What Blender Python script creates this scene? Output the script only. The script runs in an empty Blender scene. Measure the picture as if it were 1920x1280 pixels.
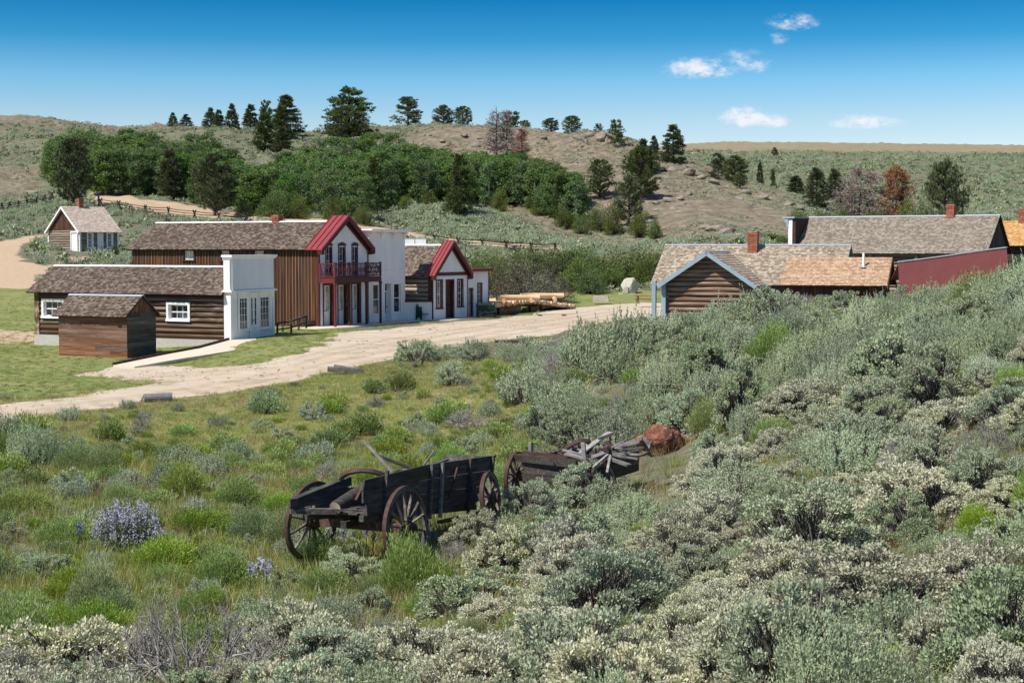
import bpy, math, random
import numpy as np
from mathutils import Vector, Matrix
R = math.radians
S = bpy.context.scene
C = S.collection
random.seed(7)
RNG = np.random.default_rng(7)

# ------------------------------------------------------------------ camera
F = 2900.0            # focal length in pixels of the 1920 wide photograph
CAMZ = 5.3
PITCH = math.atan((640 - 462) / F)
cam = bpy.data.cameras.new('camera')
cam_ob = bpy.data.objects.new('camera', cam)
C.objects.link(cam_ob)
cam_ob.location = (0, 0, CAMZ)
cam_ob.rotation_euler = (math.pi / 2 - PITCH, 0, 0)
cam.sensor_width = 36
cam.lens = F / 1920 * 36
cam.clip_start = 0.3
cam.clip_end = 9000
S.camera = cam_ob

# ------------------------------------------------------------------ sky and sun
SUN_H = Vector((-0.81, -0.585)).normalized()
SUN_EL = R(54)
sun_vec = Vector((SUN_H.x * math.cos(SUN_EL), SUN_H.y * math.cos(SUN_EL), math.sin(SUN_EL)))
world = bpy.data.worlds.new('World')
S.world = world
world.use_nodes = True
wn = world.node_tree.nodes
wl = world.node_tree.links
wn.clear()
wout = wn.new('ShaderNodeOutputWorld')
wbg = wn.new('ShaderNodeBackground')
wsky = wn.new('ShaderNodeTexSky')
wsky.sky_type = 'NISHITA'
wsky.sun_disc = False
wsky.sun_elevation = SUN_EL
wsky.sun_rotation = math.atan2(sun_vec.x, sun_vec.y)
wsky.altitude = 2300
wsky.air_density = 1.0
wsky.dust_density = 0.3
wsky.ozone_density = 2.0
wbg.inputs['Strength'].default_value = 0.145
wtc = wn.new('ShaderNodeTexCoord')
wsep = wn.new('ShaderNodeSeparateXYZ')
wl.new(wtc.outputs['Generated'], wsep.inputs[0])
wramp = wn.new('ShaderNodeValToRGB')
wl.new(wsep.outputs['Z'], wramp.inputs['Fac'])
els = wramp.color_ramp.elements
els[0].position = 0.0
els[0].color = (0.86, 0.68, 0.60, 1)
els[1].position = 1.0
els[1].color = (0.95, 0.92, 0.90, 1)
for p_, c_ in ((0.045, (0.80, 0.68, 0.61)), (0.080, (0.62, 0.65, 0.62)), (0.105, (0.36, 0.60, 0.66)), (0.130, (0.09, 0.42, 0.56)), (0.160, (0.008, 0.285, 0.455)), (0.27, (0.16, 0.40, 0.55)), (0.5, (0.62, 0.72, 0.78))):
    e_ = els.new(p_)
    e_.color = (*c_, 1)
wmul = wn.new('ShaderNodeMix')
wmul.data_type = 'RGBA'
wmul.blend_type = 'MULTIPLY'
wmul.inputs[0].default_value = 1.0
wl.new(wsky.outputs[0], wmul.inputs[6])
wl.new(wramp.outputs[0], wmul.inputs[7])
# a few small fair-weather clouds, far away in the sky
def wm(op, a, b=None, c=None):
    n = wn.new('ShaderNodeMath')
    n.operation = op
    for i, v in enumerate((a, b, c)):
        if v is None:
            continue
        if isinstance(v, (int, float)):
            n.inputs[i].default_value = v
        else:
            wl.new(v, n.inputs[i])
    return n.outputs[0]
waz = wm('DIVIDE', wsep.outputs['X'], wsep.outputs['Y'])
wel = wm('DIVIDE', wsep.outputs['Z'], wsep.outputs['Y'])
wnz = wn.new('ShaderNodeTexNoise')
wmap = wn.new('ShaderNodeMapping')
wl.new(wtc.outputs['Generated'], wmap.inputs[0])
wmap.inputs['Scale'].default_value = (1, 1, 1.7)
wl.new(wmap.outputs[0], wnz.inputs['Vector'])
wnz.inputs['Scale'].default_value = 95
wnz.inputs['Detail'].default_value = 7
wnz.inputs['Roughness'].default_value = 0.68
wfront = wm('GREATER_THAN', wsep.outputs['Y'], 0.2)
cmask = None
for (cx, cy, rx, ry, st) in ((1308, 133, 66, 25, 1.0), (1388, 122, 52, 32, .74), (1482, 47, 50, 23, .85), (1464, 74, 30, 28, .55),
                             (1397, 224, 48, 24, 1.05), (1442, 231, 38, 17, 1.0), (1615, 232, 72, 17, .9), (1350, 62, 18, 26, .22), (1525, 172, 30, 10, .25)):
    ax, ay = (cx - 960) / F, math.tan(math.atan((640 - cy) / F) - PITCH)
    dx = wm('MULTIPLY', wm('SUBTRACT', waz, ax), F / rx)
    dy = wm('MULTIPLY', wm('SUBTRACT', wel, ay), F / ry)
    flat = wm('MULTIPLY', wm('MINIMUM', dy, 0), 0.7)
    dy = wm('ADD', dy, flat)
    d2 = wm('ADD', wm('MULTIPLY', dx, dx), wm('MULTIPLY', dy, dy))
    m = wm('MULTIPLY', wm('MAXIMUM', wm('SUBTRACT', 1.1, wm('MULTIPLY', d2, 0.55)), 0), st)
    cmask = m if cmask is None else wm('MAXIMUM', cmask, m)
cm = wm('MULTIPLY', cmask, wm('SUBTRACT', wm('MULTIPLY', wnz.outputs['Fac'], 3.4), 0.7))
cms = wn.new('ShaderNodeMapRange')
cms.interpolation_type = 'SMOOTHSTEP'
wl.new(cm, cms.inputs[0])
cms.inputs[1].default_value = 0.34
cms.inputs[2].default_value = 1.45
cms.inputs[4].default_value = 0.88
cf = wm('MULTIPLY', cms.outputs[0], wfront)
wcl = wn.new('ShaderNodeMix')
wcl.data_type = 'RGBA'
wl.new(cf, wcl.inputs[0])
wl.new(wmul.outputs[2], wcl.inputs[6])
wcl.inputs[7].default_value = (4.9, 4.85, 5.2, 1)
wl.new(wcl.outputs[2], wbg.inputs['Color'])
wl.new(wbg.outputs[0], wout.inputs['Surface'])

sun = bpy.data.lights.new('sun', 'SUN')
sun.energy = 4.6
sun.angle = R(0.53)
sun.color = (1.0, 0.945, 0.85)
sun_ob = bpy.data.objects.new('sun', sun)
C.objects.link(sun_ob)
sun_ob.rotation_euler = sun_vec.to_track_quat('Z', 'Y').to_euler()
sun_ob.location = (-40, -30, 60)
S.view_settings.view_transform = 'Standard'
S.view_settings.look = 'None'
S.view_settings.exposure = 0.40
S.view_settings.gamma = 1.0
S.view_settings.use_curve_mapping = False
S.render.engine = 'CYCLES'
try:
    S.cycles.max_bounces = 5
    S.cycles.diffuse_bounces = 3
    S.cycles.glossy_bounces = 2
    S.cycles.transmission_bounces = 4
    S.cycles.transparent_max_bounces = 6
except Exception:
    pass

# ------------------------------------------------------------------ projection helpers
cp, sp = math.cos(PITCH), math.sin(PITCH)
def W(px, py, D):
    """world point seen at pixel (px, py) at forward distance D"""
    a, b = (px - 960) / F, (640 - py) / F
    dx, dy, dz = a, cp + b * sp, -sp + b * cp
    return Vector((dx / dy * D, D, CAMZ + dz / dy * D))
def PZ(px, py, z=0.0):
    """pixel ray meets the level plane z"""
    p = W(px, py, 1.0)
    t = (z - CAMZ) / (p.z - CAMZ)
    return Vector((p.x * t, t, z))
def proj(X, Y, Z):
    dep = Y * cp - (Z - CAMZ) * sp
    up = Y * sp + (Z - CAMZ) * cp
    return 960 + F * X / dep, 640 - F * up / dep
def hz(O, py):
    """height above O of the image row py at O's distance"""
    return W(960, py, O[1]).z - O[2]
def ax(yaw):
    c, s = math.cos(R(yaw)), math.sin(R(yaw))
    return Vector((c, s, 0)), Vector((-s, c, 0))
def solve(O, d, px, lo, hi, dz=0.0):
    f = lambda t: proj(O[0] + d[0] * t, O[1] + d[1] * t, O[2] + dz)[0] - px
    a, b = lo, hi
    fa = f(a)
    for _ in range(50):
        m = (a + b) / 2
        if (f(m) > 0) == (fa > 0):
            a = m
        else:
            b = m
    return (a + b) / 2

# ------------------------------------------------------------------ terrain height field
CP = []
def c_(px, D, z):
    CP.append((px, D, z))
def cy_(px, py, D):
    CP.append((px, D, W(px, py, D).z))
for D, row in {
    1.5: ((-3000, 3.7), (960, 3.75), (5000, 3.8)),
    5: ((-3000, 3.1), (0, 3.1), (960, 3.2), (1900, 3.3), (5000, 3.6)),
    9: ((-2500, 2.2), (0, 2.2), (960, 2.4), (1900, 2.6), (4500, 3.3)),
    13: ((-1800, 1.2), (0, 1.25), (500, 1.25), (960, 1.35), (1400, 1.6), (1900, 1.85), (3500, 3.0)),
    18: ((-1500, .3), (0, .35), (500, .4), (960, .7), (1400, 1.1), (1900, 1.6), (3000, 3.0)),
    23: ((-1200, -.2), (0, -.15), (500, -.05), (760, .0), (960, .25), (1300, .75), (1600, 1.3), (1900, 1.9), (2600, 3.2)),
    28: ((-1000, -.4), (0, -.3), (500, -.2), (760, -.08), (960, .1), (1250, .5), (1600, 1.5), (1900, 2.4), (2500, 3.8)),
    36: ((-800, -.4), (0, -.4), (500, -.4), (800, -.4), (960, -.4), (1200, .25), (1500, 1.6), (1900, 3.2), (2500, 4.8)),
    45: ((-800, -.4), (0, -.4), (500, -.4), (700, -.3), (900, 0), (1050, .55), (1250, 1.6), (1500, 2.7), (1700, 3.0), (1900, 3.75), (2500, 5.4)),
    52: ((-800, -.5), (0, -.45), (400, -.4), (600, -.25), (850, .25), (1000, .8), (1150, 1.65), (1300, 2.4), (1500, 2.95), (1700, 3.2), (1900, 4.0), (2500, 5.6)),
    60: ((0, -.5), (300, -.4), (600, -.1), (850, .25), (1000, .55), (1150, 1.0), (1300, 1.5), (1500, 2.0), (1700, 2.5), (1900, 3.1), (2500, 5.0)),
    70: ((0, -.6), (300, -.5), (600, 0), (900, .05), (1100, .3), (1300, .5), (1600, .8), (1900, 1.6), (2500, 4.0)),
    83: ((-800, -.7), (0, -.7), (200, -.7), (330, -.6), (450, -.05), (700, 0), (1100, 0), (1500, 0), (1900, .4), (2500, 3.0)),
    96: ((-600, -.5), (0, -.6), (300, -.4), (450, 0), (700, 0), (1100, 0), (1500, 0), (2200, .5)),
    112: ((0, 0), (300, 0), (600, 0), (900, 0), (1200, 0), (1600, 0), (2100, .3)),
    130: ((-500, 2), (0, 1.6), (100, 1.6), (300, .9), (600, .6), (900, 0), (1200, 0), (1600, .1), (1900, .3), (2500, 2)),
    152: ((0, 3.2), (150, 3.0), (300, 2.4), (600, 1.8), (900, .2), (1200, 0), (1600, .2), (2000, .5)),
}.items():
    for px, z in row:
        c_(px, D, z)
for px, py, D in (
    (-500, 470, 175), (0, 475, 168), (90, 466, 178), (150, 471, 176), (225, 469, 180), (300, 455, 190), (450, 440, 190),
    (30, 430, 215), (100, 410, 225), (200, 400, 222), (300, 408, 222), (500, 412, 228), (620, 417, 228), (700, 430, 222), (800, 444, 218), (950, 460, 208), (1050, 468, 200),
    (165, 365, 262), (300, 385, 246), (460, 404, 242), (620, 410, 240), (0, 385, 262), (60, 372, 270), (20, 335, 300),
    (-400, 300, 360), (0, 300, 350), (200, 300, 345), (400, 310, 325), (-1000, 225, 460), (0, 226, 460), (200, 233, 455), (400, 246, 440), (550, 250, 425),
    (600, 300, 325), (650, 257, 385), (740, 246, 400), (830, 241, 400), (800, 400, 250), (800, 330, 305), (850, 300, 335), (950, 243, 385), (1010, 248, 372),
    (1000, 440, 232), (1000, 400, 262), (1000, 320, 320), (1110, 251, 345), (1160, 270, 335), (1100, 330, 290), (1100, 400, 258), (1150, 440, 235),
    (1200, 292, 322), (1262, 308, 310), (1350, 346, 292), (1450, 376, 272), (1500, 392, 258), (1600, 432, 236), (1200, 330, 290), (1200, 400, 250), (1250, 450, 212), (1300, 400, 238), (1350, 440, 212), (1400, 400, 245), (1450, 440, 215), (1300, 460, 190), (1500, 450, 200),
    (1650, 450, 240), (1900, 440, 250), (2300, 430, 260),
    (1500, 400, 380), (1600, 405, 360), (1750, 405, 360), (1900, 400, 370), (2300, 395, 380),
    (1350, 330, 560), (1600, 335, 540), (1900, 335, 540), (2400, 330, 540), (1300, 300, 700), (1600, 300, 700), (1900, 300, 700),
    (1250, 290, 800), (1600, 291, 800), (1900, 293, 800), (2500, 293, 800), (1250, 276, 1300), (1600, 278, 1300), (1900, 281, 1300), (2800, 281, 1300)):
    cy_(px, py, D)
for px, D, z in ((-1000, 700, 44), (0, 700, 44), (400, 700, 38), (700, 600, 30), (1000, 560, 22), (1150, 450, 14), (1300, 430, 8), (1400, 400, 9),
                 (0, 1300, 46), (500, 1300, 46), (900, 1300, 50), (-1500, 1300, 46), (5000, 300, 20), (5000, 1300, 90), (-3000, 300, 20), (5000, 60, 6), (-3000, 60, -.5), (5000, 20, 4), (-3000, 20, .2),
                 (0, 3000, 40), (960, 3000, 50), (1900, 3000, 80), (5000, 3000, 80), (-3000, 3000, 40), (-3000, 1300, 50)):
    c_(px, D, z)
cpa = np.array(CP)
def feat(px, D):
    px = np.asarray(px, float)
    q = np.where(px < -300, -300 + (px + 300) * .35, np.where(px > 2200, 2200 + (px - 2200) * .35, px))
    return np.stack([q / 260.0, np.log(np.maximum(D, .5)) * 6.5], -1)
cf_ = feat(cpa[:, 0], cpa[:, 1])
# heights are interpolated as tangent of the elevation so the far hills stay smooth
cval = cpa[:, 2]
def kern(d2):
    return np.sqrt(d2 + 0.18)
A_ = kern(((cf_[:, None] - cf_[None]) ** 2).sum(-1))
n_ = len(cf_)
P_ = np.concatenate([np.ones((n_, 1)), cf_], 1)
M_ = np.block([[A_ - 0.0 * np.eye(n_), P_], [P_.T, np.zeros((3, 3))]])
wt_ = np.linalg.lstsq(M_, np.concatenate([cval, np.zeros(3)]), rcond=None)[0]
def noise2(X, Y, sc, seed=0):
    r = np.random.default_rng(100 + seed)
    v = np.zeros_like(X)
    for k in range(7):
        a = r.uniform(0, 2 * math.pi)
        fr = sc * r.uniform(.6, 1.9)
        v = v + np.sin((X * math.cos(a) + Y * math.sin(a)) * fr + r.uniform(0, 6.28)) * np.sin((-X * math.sin(a) + Y * math.cos(a)) * fr * .83 + r.uniform(0, 6.28))
    return v / 2.6
def ground_z(X, Y):
    X = np.atleast_1d(np.asarray(X, float)); Y = np.atleast_1d(np.asarray(Y, float))
    Yc = np.maximum(Y, 1.0)
    px = 960 + F * X / Yc
    px = np.clip(px, -4000, 6000)
    f = feat(px, Yc)
    out = np.empty(len(X))
    for i in range(0, len(X), 20000):
        ff = f[i:i + 20000]
        K = kern(((ff[:, None] - cf_[None]) ** 2).sum(-1))
        out[i:i + 20000] = K @ wt_[:n_] + wt_[n_] + ff @ wt_[n_ + 1:]
    amp1 = np.interp(Y, (0, 30, 60, 75, 150, 220, 400), (.10, .10, .06, .0, .0, .35, 1.0))
    out += noise2(X, Y, .9, 1) * amp1 * .5 + noise2(X, Y, .12, 2) * np.interp(Y, (0, 190, 260, 400, 700, 1000), (0, 0, .5, 1.3, 1.3, .5))
    return out
def gz(x, y):
    return float(ground_z([x], [y])[0])
def G(px, py, lo=4.0, hi=1500.0):
    """first point of the ground on the ray of a pixel"""
    D = np.exp(np.linspace(math.log(lo), math.log(hi), 900))
    p = W(px, py, 1.0)
    X = p.x * D
    zr = CAMZ + (p.z - CAMZ) * D
    g = ground_z(X, D)
    k = np.nonzero(zr <= g)[0]
    if len(k) == 0:
        k = [len(D) - 1]
    d = D[k[0]]
    return Vector((p.x * d, d, float(g[k[0]])))

def inpoly(x, y, poly):
    x = np.asarray(x); y = np.asarray(y)
    c = np.zeros(x.shape, bool)
    n = len(poly)
    for i in range(n):
        x1, y1 = poly[i]; x2, y2 = poly[i - 1]
        if y1 == y2:
            continue
        t = (y1 > y) != (y2 > y)
        c ^= t & (x < (x2 - x1) * (y - y1) / (y2 - y1) + x1)
    return c
# ground regions: traced outlines, turned into world outlines on the real ground
def wpoly(pts, lo=4.0):
    return [tuple(G(px, py, lo)[:2]) for px, py in pts]
ROADS = [
    wpoly([(-260, 830), (0, 788), (150, 769), (300, 749), (400, 738), (500, 722), (600, 703), (700, 681), (780, 662), (860, 647), (950, 636), (1040, 628), (1100, 610), (1180, 596), (1330, 590),
           (1260, 569), (1210, 567), (1150, 571), (1080, 577), (1000, 589), (920, 600), (850, 603), (760, 613), (650, 622), (600, 646), (560, 664), (480, 683), (400, 690), (330, 688), (280, 686), (215, 688), (150, 702), (240, 711), (310, 712), (270, 722), (190, 734), (100, 748), (0, 762), (-260, 800)], 40),
]
HROADS = [
    wpoly([(-60, 470), (0, 455), (45, 444), (95, 436), (118, 440), (60, 452), (30, 470), (40, 490), (90, 500), (150, 480), (160, 477), (158, 484), (110, 497), (75, 515), (60, 542), (0, 540), (-60, 545)], 100),
    wpoly([(160, 362), (230, 366), (300, 377), (460, 401), (620, 412), (760, 433), (900, 452), (1060, 463), (1060, 471), (900, 464), (760, 445), (620, 424), (450, 415), (300, 402), (190, 388)], 150),
]
LAWN = [
    wpoly([(-300, 530), (0, 533), (64, 545), (64, 560), (600, 590), (640, 622), (600, 646), (560, 664), (480, 683), (400, 690), (290, 686), (210, 690), (140, 702), (240, 711), (310, 712), (270, 722), (190, 734), (100, 748), (0, 762), (-300, 815)], 60),
    wpoly([(905, 598), (1000, 588), (1080, 577), (1150, 571), (1230, 566), (1260, 548), (1100, 548), (900, 556), (880, 590)], 90),
]
EARTH = [wpoly([(0, 618), (62, 622), (64, 640), (30, 643), (0, 645)], 60)]
def regions(X, Y):
    """road, hill road, lawn, tan hill, plateau, field weights"""
    X = np.asarray(X, float); Y = np.asarray(Y, float)
    jx = noise2(X, Y, 1.1, 5) * .35; jy = noise2(X, Y, 1.0, 6) * .35
    far = np.clip(Y / 90.0, 1, 3)
    road = np.zeros(X.shape); hr = np.zeros(X.shape); lawn = np.zeros(X.shape)
    offs = [(0, 0), (.5, 0), (-.5, 0), (0, .7), (0, -.7)]
    for ox, oy in offs:
        for p in ROADS:
            road += inpoly(X + jx + ox, Y + jy + oy, p) / len(offs)
        for p in HROADS:
            hr += inpoly(X + jx * far + ox, Y + jy * far + oy, p) / len(offs)
        for p in LAWN:
            lawn = np.maximum(lawn, inpoly(X + jx + ox, Y + jy + oy, p) / 1.0 * .999)
    earth = inpoly(X, Y, EARTH[0]).astype(float)
    px = 960 + F * X / Y
    tan = np.clip((px - 700) / 120, 0, 1) * np.clip((1560 - px) / 90, 0, 1) * np.clip((Y - 196 - np.clip((1150 - px) * .25, 0, 70)) / 14, 0, 1) * np.clip((440 - Y) / 60, 0, 1)
    left = np.clip((640 - px) / 200, 0, 1) * np.clip((Y - 405) / 30, 0, 1)
    left = np.maximum(left, np.clip((95 - px) / 30, 0, 1) * np.clip((Y - 268) / 10, 0, 1) * np.clip((335 - Y) / 20, 0, 1))
    plateau = np.clip((Y - 815) / 40, 0, 1) * np.clip((px - 1000) / 200, 0, 1)
    field = np.clip((74 - Y) / 8, 0, 1) * np.clip((1120 - px) / 240, 0, 1)
    return road, np.maximum(hr, earth), np.maximum(lawn - road, 0), np.maximum(tan, left), plateau, field

# ------------------------------------------------------------------ node helpers for materials
class NT:
    def __init__(s, name):
        s.m = bpy.data.materials.new(name)
        s.m.use_nodes = True
        s.t = s.m.node_tree
        s.n = s.t.nodes
        s.l = s.t.links
        s.n.clear()
        s.out = s.n.new('ShaderNodeOutputMaterial')
        s.b = s.n.new('ShaderNodeBsdfPrincipled')
        s.l.new(s.b.outputs[0], s.out.inputs[0])
        s.b.inputs['Specular IOR Level'].default_value = 0.25
        s.tc = s.n.new('ShaderNodeTexCoord')
    def put(s, sock, v):
        if hasattr(v, 'is_output') or isinstance(v, bpy.types.NodeSocket):
            s.l.new(v, sock)
        else:
            if isinstance(v, (tuple, list)) and len(v) == 3 and sock.type == 'RGBA':
                v = (*v, 1)
            sock.default_value = v
    def noise(s, sc=5, stretch=(1, 1, 1), detail=4, rough=.55, coord='Object', w=None, dist=0):
        mp = s.n.new('ShaderNodeMapping')
        s.l.new(s.tc.outputs[coord], mp.inputs[0])
        mp.inputs['Scale'].default_value = stretch
        nz = s.n.new('ShaderNodeTexNoise')
        if w is not None:
            nz.noise_dimensions = '4D'
            s.put(nz.inputs['W'], w)
        s.l.new(mp.outputs[0], nz.inputs['Vector'])
        nz.inputs['Scale'].default_value = sc
        nz.inputs['Detail'].default_value = detail
        nz.inputs['Roughness'].default_value = rough
        nz.inputs['Distortion'].default_value = dist
        return nz.outputs['Fac']
    def math(s, op, a, b=0.0, c=0.0):
        n = s.n.new('ShaderNodeMath')
        n.operation = op
        for i, v in enumerate((a, b, c)):
            s.put(n.inputs[i], v)
        return n.outputs[0]
    def ramp(s, fac, stops):
        n = s.n.new('ShaderNodeValToRGB')
        e = n.color_ramp.elements
        e[0].position, e[0].color = stops[0][0], (*stops[0][1], 1)
        e[1].position, e[1].color = stops[-1][0], (*stops[-1][1], 1)
        for p, c in stops[1:-1]:
            x = e.new(p)
            x.color = (*c, 1)
        s.put(n.inputs[0], fac)
        return n.outputs[0]
    def mix(s, fac, a, b, mode='MIX'):
        n = s.n.new('ShaderNodeMix')
        n.data_type = 'RGBA'
        n.blend_type = mode
        s.put(n.inputs[0], fac)
        s.put(n.inputs[6], a)
        s.put(n.inputs[7], b)
        return n.outputs[2]
    def rng(s, v, a, b, c=0.0, d=1.0):
        n = s.n.new('ShaderNodeMapRange')
        s.put(n.inputs[0], v)
        for i, x in zip((1, 2, 3, 4), (a, b, c, d)):
            n.inputs[i].default_value = x
        return n.outputs[0]
    def island(s):
        return s.n.new('ShaderNodeNewGeometry').outputs['Random Per Island']
    def objrand(s):
        return s.n.new('ShaderNodeObjectInfo').outputs['Random']
    def attr(s, name):
        n = s.n.new('ShaderNodeAttribute')
        n.attribute_name = name
        return n
    def hsv(s, col, h=.5, sat=1.0, v=1.0):
        n = s.n.new('ShaderNodeHueSaturation')
        s.put(n.inputs['Hue'], h)
        s.put(n.inputs['Saturation'], sat)
        s.put(n.inputs['Value'], v)
        s.put(n.inputs['Color'], col)
        return n.outputs[0]
    def bump(s, h, strength=.3, dist=.02):
        n = s.n.new('ShaderNodeBump')
        n.inputs['Strength'].default_value = strength
        n.inputs['Distance'].default_value = dist
        s.put(n.inputs['Height'], h)
        s.l.new(n.outputs[0], s.b.inputs['Normal'])
    def col(s, c, rough=.8):
        s.put(s.b.inputs['Base Color'], c)
        s.put(s.b.inputs['Roughness'], rough)
        return s.m

def wood(name, dark, mid, pale, stretch=(.6, 9, 9), sc=3.0, rand='obj', rough=.85, bump=.4):
    t = NT(name)
    r = t.objrand() if rand == 'obj' else t.island()
    w = t.math('MULTIPLY', r, 37.0)
    n1 = t.noise(sc, stretch, 5, .6, w=w)
    n2 = t.noise(sc * 4.0, stretch, 4, .7, w=w)
    n3 = t.noise(.7, (1, 1, 1), 3, .5, w=w)
    f = t.math('ADD', t.math('MULTIPLY', n1, .65), t.math('MULTIPLY', n3, .35))
    c = t.ramp(f, [(.30, dark), (.5, mid), (.68, pale)])
    c = t.mix(t.rng(n2, .58, .75), c, tuple(x * .35 for x in dark))
    c = t.hsv(c, .5, t.rng(r, 0, 1, .75, 1.15), t.rng(t.math('FRACT', t.math('MULTIPLY', r, 7.31)), 0, 1, .62, 1.3))
    t.bump(n2, bump, .015)
    return t.col(c, rough)

def shingle_mat(name, a, b, c3, moss=None):
    t = NT(name)
    r = t.island()
    n = t.noise(1.1, (1, 1, 1), 4, .6)
    g = t.noise(30, (1, 1, .2), 2, .6)
    f = t.math('ADD', t.math('MULTIPLY', r, .75), t.math('MULTIPLY', n, .35))
    c = t.ramp(f, [(.1, a), (.55, b), (.95, c3)])
    c = t.hsv(c, .5, 1.0, t.rng(g, .2, .8, .75, 1.2))
    t.bump(g, .3, .01)
    return t.col(c, .9)

def paint(name, colr, wear=(.3, .28, .26), amount=.64, rough=.55, sc=4.0):
    t = NT(name)
    n = t.noise(sc, (1, 1, 2.2), 8, .7)
    n2 = t.noise(.9, (1, 1, .5), 4, .6)
    c = t.mix(t.rng(n, amount, amount + .12, 0, .6), colr, wear)
    c = t.hsv(c, .5, 1.0, t.rng(n2, .2, .8, .86, 1.06))
    t.bump(n, .08, .01)
    return t.col(c, rough)
def flat(name, c, rough=.8, metal=0.0, sc=8, var=.25):
    t = NT(name)
    n = t.noise(sc, (1, 1, 1), 5, .6)
    t.b.inputs['Metallic'].default_value = metal
    t.bump(n, .25, .01)
    return t.col(t.hsv(c, .5, 1, t.rng(n, .25, .75, 1 - var, 1 + var)), rough)
def foliage(name, a, b, c3, trans=.25, rough=.6, objvar=.25, huevar=.015):
    t = NT(name)
    r = t.island(); o = t.objrand()
    c = t.ramp(r, [(0, a), (.55, b), (1, c3)])
    c = t.hsv(c, t.rng(t.math('FRACT', t.math('MULTIPLY', o, 5.7)), 0, 1, .5 - huevar, .5 + huevar), t.rng(t.math('FRACT', t.math('MULTIPLY', o, 13.1)), 0, 1, .82, 1.15), t.rng(o, 0, 1, 1 - objvar, 1 + objvar))
    t.put(t.b.inputs['Base Color'], c)
    t.b.inputs['Roughness'].default_value = rough
    t.b.inputs['Specular IOR Level'].default_value = .15
    if trans:
        tr = t.n.new('ShaderNodeBsdfTranslucent')
        t.put(tr.inputs[0], c)
        mx = t.n.new('ShaderNodeMixShader')
        mx.inputs[0].default_value = trans
        t.l.new(t.b.outputs[0], mx.inputs[1])
        t.l.new(tr.outputs[0], mx.inputs[2])
        t.l.new(mx.outputs[0], t.out.inputs[0])
    return t.m
def glass(name, c=(.02, .025, .03)):
    t = NT(name)
    n = t.noise(1.3, (1, 1, 1), 3, .5)
    n2 = t.noise(2.5, (1, 1, .6), 4, .6)
    t.b.inputs['Specular IOR Level'].default_value = .9
    t.bump(n, .12, .05)
    return t.col(t.mix(t.rng(n2, .5, .6), c, tuple(min(1, x * 3 + .03) for x in c)), .06)

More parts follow.
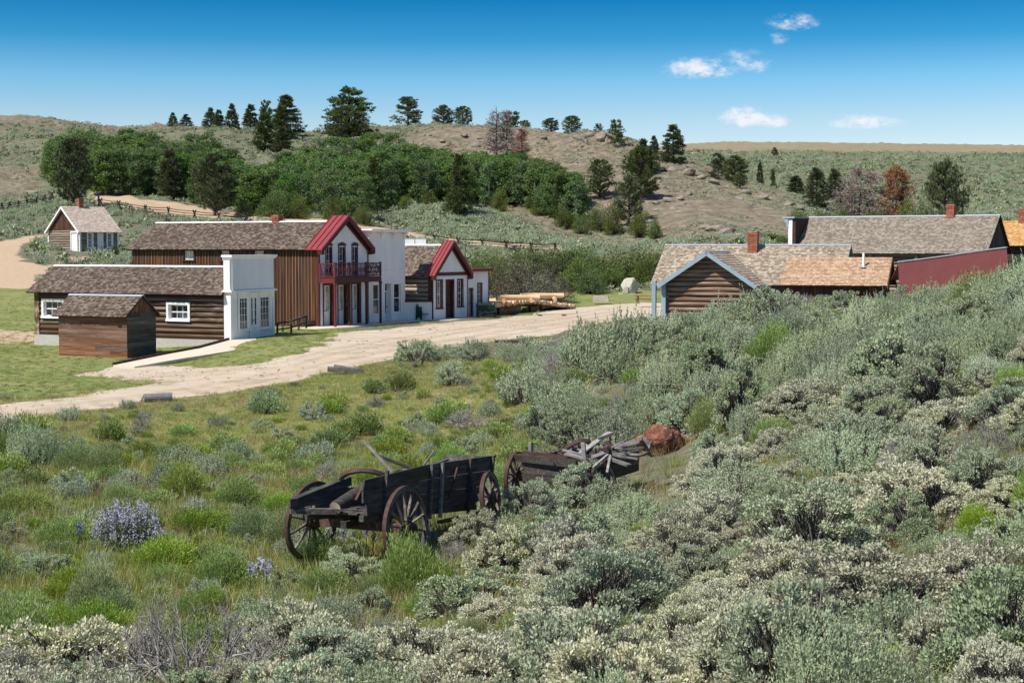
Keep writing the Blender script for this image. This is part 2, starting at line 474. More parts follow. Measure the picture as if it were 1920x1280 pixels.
# ------------------------------------------------------------------ mesh and object helpers
class MB:
    def __init__(s, T=None):
        s.v = []; s.f = []; s.T = T
    def add(s, vs, fs):
        k = len(s.v)
        s.v += [(s.T(*p) if s.T else tuple(p)) for p in vs]
        s.f += [tuple(i + k for i in f) for f in fs]
        return s
    def box(s, x0, x1, y0, y1, z0, z1):
        return s.add([(x0, y0, z0), (x1, y0, z0), (x1, y1, z0), (x0, y1, z0), (x0, y0, z1), (x1, y0, z1), (x1, y1, z1), (x0, y1, z1)],
                     [(0, 3, 2, 1), (4, 5, 6, 7), (0, 1, 5, 4), (1, 2, 6, 5), (2, 3, 7, 6), (3, 0, 4, 7)])
    def bar(s, p, q, w, h, up=(0, 0, 1), w1=None, h1=None):
        p = Vector(p); q = Vector(q); d = (q - p).normalized(); up = Vector(up)
        if abs(d.dot(up)) > .97:
            up = Vector((1, 0, 0))
        sd = d.cross(up).normalized(); u = sd.cross(d)
        w1 = w if w1 is None else w1; h1 = h if h1 is None else h1
        vs = []
        for c, a, b in ((p, w, h), (q, w1, h1)):
            for i, j in ((-1, -1), (1, -1), (1, 1), (-1, 1)):
                vs.append(tuple(c + sd * (a / 2 * i) + u * (b / 2 * j)))
        return s.add(vs, [(0, 3, 2, 1), (4, 5, 6, 7), (0, 1, 5, 4), (1, 2, 6, 5), (2, 3, 7, 6), (3, 0, 4, 7)])
    def tube(s, pts, rad, n=6, cap=True, closed=False):
        pts = [Vector(p) for p in pts]
        if not hasattr(rad, '__len__'):
            rad = [rad] * len(pts)
        vs = []; fs = []; m = len(pts)
        prev = None
        for i, p in enumerate(pts):
            if closed:
                d = (pts[(i + 1) % m] - pts[i - 1]).normalized()
            else:
                d = (pts[min(i + 1, m - 1)] - pts[max(i - 1, 0)]).normalized()
            if prev is None:
                a = Vector((0, 0, 1)) if abs(d.z) < .9 else Vector((1, 0, 0))
                sd = d.cross(a).normalized()
            else:
                sd = (prev - d * prev.dot(d)).normalized()
            prev = sd
            u = sd.cross(d)
            for k in range(n):
                t = 2 * math.pi * k / n
                vs.append(tuple(p + (sd * math.cos(t) + u * math.sin(t)) * rad[i]))
        for i in range(m if closed else m - 1):
            j = (i + 1) % m
            for k in range(n):
                l = (k + 1) % n
                fs.append((i * n + k, i * n + l, j * n + l, j * n + k))
        if cap and not closed:
            fs.append(tuple(range(n)))
            fs.append(tuple((m - 1) * n + k for k in reversed(range(n))))
        return s.add(vs, fs)
    def poly(s, pts):
        return s.add(pts, [tuple(range(len(pts)))])
    def prism(s, pts, off):
        n = len(pts); off = Vector(off)
        q = [tuple(Vector(p) + off) for p in pts]
        fs = [tuple(range(n)), tuple(range(2 * n - 1, n - 1, -1))]
        for i in range(n):
            j = (i + 1) % n
            fs.append((i, i + n, j + n, j))
        return s.add(list(pts) + q, fs)
    def lathe(s, prof, n=12, axis='z'):
        vs = []; fs = []
        for r, h in prof:
            for k in range(n):
                t = 2 * math.pi * k / n
                a, b = r * math.cos(t), r * math.sin(t)
                vs.append((a, b, h) if axis == 'z' else ((a, h, b) if axis == 'y' else (h, a, b)))
        for i in range(len(prof) - 1):
            for k in range(n):
                l = (k + 1) % n
                fs.append((i * n + k, i * n + l, (i + 1) * n + l, (i + 1) * n + k))
        fs.append(tuple(range(n)))
        fs.append(tuple((len(prof) - 1) * n + k for k in reversed(range(n))))
        return s.add(vs, fs)
    def mesh(s, name, mat):
        me = bpy.data.meshes.new(name)
        me.from_pydata(s.v, [], s.f)
        if mat:
            me.materials.append(mat)
        me.update()
        return me
    def build(s, name, mat, parent=None, stuff=False, smooth=False, label=None):
        me = s.mesh(name, mat)
        if smooth:
            me.shade_smooth() if hasattr(me, 'shade_smooth') else None
        return link(name, me, parent, stuff, label)
def link(name, me, parent=None, stuff=False, label=None):
    o = bpy.data.objects.new(name, me)
    C.objects.link(o)
    o.parent = parent
    if stuff:
        o['kind'] = 'stuff'
    if label:
        o['label'] = label
    return o
def thing(name, label, cat, loc=(0, 0, 0), yaw=0.0, group=None, rot=None):
    o = bpy.data.objects.new(name, None)
    o.empty_display_size = .2
    C.objects.link(o)
    o.location = loc
    o.rotation_euler = rot if rot else (0, 0, R(yaw))
    return tag(o, label, cat, group)
def tag(o, label, cat, group=None):
    o['label'] = label
    o['category'] = cat
    if group:
        o['group'] = group
    return o
def copy_tree(o, parent=None):
    c = o.copy()
    C.objects.link(c)
    c.parent = parent
    for ch in o.children:
        copy_tree(ch, c)
    return c
def npmesh(name, V, Fq, mat):
    """V (n,3) array, Fq (m,k) array of k-gons"""
    me = bpy.data.meshes.new(name)
    k = Fq.shape[1]
    me.vertices.add(len(V)); me.vertices.foreach_set('co', V.astype(np.float32).ravel())
    me.loops.add(Fq.size); me.loops.foreach_set('vertex_index', Fq.astype(np.int32).ravel())
    me.polygons.add(len(Fq)); me.polygons.foreach_set('loop_start', np.arange(0, Fq.size, k, dtype=np.int32))
    me.update(calc_edges=True)
    me.validate()
    if mat:
        me.materials.append(mat)
    return me
# ------------------------------------------------------------------ materials of the buildings
M = {}
M['log_dark'] = wood('log_dark', (.032, .017, .010), (.125, .070, .043), (.50, .41, .33), (1.6, 1.1, 1.1), 2.2)
M['log_right'] = wood('log_right', (.06, .030, .018), (.26, .155, .10), (.60, .53, .45), (1.6, 1.1, 1.1), 2.2)
M['log_grey'] = wood('log_grey', (.09, .065, .045), (.24, .185, .135), (.46, .40, .33), (1.6, 1.1, 1.1), 2.2)
M['log_peeled'] = wood('log_peeled', (.46, .27, .14), (.62, .40, .22), (.75, .56, .36), (1.2, 1.0, 1.0), 2.0, bump=.15)
M['board_brown'] = wood('board_brown', (.022, .009, .005), (.068, .028, .015), (.20, .105, .055), (3, 1, 1.2), 2.0)
M['batten'] = wood('batten_brown', (.05, .022, .012), (.16, .08, .042), (.36, .22, .13), (3, 1, 1.2), 2.0)
M['plank_brown'] = wood('plank_brown', (.045, .018, .010), (.19, .083, .043), (.40, .26, .17), (1.5, 1, 4), 2.0)
M['plank_grey'] = wood('plank_grey', (.04, .034, .030), (.095, .080, .070), (.20, .175, .155), (1.5, 1, 4), 2.0)
M['timber_dark'] = wood('timber_dark', (.025, .014, .010), (.06, .036, .024), (.15, .10, .07), (2, 2, 2), 3)
M['shingle_old'] = shingle_mat('shingle_old', (.062, .040, .029), (.135, .098, .074), (.27, .22, .18))
M['shingle_far'] = shingle_mat('shingle_far', (.16, .13, .098), (.245, .208, .165), (.35, .305, .25))
M['shingle_right'] = shingle_mat('shingle_right', (.20, .15, .105), (.33, .27, .205), (.50, .43, .35))
M['shingle_bleached'] = shingle_mat('shingle_bleached', (.38, .29, .22), (.50, .41, .34), (.62, .54, .46))
M['shingle_cedar'] = shingle_mat('shingle_cedar', (.34, .20, .12), (.46, .31, .20), (.56, .42, .30))
M['shingle_orange'] = shingle_mat('shingle_orange', (.38, .19, .07), (.52, .29, .12), (.62, .40, .19))
M['white'] = paint('white_paint', (.88, .88, .86), (.45, .43, .40), .70)
M['white_old'] = paint('white_paint_old', (.82, .81, .78), (.40, .37, .33), .62)
M['blue_trim'] = paint('blue_trim', (.30, .40, .47), (.3, .3, .3), .68)
M['red_trim'] = paint('red_trim', (.17, .030, .032), (.12, .03, .03), .62)
M['maroon'] = paint('maroon_trim', (.085, .022, .021), (.06, .02, .02), .6)
M['red_metal'] = paint('red_metal', (.27, .052, .058), (.25, .08, .08), .70, .38)
M['red_corr'] = paint('red_corrugated', (.18, .058, .058), (.16, .10, .09), .58, .45)
M['concrete'] = flat('concrete', (.47, .45, .41), .9, 0, 6, .14)
M['path_con'] = flat('path_concrete', (.60, .52, .41), .9, 0, 3, .10)
M['brick'] = shingle_mat('brick', (.20, .065, .040), (.34, .11, .065), (.44, .19, .12))
M['mortar'] = flat('mortar', (.36, .30, .26), .95)
M['glass'] = glass('glass')
M['glass_pale'] = glass('glass_curtained', (.20, .19, .175))
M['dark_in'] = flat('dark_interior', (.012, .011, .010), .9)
M['green_bench'] = paint('bench_green', (.012, .045, .034), (.03, .05, .04), .62, .5)
M['iron'] = flat('dark_iron', (.03, .024, .021), .6, .3, 14, .35)
M['cedar_fascia'] = flat('cedar_fascia', (.16, .065, .035), .8)
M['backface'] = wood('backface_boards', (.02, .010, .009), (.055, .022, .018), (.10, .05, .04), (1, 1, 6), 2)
M['galv'] = flat('galvanised', (.42, .46, .50), .45, .4, 6, .12)
M['picnic_red'] = paint('picnic_red', (.28, .045, .04), (.2, .08, .06), .6)
M['stone'] = flat('pale_stone', (.50, .46, .38), .95, 0, 3, .22)

class Plane:
    def __init__(s, ox, oy, deg, oz=0.0):
        s.o = Vector((ox, oy, oz)); s.deg = deg
        s.c, s.s = math.cos(R(deg)), math.sin(R(deg))
    def __call__(s, a, n, t):
        x, y = a, -n
        return (s.o.x + x * s.c - y * s.s, s.o.y + x * s.s + y * s.c, s.o.z + t)
def cut(s0, s1, z0, z1, holes):
    """rectangles left of a wall once the openings are taken out"""
    out = []
    zs = sorted({z0, z1} | {min(max(v, z0), z1) for h in holes for v in (h[2], h[3])})
    for a, b in zip(zs, zs[1:]):
        if b - a < 1e-4:
            continue
        hs = sorted((h[0], h[1]) for h in holes if h[2] < b - 1e-5 and h[3] > a + 1e-5)
        x = s0
        for p, q in hs:
            if p - x > .005:
                out.append((x, min(p, s1), a, b))
            x = max(x, q)
        if s1 - x > .005:
            out.append((x, s1, a, b))
    return out
def spans(s0, s1, za, zb, holes):
    hs = sorted((h[0], h[1]) for h in holes if h[2] < zb - .03 and h[3] > za + .03)
    out = []; x = s0
    for p, q in hs:
        if p - x > .06:
            out.append((x, p))
        x = max(x, q)
    if s1 - x > .06:
        out.append((x, s1))
    return out
UNIT = {}
def unit(name, mat, key='box', var=0):
    k = (key, mat.name, var)
    if k not in UNIT:
        r = random.Random(var * 17 + len(key))
        mb = MB()
        if key == 'box':
            mb.box(0, 1, 0, 1, 0, 1)
        else:
            vs_ = []; fs_ = []
            for i in range(6):
                oy, oz, ra = r.uniform(-.12, .12), r.uniform(-.12, .12), r.uniform(.86, 1.05)
                vs_ += [(i / 5, oy + ra * math.cos(2 * math.pi * j / 9), oz + ra * math.sin(2 * math.pi * j / 9)) for j in range(9)]
            for i in range(5):
                fs_ += [(i * 9 + j, i * 9 + (j + 1) % 9, (i + 1) * 9 + (j + 1) % 9, (i + 1) * 9 + j) for j in range(9)]
            fs_ += [tuple(range(8, -1, -1)), tuple(range(45, 54))]
            mb.add(vs_, fs_)
        me = mb.mesh(name, mat)
        if key != 'box':
            for p in me.polygons:
                p.use_smooth = len(p.vertices) == 4
        UNIT[k] = me
    return UNIT[k]
def piece(parent, pl, name, s0, s1, n0, n1, z0, z1, mat):
    o = bpy.data.objects.new(name, unit(name, mat))
    C.objects.link(o)
    o.parent = parent
    o.location = pl(s0, n1, z0)
    o.rotation_euler = (0, 0, R(pl.deg))
    o.scale = (s1 - s0, n1 - n0, z1 - z0)
    return o
def log(parent, p, q, r, mat, name='log'):
    p = Vector(p); q = Vector(q)
    o = bpy.data.objects.new(name, unit(name, mat, 'log', random.randrange(4)))
    C.objects.link(o)
    o.parent = parent
    o.location = p
    o.rotation_mode = 'QUATERNION'
    o.rotation_quaternion = (q - p).to_track_quat('X', 'Z') @ Matrix.Rotation(random.choice((0, 1, 2, 3)) * math.pi / 2, 4, 'X').to_quaternion()
    o.scale = ((q - p).length, r, r)
    return o
def log_wall(parent, pl, s0, s1, z0, z1, n, mat, holes=(), back=None, depth=.2, cap=lambda z: None):
    h = (z1 - z0) / n
    mb = MB(pl)
    for a, b, c, d in cut(s0, s1, z0, z1, holes):
        mb.box(a, b, -depth, -.085, c, d)
    mb.build('chinking', back or M['timber_dark'], parent)
    for i in range(n):
        za, zb = z0 + i * h, z0 + (i + 1) * h
        lim = cap((za + zb) / 2)
        a0, a1 = (s0, s1) if lim is None else lim
        for a, b in spans(a0, a1, za, zb, holes):
            zc = (za + zb) / 2 + random.uniform(-.012, .012)
            r = h * .5 * random.uniform(.94, 1.03)
            log(parent, pl(a, -r * .9 + .0, zc + random.uniform(-.01, .01)), pl(b, -r * .9, zc + random.uniform(-.01, .01)), r, mat)
def board_wall(parent, pl, s0, s1, z0, z1, w, mat, holes=(), batten=True, top=None, back=True):
    if back:
        mb = MB(pl)
        for a, b, c, d in cut(s0, s1, z0, z1, holes):
            mb.box(a, b, -.16, -.03, c, d)
        mb.build('wall', M['timber_dark'], parent)
    n = max(1, round((s1 - s0) / w)); w = (s1 - s0) / n
    for i in range(n):
        a, b = s0 + i * w, s0 + (i + 1) * w
        zt = z1 if top is None else top((a + b) / 2)
        zz = [(z0, zt)]
        for h in holes:
            if h[0] < (a + b) / 2 < h[1]:
                zz = [(z0, h[2]), (h[3], zt)]
        for p, q in zz:
            if q - p > .08:
                t = random.uniform(0, .008)
                piece(parent, pl, 'board', a + .004, b - .004, -.03, t, p + random.uniform(0, .02), q, mat)
        if batten and i:
            zz = [(z0, zt)]
            for h in holes:
                if h[0] - .04 < a < h[1] + .04:
                    zz = [(z0, h[2] - .05), (h[3] + .05, zt)]
            for p, q in zz:
                if q - p > .08:
                    piece(parent, pl, 'batten', a - .03, a + .03, .009, .034, p, q, M['batten'] if mat is M['board_brown'] else mat)
def plank_wall(parent, pl, s0, s1, z0, z1, n, mat, holes=(), brk=.6):
    mb = MB(pl)
    for a, b, c, d in cut(s0, s1, z0, z1, holes):
        mb.box(a, b, -.14, -.03, c, d)
    mb.build('wall', M['timber_dark'], parent)
    h = (z1 - z0) / n
    for i in range(n):
        za, zb = z0 + i * h, z0 + (i + 1) * h
        for a, b in spans(s0, s1, za, zb, holes):
            xs = [a, b]
            if random.random() < brk and b - a > 1.5:
                xs.insert(1, random.uniform(a + .6, b - .6))
            for p, q in zip(xs, xs[1:]):
                piece(parent, pl, 'plank', p + .003, q - .003, -.03, random.uniform(0, .012), za + .004, zb - .003, mat)
def siding(parent, pl, s0, s1, z0, z1, exp, mat, holes=(), lim=None):
    mb = MB(pl)
    for a, b, c, d in cut(s0, s1, z0, z1, holes):
        mb.box(a, b, -.3, -.05, c, d)
    mb2 = MB(pl)
    n = max(1, round((z1 - z0) / exp)); h = (z1 - z0) / n
    for i in range(n):
        za, zb = z0 + i * h, z0 + (i + 1) * h
        a0, a1 = (s0, s1)
        t0, t1 = (s0, s1)
        if lim:
            a0, a1 = lim(za)
            t0, t1 = lim(zb)
            if a1 - a0 < .05:
                continue
        for r in (spans(a0, a1, za, zb, holes) if not lim else [(a0, a1)]):
            x, y = r
            tx, ty = (t0, max(t1, t0 + .01)) if lim else (x, y)
            j = random.uniform(-.002, .002)
            mb2.add([(x, -.05, za), (y, -.05, za), (y, .045 + j, za), (x, .045 + j, za), (tx, -.05, zb), (ty, -.05, zb), (ty, -.008, zb), (tx, -.008, zb)],
                    [(3, 2, 1, 0), (4, 5, 6, 7), (0, 1, 5, 4), (1, 2, 6, 5), (2, 3, 7, 6), (3, 0, 4, 7)])
    if not lim:
        mb.build('wall', mat, parent)
    mb2.build('clapboards', mat, parent, stuff=True)
def opening(parent, pl, kind, s0, s1, z0, z1, d=.12, fm=None, sm=None, cols=2, rows=2, tw=.1, pane=None, panel=0.0, transom=0.0, arch=False, double=False, sill=True, label=None):
    fm = fm or M['white']; sm = sm or M['white']; pane = pane or M['glass']
    mb = MB(pl)
    p = .045
    top = tw * (1.35 if arch else 1.0)
    mb.box(s0 - tw, s0, -.02, p, z0, z1 + top)
    mb.box(s1, s1 + tw, -.02, p, z0, z1 + top)
    mb.box(s0, s1, -.02, p + .002, z1, z1 + top)
    if arch:
        m_ = (s0 + s1) / 2
        pts = []
        for i in range(7):
            t = i / 6
            pts.append((s0 - tw - .02 + (s1 - s0 + 2 * tw + .04) * t, p + .004, z1 + top - .04 + .13 * math.sin(math.pi * t)))
        pts += [(s1 + tw + .02, p + .004, z1 + top * .35), (s0 - tw - .02, p + .004, z1 + top * .35)]
        mb.add([q for q in pts] + [(q[0], p + .05, q[2]) for q in pts],
               [tuple(range(9)), tuple(range(17, 8, -1))] + [(i, i + 9, (i + 1) % 9 + 9, (i + 1) % 9) for i in range(9)])
    if kind == 'window':
        if sill:
            mb.box(s0 - tw - .03, s1 + tw + .03, -.02, p + .05, z0 - tw * .8, z0)
    # jambs
    mb.box(s0, s0 + .02, -d - .02, -.02, z0, z1)
    mb.box(s1 - .02, s1, -d - .02, -.02, z0, z1)
    mb.box(s0 + .02, s1 - .02, -d - .02, -.02, z1 - .02, z1)
    if kind == 'window':
        mb.box(s0 + .02, s1 - .02, -d - .02, -.02, z0, z0 + .02)
    o = mb.build('window_frame' if kind == 'window' else 'door_frame', fm, parent, label=label)
    a, b, c, e = s0 + .022, s1 - .022, z0 + .012, z1 - .022
    MB(pl).box(a, b, -d - .018, -d + .004, c, e).build('pane', pane, o)
    sb = MB(pl)
    n1 = -d + .035
    tops = e - transom
    if transom:
        sb.box(a, b, -d, n1 + .01, tops - .04, tops + .03)
        for k in range(1, 3):
            x = a + (b - a) * k / 3
            sb.box(x - .012, x + .012, -d, n1, tops + .03, e - .04)
        sb.box(a, b, -d, n1, e - .04, e)
    leaves = [(a, b)] if not double else [(a, (a + b) / 2 - .006), ((a + b) / 2 + .006, b)]
    for (x0, x1) in leaves:
        st = .05 if kind == 'window' else .085
        sb.box(x0, x0 + st, -d, n1, c, tops)
        sb.box(x1 - st, x1, -d, n1, c, tops)
        g0 = c + st
        sb.box(x0 + st, x1 - st, -d, n1, tops - st, tops)
        if kind == 'door':
            g0 = c + max(panel, .14) * (tops - c)
            sb.box(x0 + st, x1 - st, -d, n1, c, g0)
            if panel:
                sb.box(x0 + st + .05, x1 - st - .05, n1, n1 + .012, c + .12, g0 - .12)
        else:
            sb.box(x0 + st, x1 - st, -d, n1, c, g0)
        if panel < .99:
            for k in range(1, cols):
                x = x0 + st + (x1 - x0 - 2 * st) * k / cols
                sb.box(x - .011, x + .011, -d, n1 - .008, g0, tops - st)
            for k in range(1, rows):
                z = g0 + (tops - st - g0) * k / rows
                hw = .03 if (kind == 'window' and rows % 2 == 0 and k == rows // 2) else .011
                sb.box(x0 + st, x1 - st, -d, n1 - .005, z - hw, z + hw)
    sb.build('sash' if kind == 'window' else 'door_leaf', sm, o)
    if kind == 'door':
        x = leaves[0][1] - .045
        MB(pl).box(x - .02, x + .02, n1, n1 + .05, c + .95, c + 1.02).build('handle', M['iron'], o)
    return o

def shingles(mb, P0, al, up, nr, L, SL, exp, wid, lo=lambda s: 0.0, hi=None, rnd=random):
    n = int(math.ceil(SL / exp)); exp = SL / n
    al = Vector(al); up = Vector(up); nr = Vector(nr); P0 = Vector(P0)
    T = mb.T
    for r in range(n):
        s0 = r * exp; x = lo(s0) - rnd.uniform(0, wid)
        xe = L if hi is None else hi(s0)
        x0lim = lo(s0)
        while x < xe:
            w = wid * rnd.uniform(.55, 1.4)
            a, b = max(x, x0lim), min(x + w - .006, xe)
            x += w
            if b - a < .02:
                continue
            sj = s0 - rnd.uniform(0, exp * .16) if r else s0 - rnd.uniform(0, .03)
            h = .030 + rnd.uniform(0, .014); h2 = .008
            se = min(s0 + exp * 1.12, SL)
            q = [P0 + al * a + up * sj + nr * h, P0 + al * b + up * sj + nr * (h + rnd.uniform(-.006, .006)), P0 + al * b + up * se + nr * h2, P0 + al * a + up * se + nr * h2,
                 P0 + al * a + up * sj + nr * .0, P0 + al * b + up * sj + nr * .0]
            mb.add([tuple(v) for v in q], [(0, 1, 2, 3), (4, 5, 1, 0), (4, 0, 3), (5, 2, 1)])
def gable_roof(parent, A, al, ac, L, width, ze, zr, ovg=.3, ove=.35, mat=None, exp=.14, wid=.15, cap=None, edge=None, far=True, ovg2=None, fascia=None, near_clip=None):
    """A: local corner on the near wall line at the start of the ridge; al / ac: unit vectors along and across"""
    al = Vector(al); ac = Vector(ac); A = Vector(A)
    ovg2 = ovg if ovg2 is None else ovg2
    half = width / 2
    rise = zr - ze
    z = Vector((0, 0, 1))
    sl = math.hypot(half, rise)
    upn = (ac * half + z * rise) / sl
    upf = (-ac * half + z * rise) / sl
    nn = al.cross(upn); nn = nn if nn.z > 0 else -nn
    nf = al.cross(upf); nf = nf if nf.z > 0 else -nf
    oe = ove / math.cos(math.atan2(rise, half))
    Ln = L + ovg + ovg2
    roofs = []
    for side, up, nr, base in (('near', upn, nn, A + z * ze), ('far', upf, nf, A + ac * width + z * ze)):
        P0 = base - al * ovg - up * oe
        SL = sl + oe
        mb = MB()
        q = [P0, P0 + al * Ln, P0 + al * Ln + up * SL, P0 + up * SL]
        mb.prism([tuple(v - nr * .07) for v in q], nr * .068)
        ro = mb.build('roof', edge or M['timber_dark'], parent)
        roofs.append(ro)
        mb = MB()
        lo = (lambda s: 0.0) if near_clip is None or side == 'far' else near_clip
        shingles(mb, P0 - nr * .0, al, up, nr, Ln, SL - .02, exp if side == 'near' or far else exp * 2.5, wid if side == 'near' or far else wid * 2.5)
        mb.build('shingles', mat, ro, stuff=True)
    if fascia:
        fm, fh, fx = fascia
        for xo in fx:
            for up, base, nr in ((upn, A + z * ze, nn), (upf, A + ac * width + z * ze, nf)):
                P0 = base - up * oe + al * xo - nr * .005
                P1 = base + up * (sl + .0) + al * xo - nr * .005
                q = [P0 - nr * fh, P1 - nr * fh, P1 + nr * .01, P0 + nr * .01]
                mb = MB(); mb.prism([tuple(v) for v in q], al * .04)
                mb.build('bargeboard', fm, parent)
    if cap:
        mb = MB()
        top = A + ac * half + z * zr - al * (ovg + .01)
        for up, nr in ((upn, nn), (upf, nf)):
            a = top + nr * .03
            q = [a, a + al * (Ln + .02), a + al * (Ln + .02) - up * .15, a - up * .15]
            mb.prism([tuple(v) for v in q], nr * .03)
        mb.build('ridge_cap', cap, parent)
    return roofs
def gable_fill(parent, pl, s0, s1, ze, zr, mat=None, name='gable_wall', n=-.06):
    mb = MB()
    m_ = (s0 + s1) / 2
    p = [pl(s0, n, ze), pl(s1, n, ze), pl(m_, n, zr)]
    a = Vector(pl(0, n - .1, 0)) - Vector(pl(0, n, 0))
    mb.prism(p, a)
    return mb.build(name, mat or M['timber_dark'], parent)
def chimney(parent, x, y, z0, z1, w=.45, cap=True):
    core = MB().box(x - w / 2 + .012, x + w / 2 - .012, y - w / 2 + .012, y + w / 2 - .012, z0, z1 - .02).build('chimney', M['mortar'], parent)
    mb = MB()
    ch = .085; n = int((z1 - z0) / ch)
    for i in range(n):
        e = .0
        if cap and i >= n - 4:
            e = .035 if i >= n - 3 else .018
        W2 = w / 2 + e
        za = z0 + i * ch; zb = za + ch - .014
        k = max(2, round(2 * W2 / .21))
        off = .5 if i % 2 else 0
        for s_ in range(4):
            x0 = -W2
            edges = [-W2] + [v for v in (-W2 + (j + off) * 2 * W2 / k for j in range(0, k + 1)) if -W2 + .03 < v < W2 - .03] + [W2]
            for a, b in zip(edges, edges[1:]):
                a += .006; b -= .006
                dj = random.uniform(-.004, .006)
                if s_ == 0: mb.box(x + a, x + b, y - W2 - dj, y - W2 + .09, za, zb)
                if s_ == 1: mb.box(x + a, x + b, y + W2 - .09, y + W2 + dj, za, zb)
                if s_ == 2: mb.box(x - W2 - dj, x - W2 + .09, y + a, y + b, za, zb)
                if s_ == 3: mb.box(x + W2 - .09, x + W2 + dj, y + a, y + b, za, zb)
    mb.build('bricks', M['brick'], core, stuff=True)
    return core

# ------------------------------------------------------------------ ground sheet
t = NT('ground')
ga = t.attr('mask_a'); gb = t.attr('mask_b')
sa = t.n.new('ShaderNodeSeparateColor'); t.l.new(ga.outputs['Color'], sa.inputs[0])
sb_ = t.n.new('ShaderNodeSeparateColor'); t.l.new(gb.outputs['Color'], sb_.inputs[0])
n_fine = t.noise(3.0, (1, 1, 1), 6, .7)
n_mid = t.noise(.45, (1, 1, 1), 6, .6)
n_big = t.noise(.05, (1, 1, 1), 5, .6)
n_grav = t.noise(14.0, (1, 1, 1), 4, .8)
n_str = t.noise(.5, (1, 1, 1), 7, .75, dist=.6)
base = t.ramp(n_mid, [(.3, (.11, .10, .065)), (.5, (.17, .155, .105)), (.7, (.25, .22, .16))])
base = t.mix(t.rng(n_fine, .45, .6), base, (.085, .105, .055))
field = t.ramp(t.math('ADD', t.math('MULTIPLY', n_mid, .6), t.math('MULTIPLY', n_fine, .4)), [(.32, (.11, .135, .035)), (.47, (.18, .195, .06)), (.6, (.26, .23, .095)), (.75, (.34, .27, .14))])
c = t.mix(gb.outputs['Alpha'] if False else sb_.outputs[1], base, field)
tan = t.ramp(t.math('ADD', t.math('MULTIPLY', n_mid, .5), t.math('MULTIPLY', n_str, .5)), [(.37, (.095, .078, .052)), (.5, (.185, .150, .105)), (.64, (.29, .24, .175))])
c = t.mix(sa.outputs[2], c, tan)
plat = t.ramp(n_big, [(.3, (.22, .18, .105)), (.7, (.28, .23, .14))])
c = t.mix(sb_.outputs[0], c, plat)
ledge = t.attr('ledge')
c = t.mix(t.math('MULTIPLY', ledge.outputs['Fac'], t.rng(t.noise(.03, (1, 1, 1), 6, .7), .42, .52)), c, (.50, .42, .30))
lawn = t.ramp(t.math('ADD', t.math('MULTIPLY', n_mid, .55), t.math('MULTIPLY', n_fine, .45)), [(.30, (.095, .135, .032)), (.46, (.16, .195, .055)), (.57, (.245, .235, .09)), (.68, (.36, .30, .18))])
lf = t.rng(t.math('ADD', sa.outputs[1], t.math('MULTIPLY', t.math('SUBTRACT', n_fine, .5), 1.1)), .35, .62)
c = t.mix(lf, c, lawn)
hr = t.ramp(n_fine, [(.3, (.40, .28, .18)), (.7, (.52, .39, .27))])
hrf = t.rng(t.math('ADD', sb_.outputs[2], t.math('MULTIPLY', t.math('SUBTRACT', n_fine, .5), .8)), .4, .6)
c = t.mix(hrf, c, hr)
road = t.ramp(t.math('ADD', t.math('MULTIPLY', n_str, .45), t.math('ADD', t.math('MULTIPLY', n_big, .3), t.math('MULTIPLY', n_grav, .25))),
              [(.32, (.34, .25, .165)), (.45, (.47, .375, .27)), (.55, (.56, .47, .36)), (.7, (.64, .56, .45))])
rut = t.attr('rut')
n_rut = t.noise(2.2, (1, 1, 1), 5, .7)
road = t.mix(t.math('MULTIPLY', rut.outputs['Fac'], t.rng(n_rut, .35, .6, .1, .62)), road, (.30, .215, .14))
road = t.mix(t.math('MULTIPLY', t.rng(n_grav, .60, .68), .55), road, (.22, .18, .14))
road = t.mix(t.math('MULTIPLY', t.rng(n_mid, .58, .68), .5), road, (.17, .165, .07))
rf = t.rng(t.math('ADD', sa.outputs[0], t.math('MULTIPLY', t.math('SUBTRACT', n_mid, .5), 1.6)), .38, .60)
c = t.mix(rf, c, road)
t.bump(t.math('ADD', n_fine, t.math('MULTIPLY', n_grav, .4)), .5, .08)
M['ground'] = t.col(c, .95)

us = np.concatenate([np.linspace(-4000, -500, 45)[:-1], np.linspace(-500, 2500, 420)[:-1], np.linspace(2500, 6000, 45)])
vs = np.concatenate([np.exp(np.linspace(math.log(1.0), math.log(70), 260))[:-1], np.exp(np.linspace(math.log(70), math.log(480), 300))[:-1], np.exp(np.linspace(math.log(480), math.log(4200), 90))])
GU, GV = np.meshgrid(us, vs)
gX = ((GU - 960) / F * GV).ravel(); gY = GV.ravel()
gZ = ground_z(gX, gY)
nu = len(us); nv = len(vs)
idx = np.arange(nu * nv).reshape(nv, nu)
quads = np.stack([idx[:-1, :-1], idx[:-1, 1:], idx[1:, 1:], idx[1:, :-1]], -1).reshape(-1, 4)
gme = npmesh('ground', np.stack([gX, gY, gZ], -1), quads, M['ground'])
ro_, hr_, la_, tn_, pt_, fi_ = regions(gX, gY)
ma = gme.color_attributes.new('mask_a', 'FLOAT_COLOR', 'POINT')
ma.data.foreach_set('color', np.stack([ro_, la_, tn_, np.ones_like(ro_)], -1).astype(np.float32).ravel())
mb_ = gme.color_attributes.new('mask_b', 'FLOAT_COLOR', 'POINT')
mb_.data.foreach_set('color', np.stack([pt_, fi_, hr_, np.ones_like(ro_)], -1).astype(np.float32).ravel())
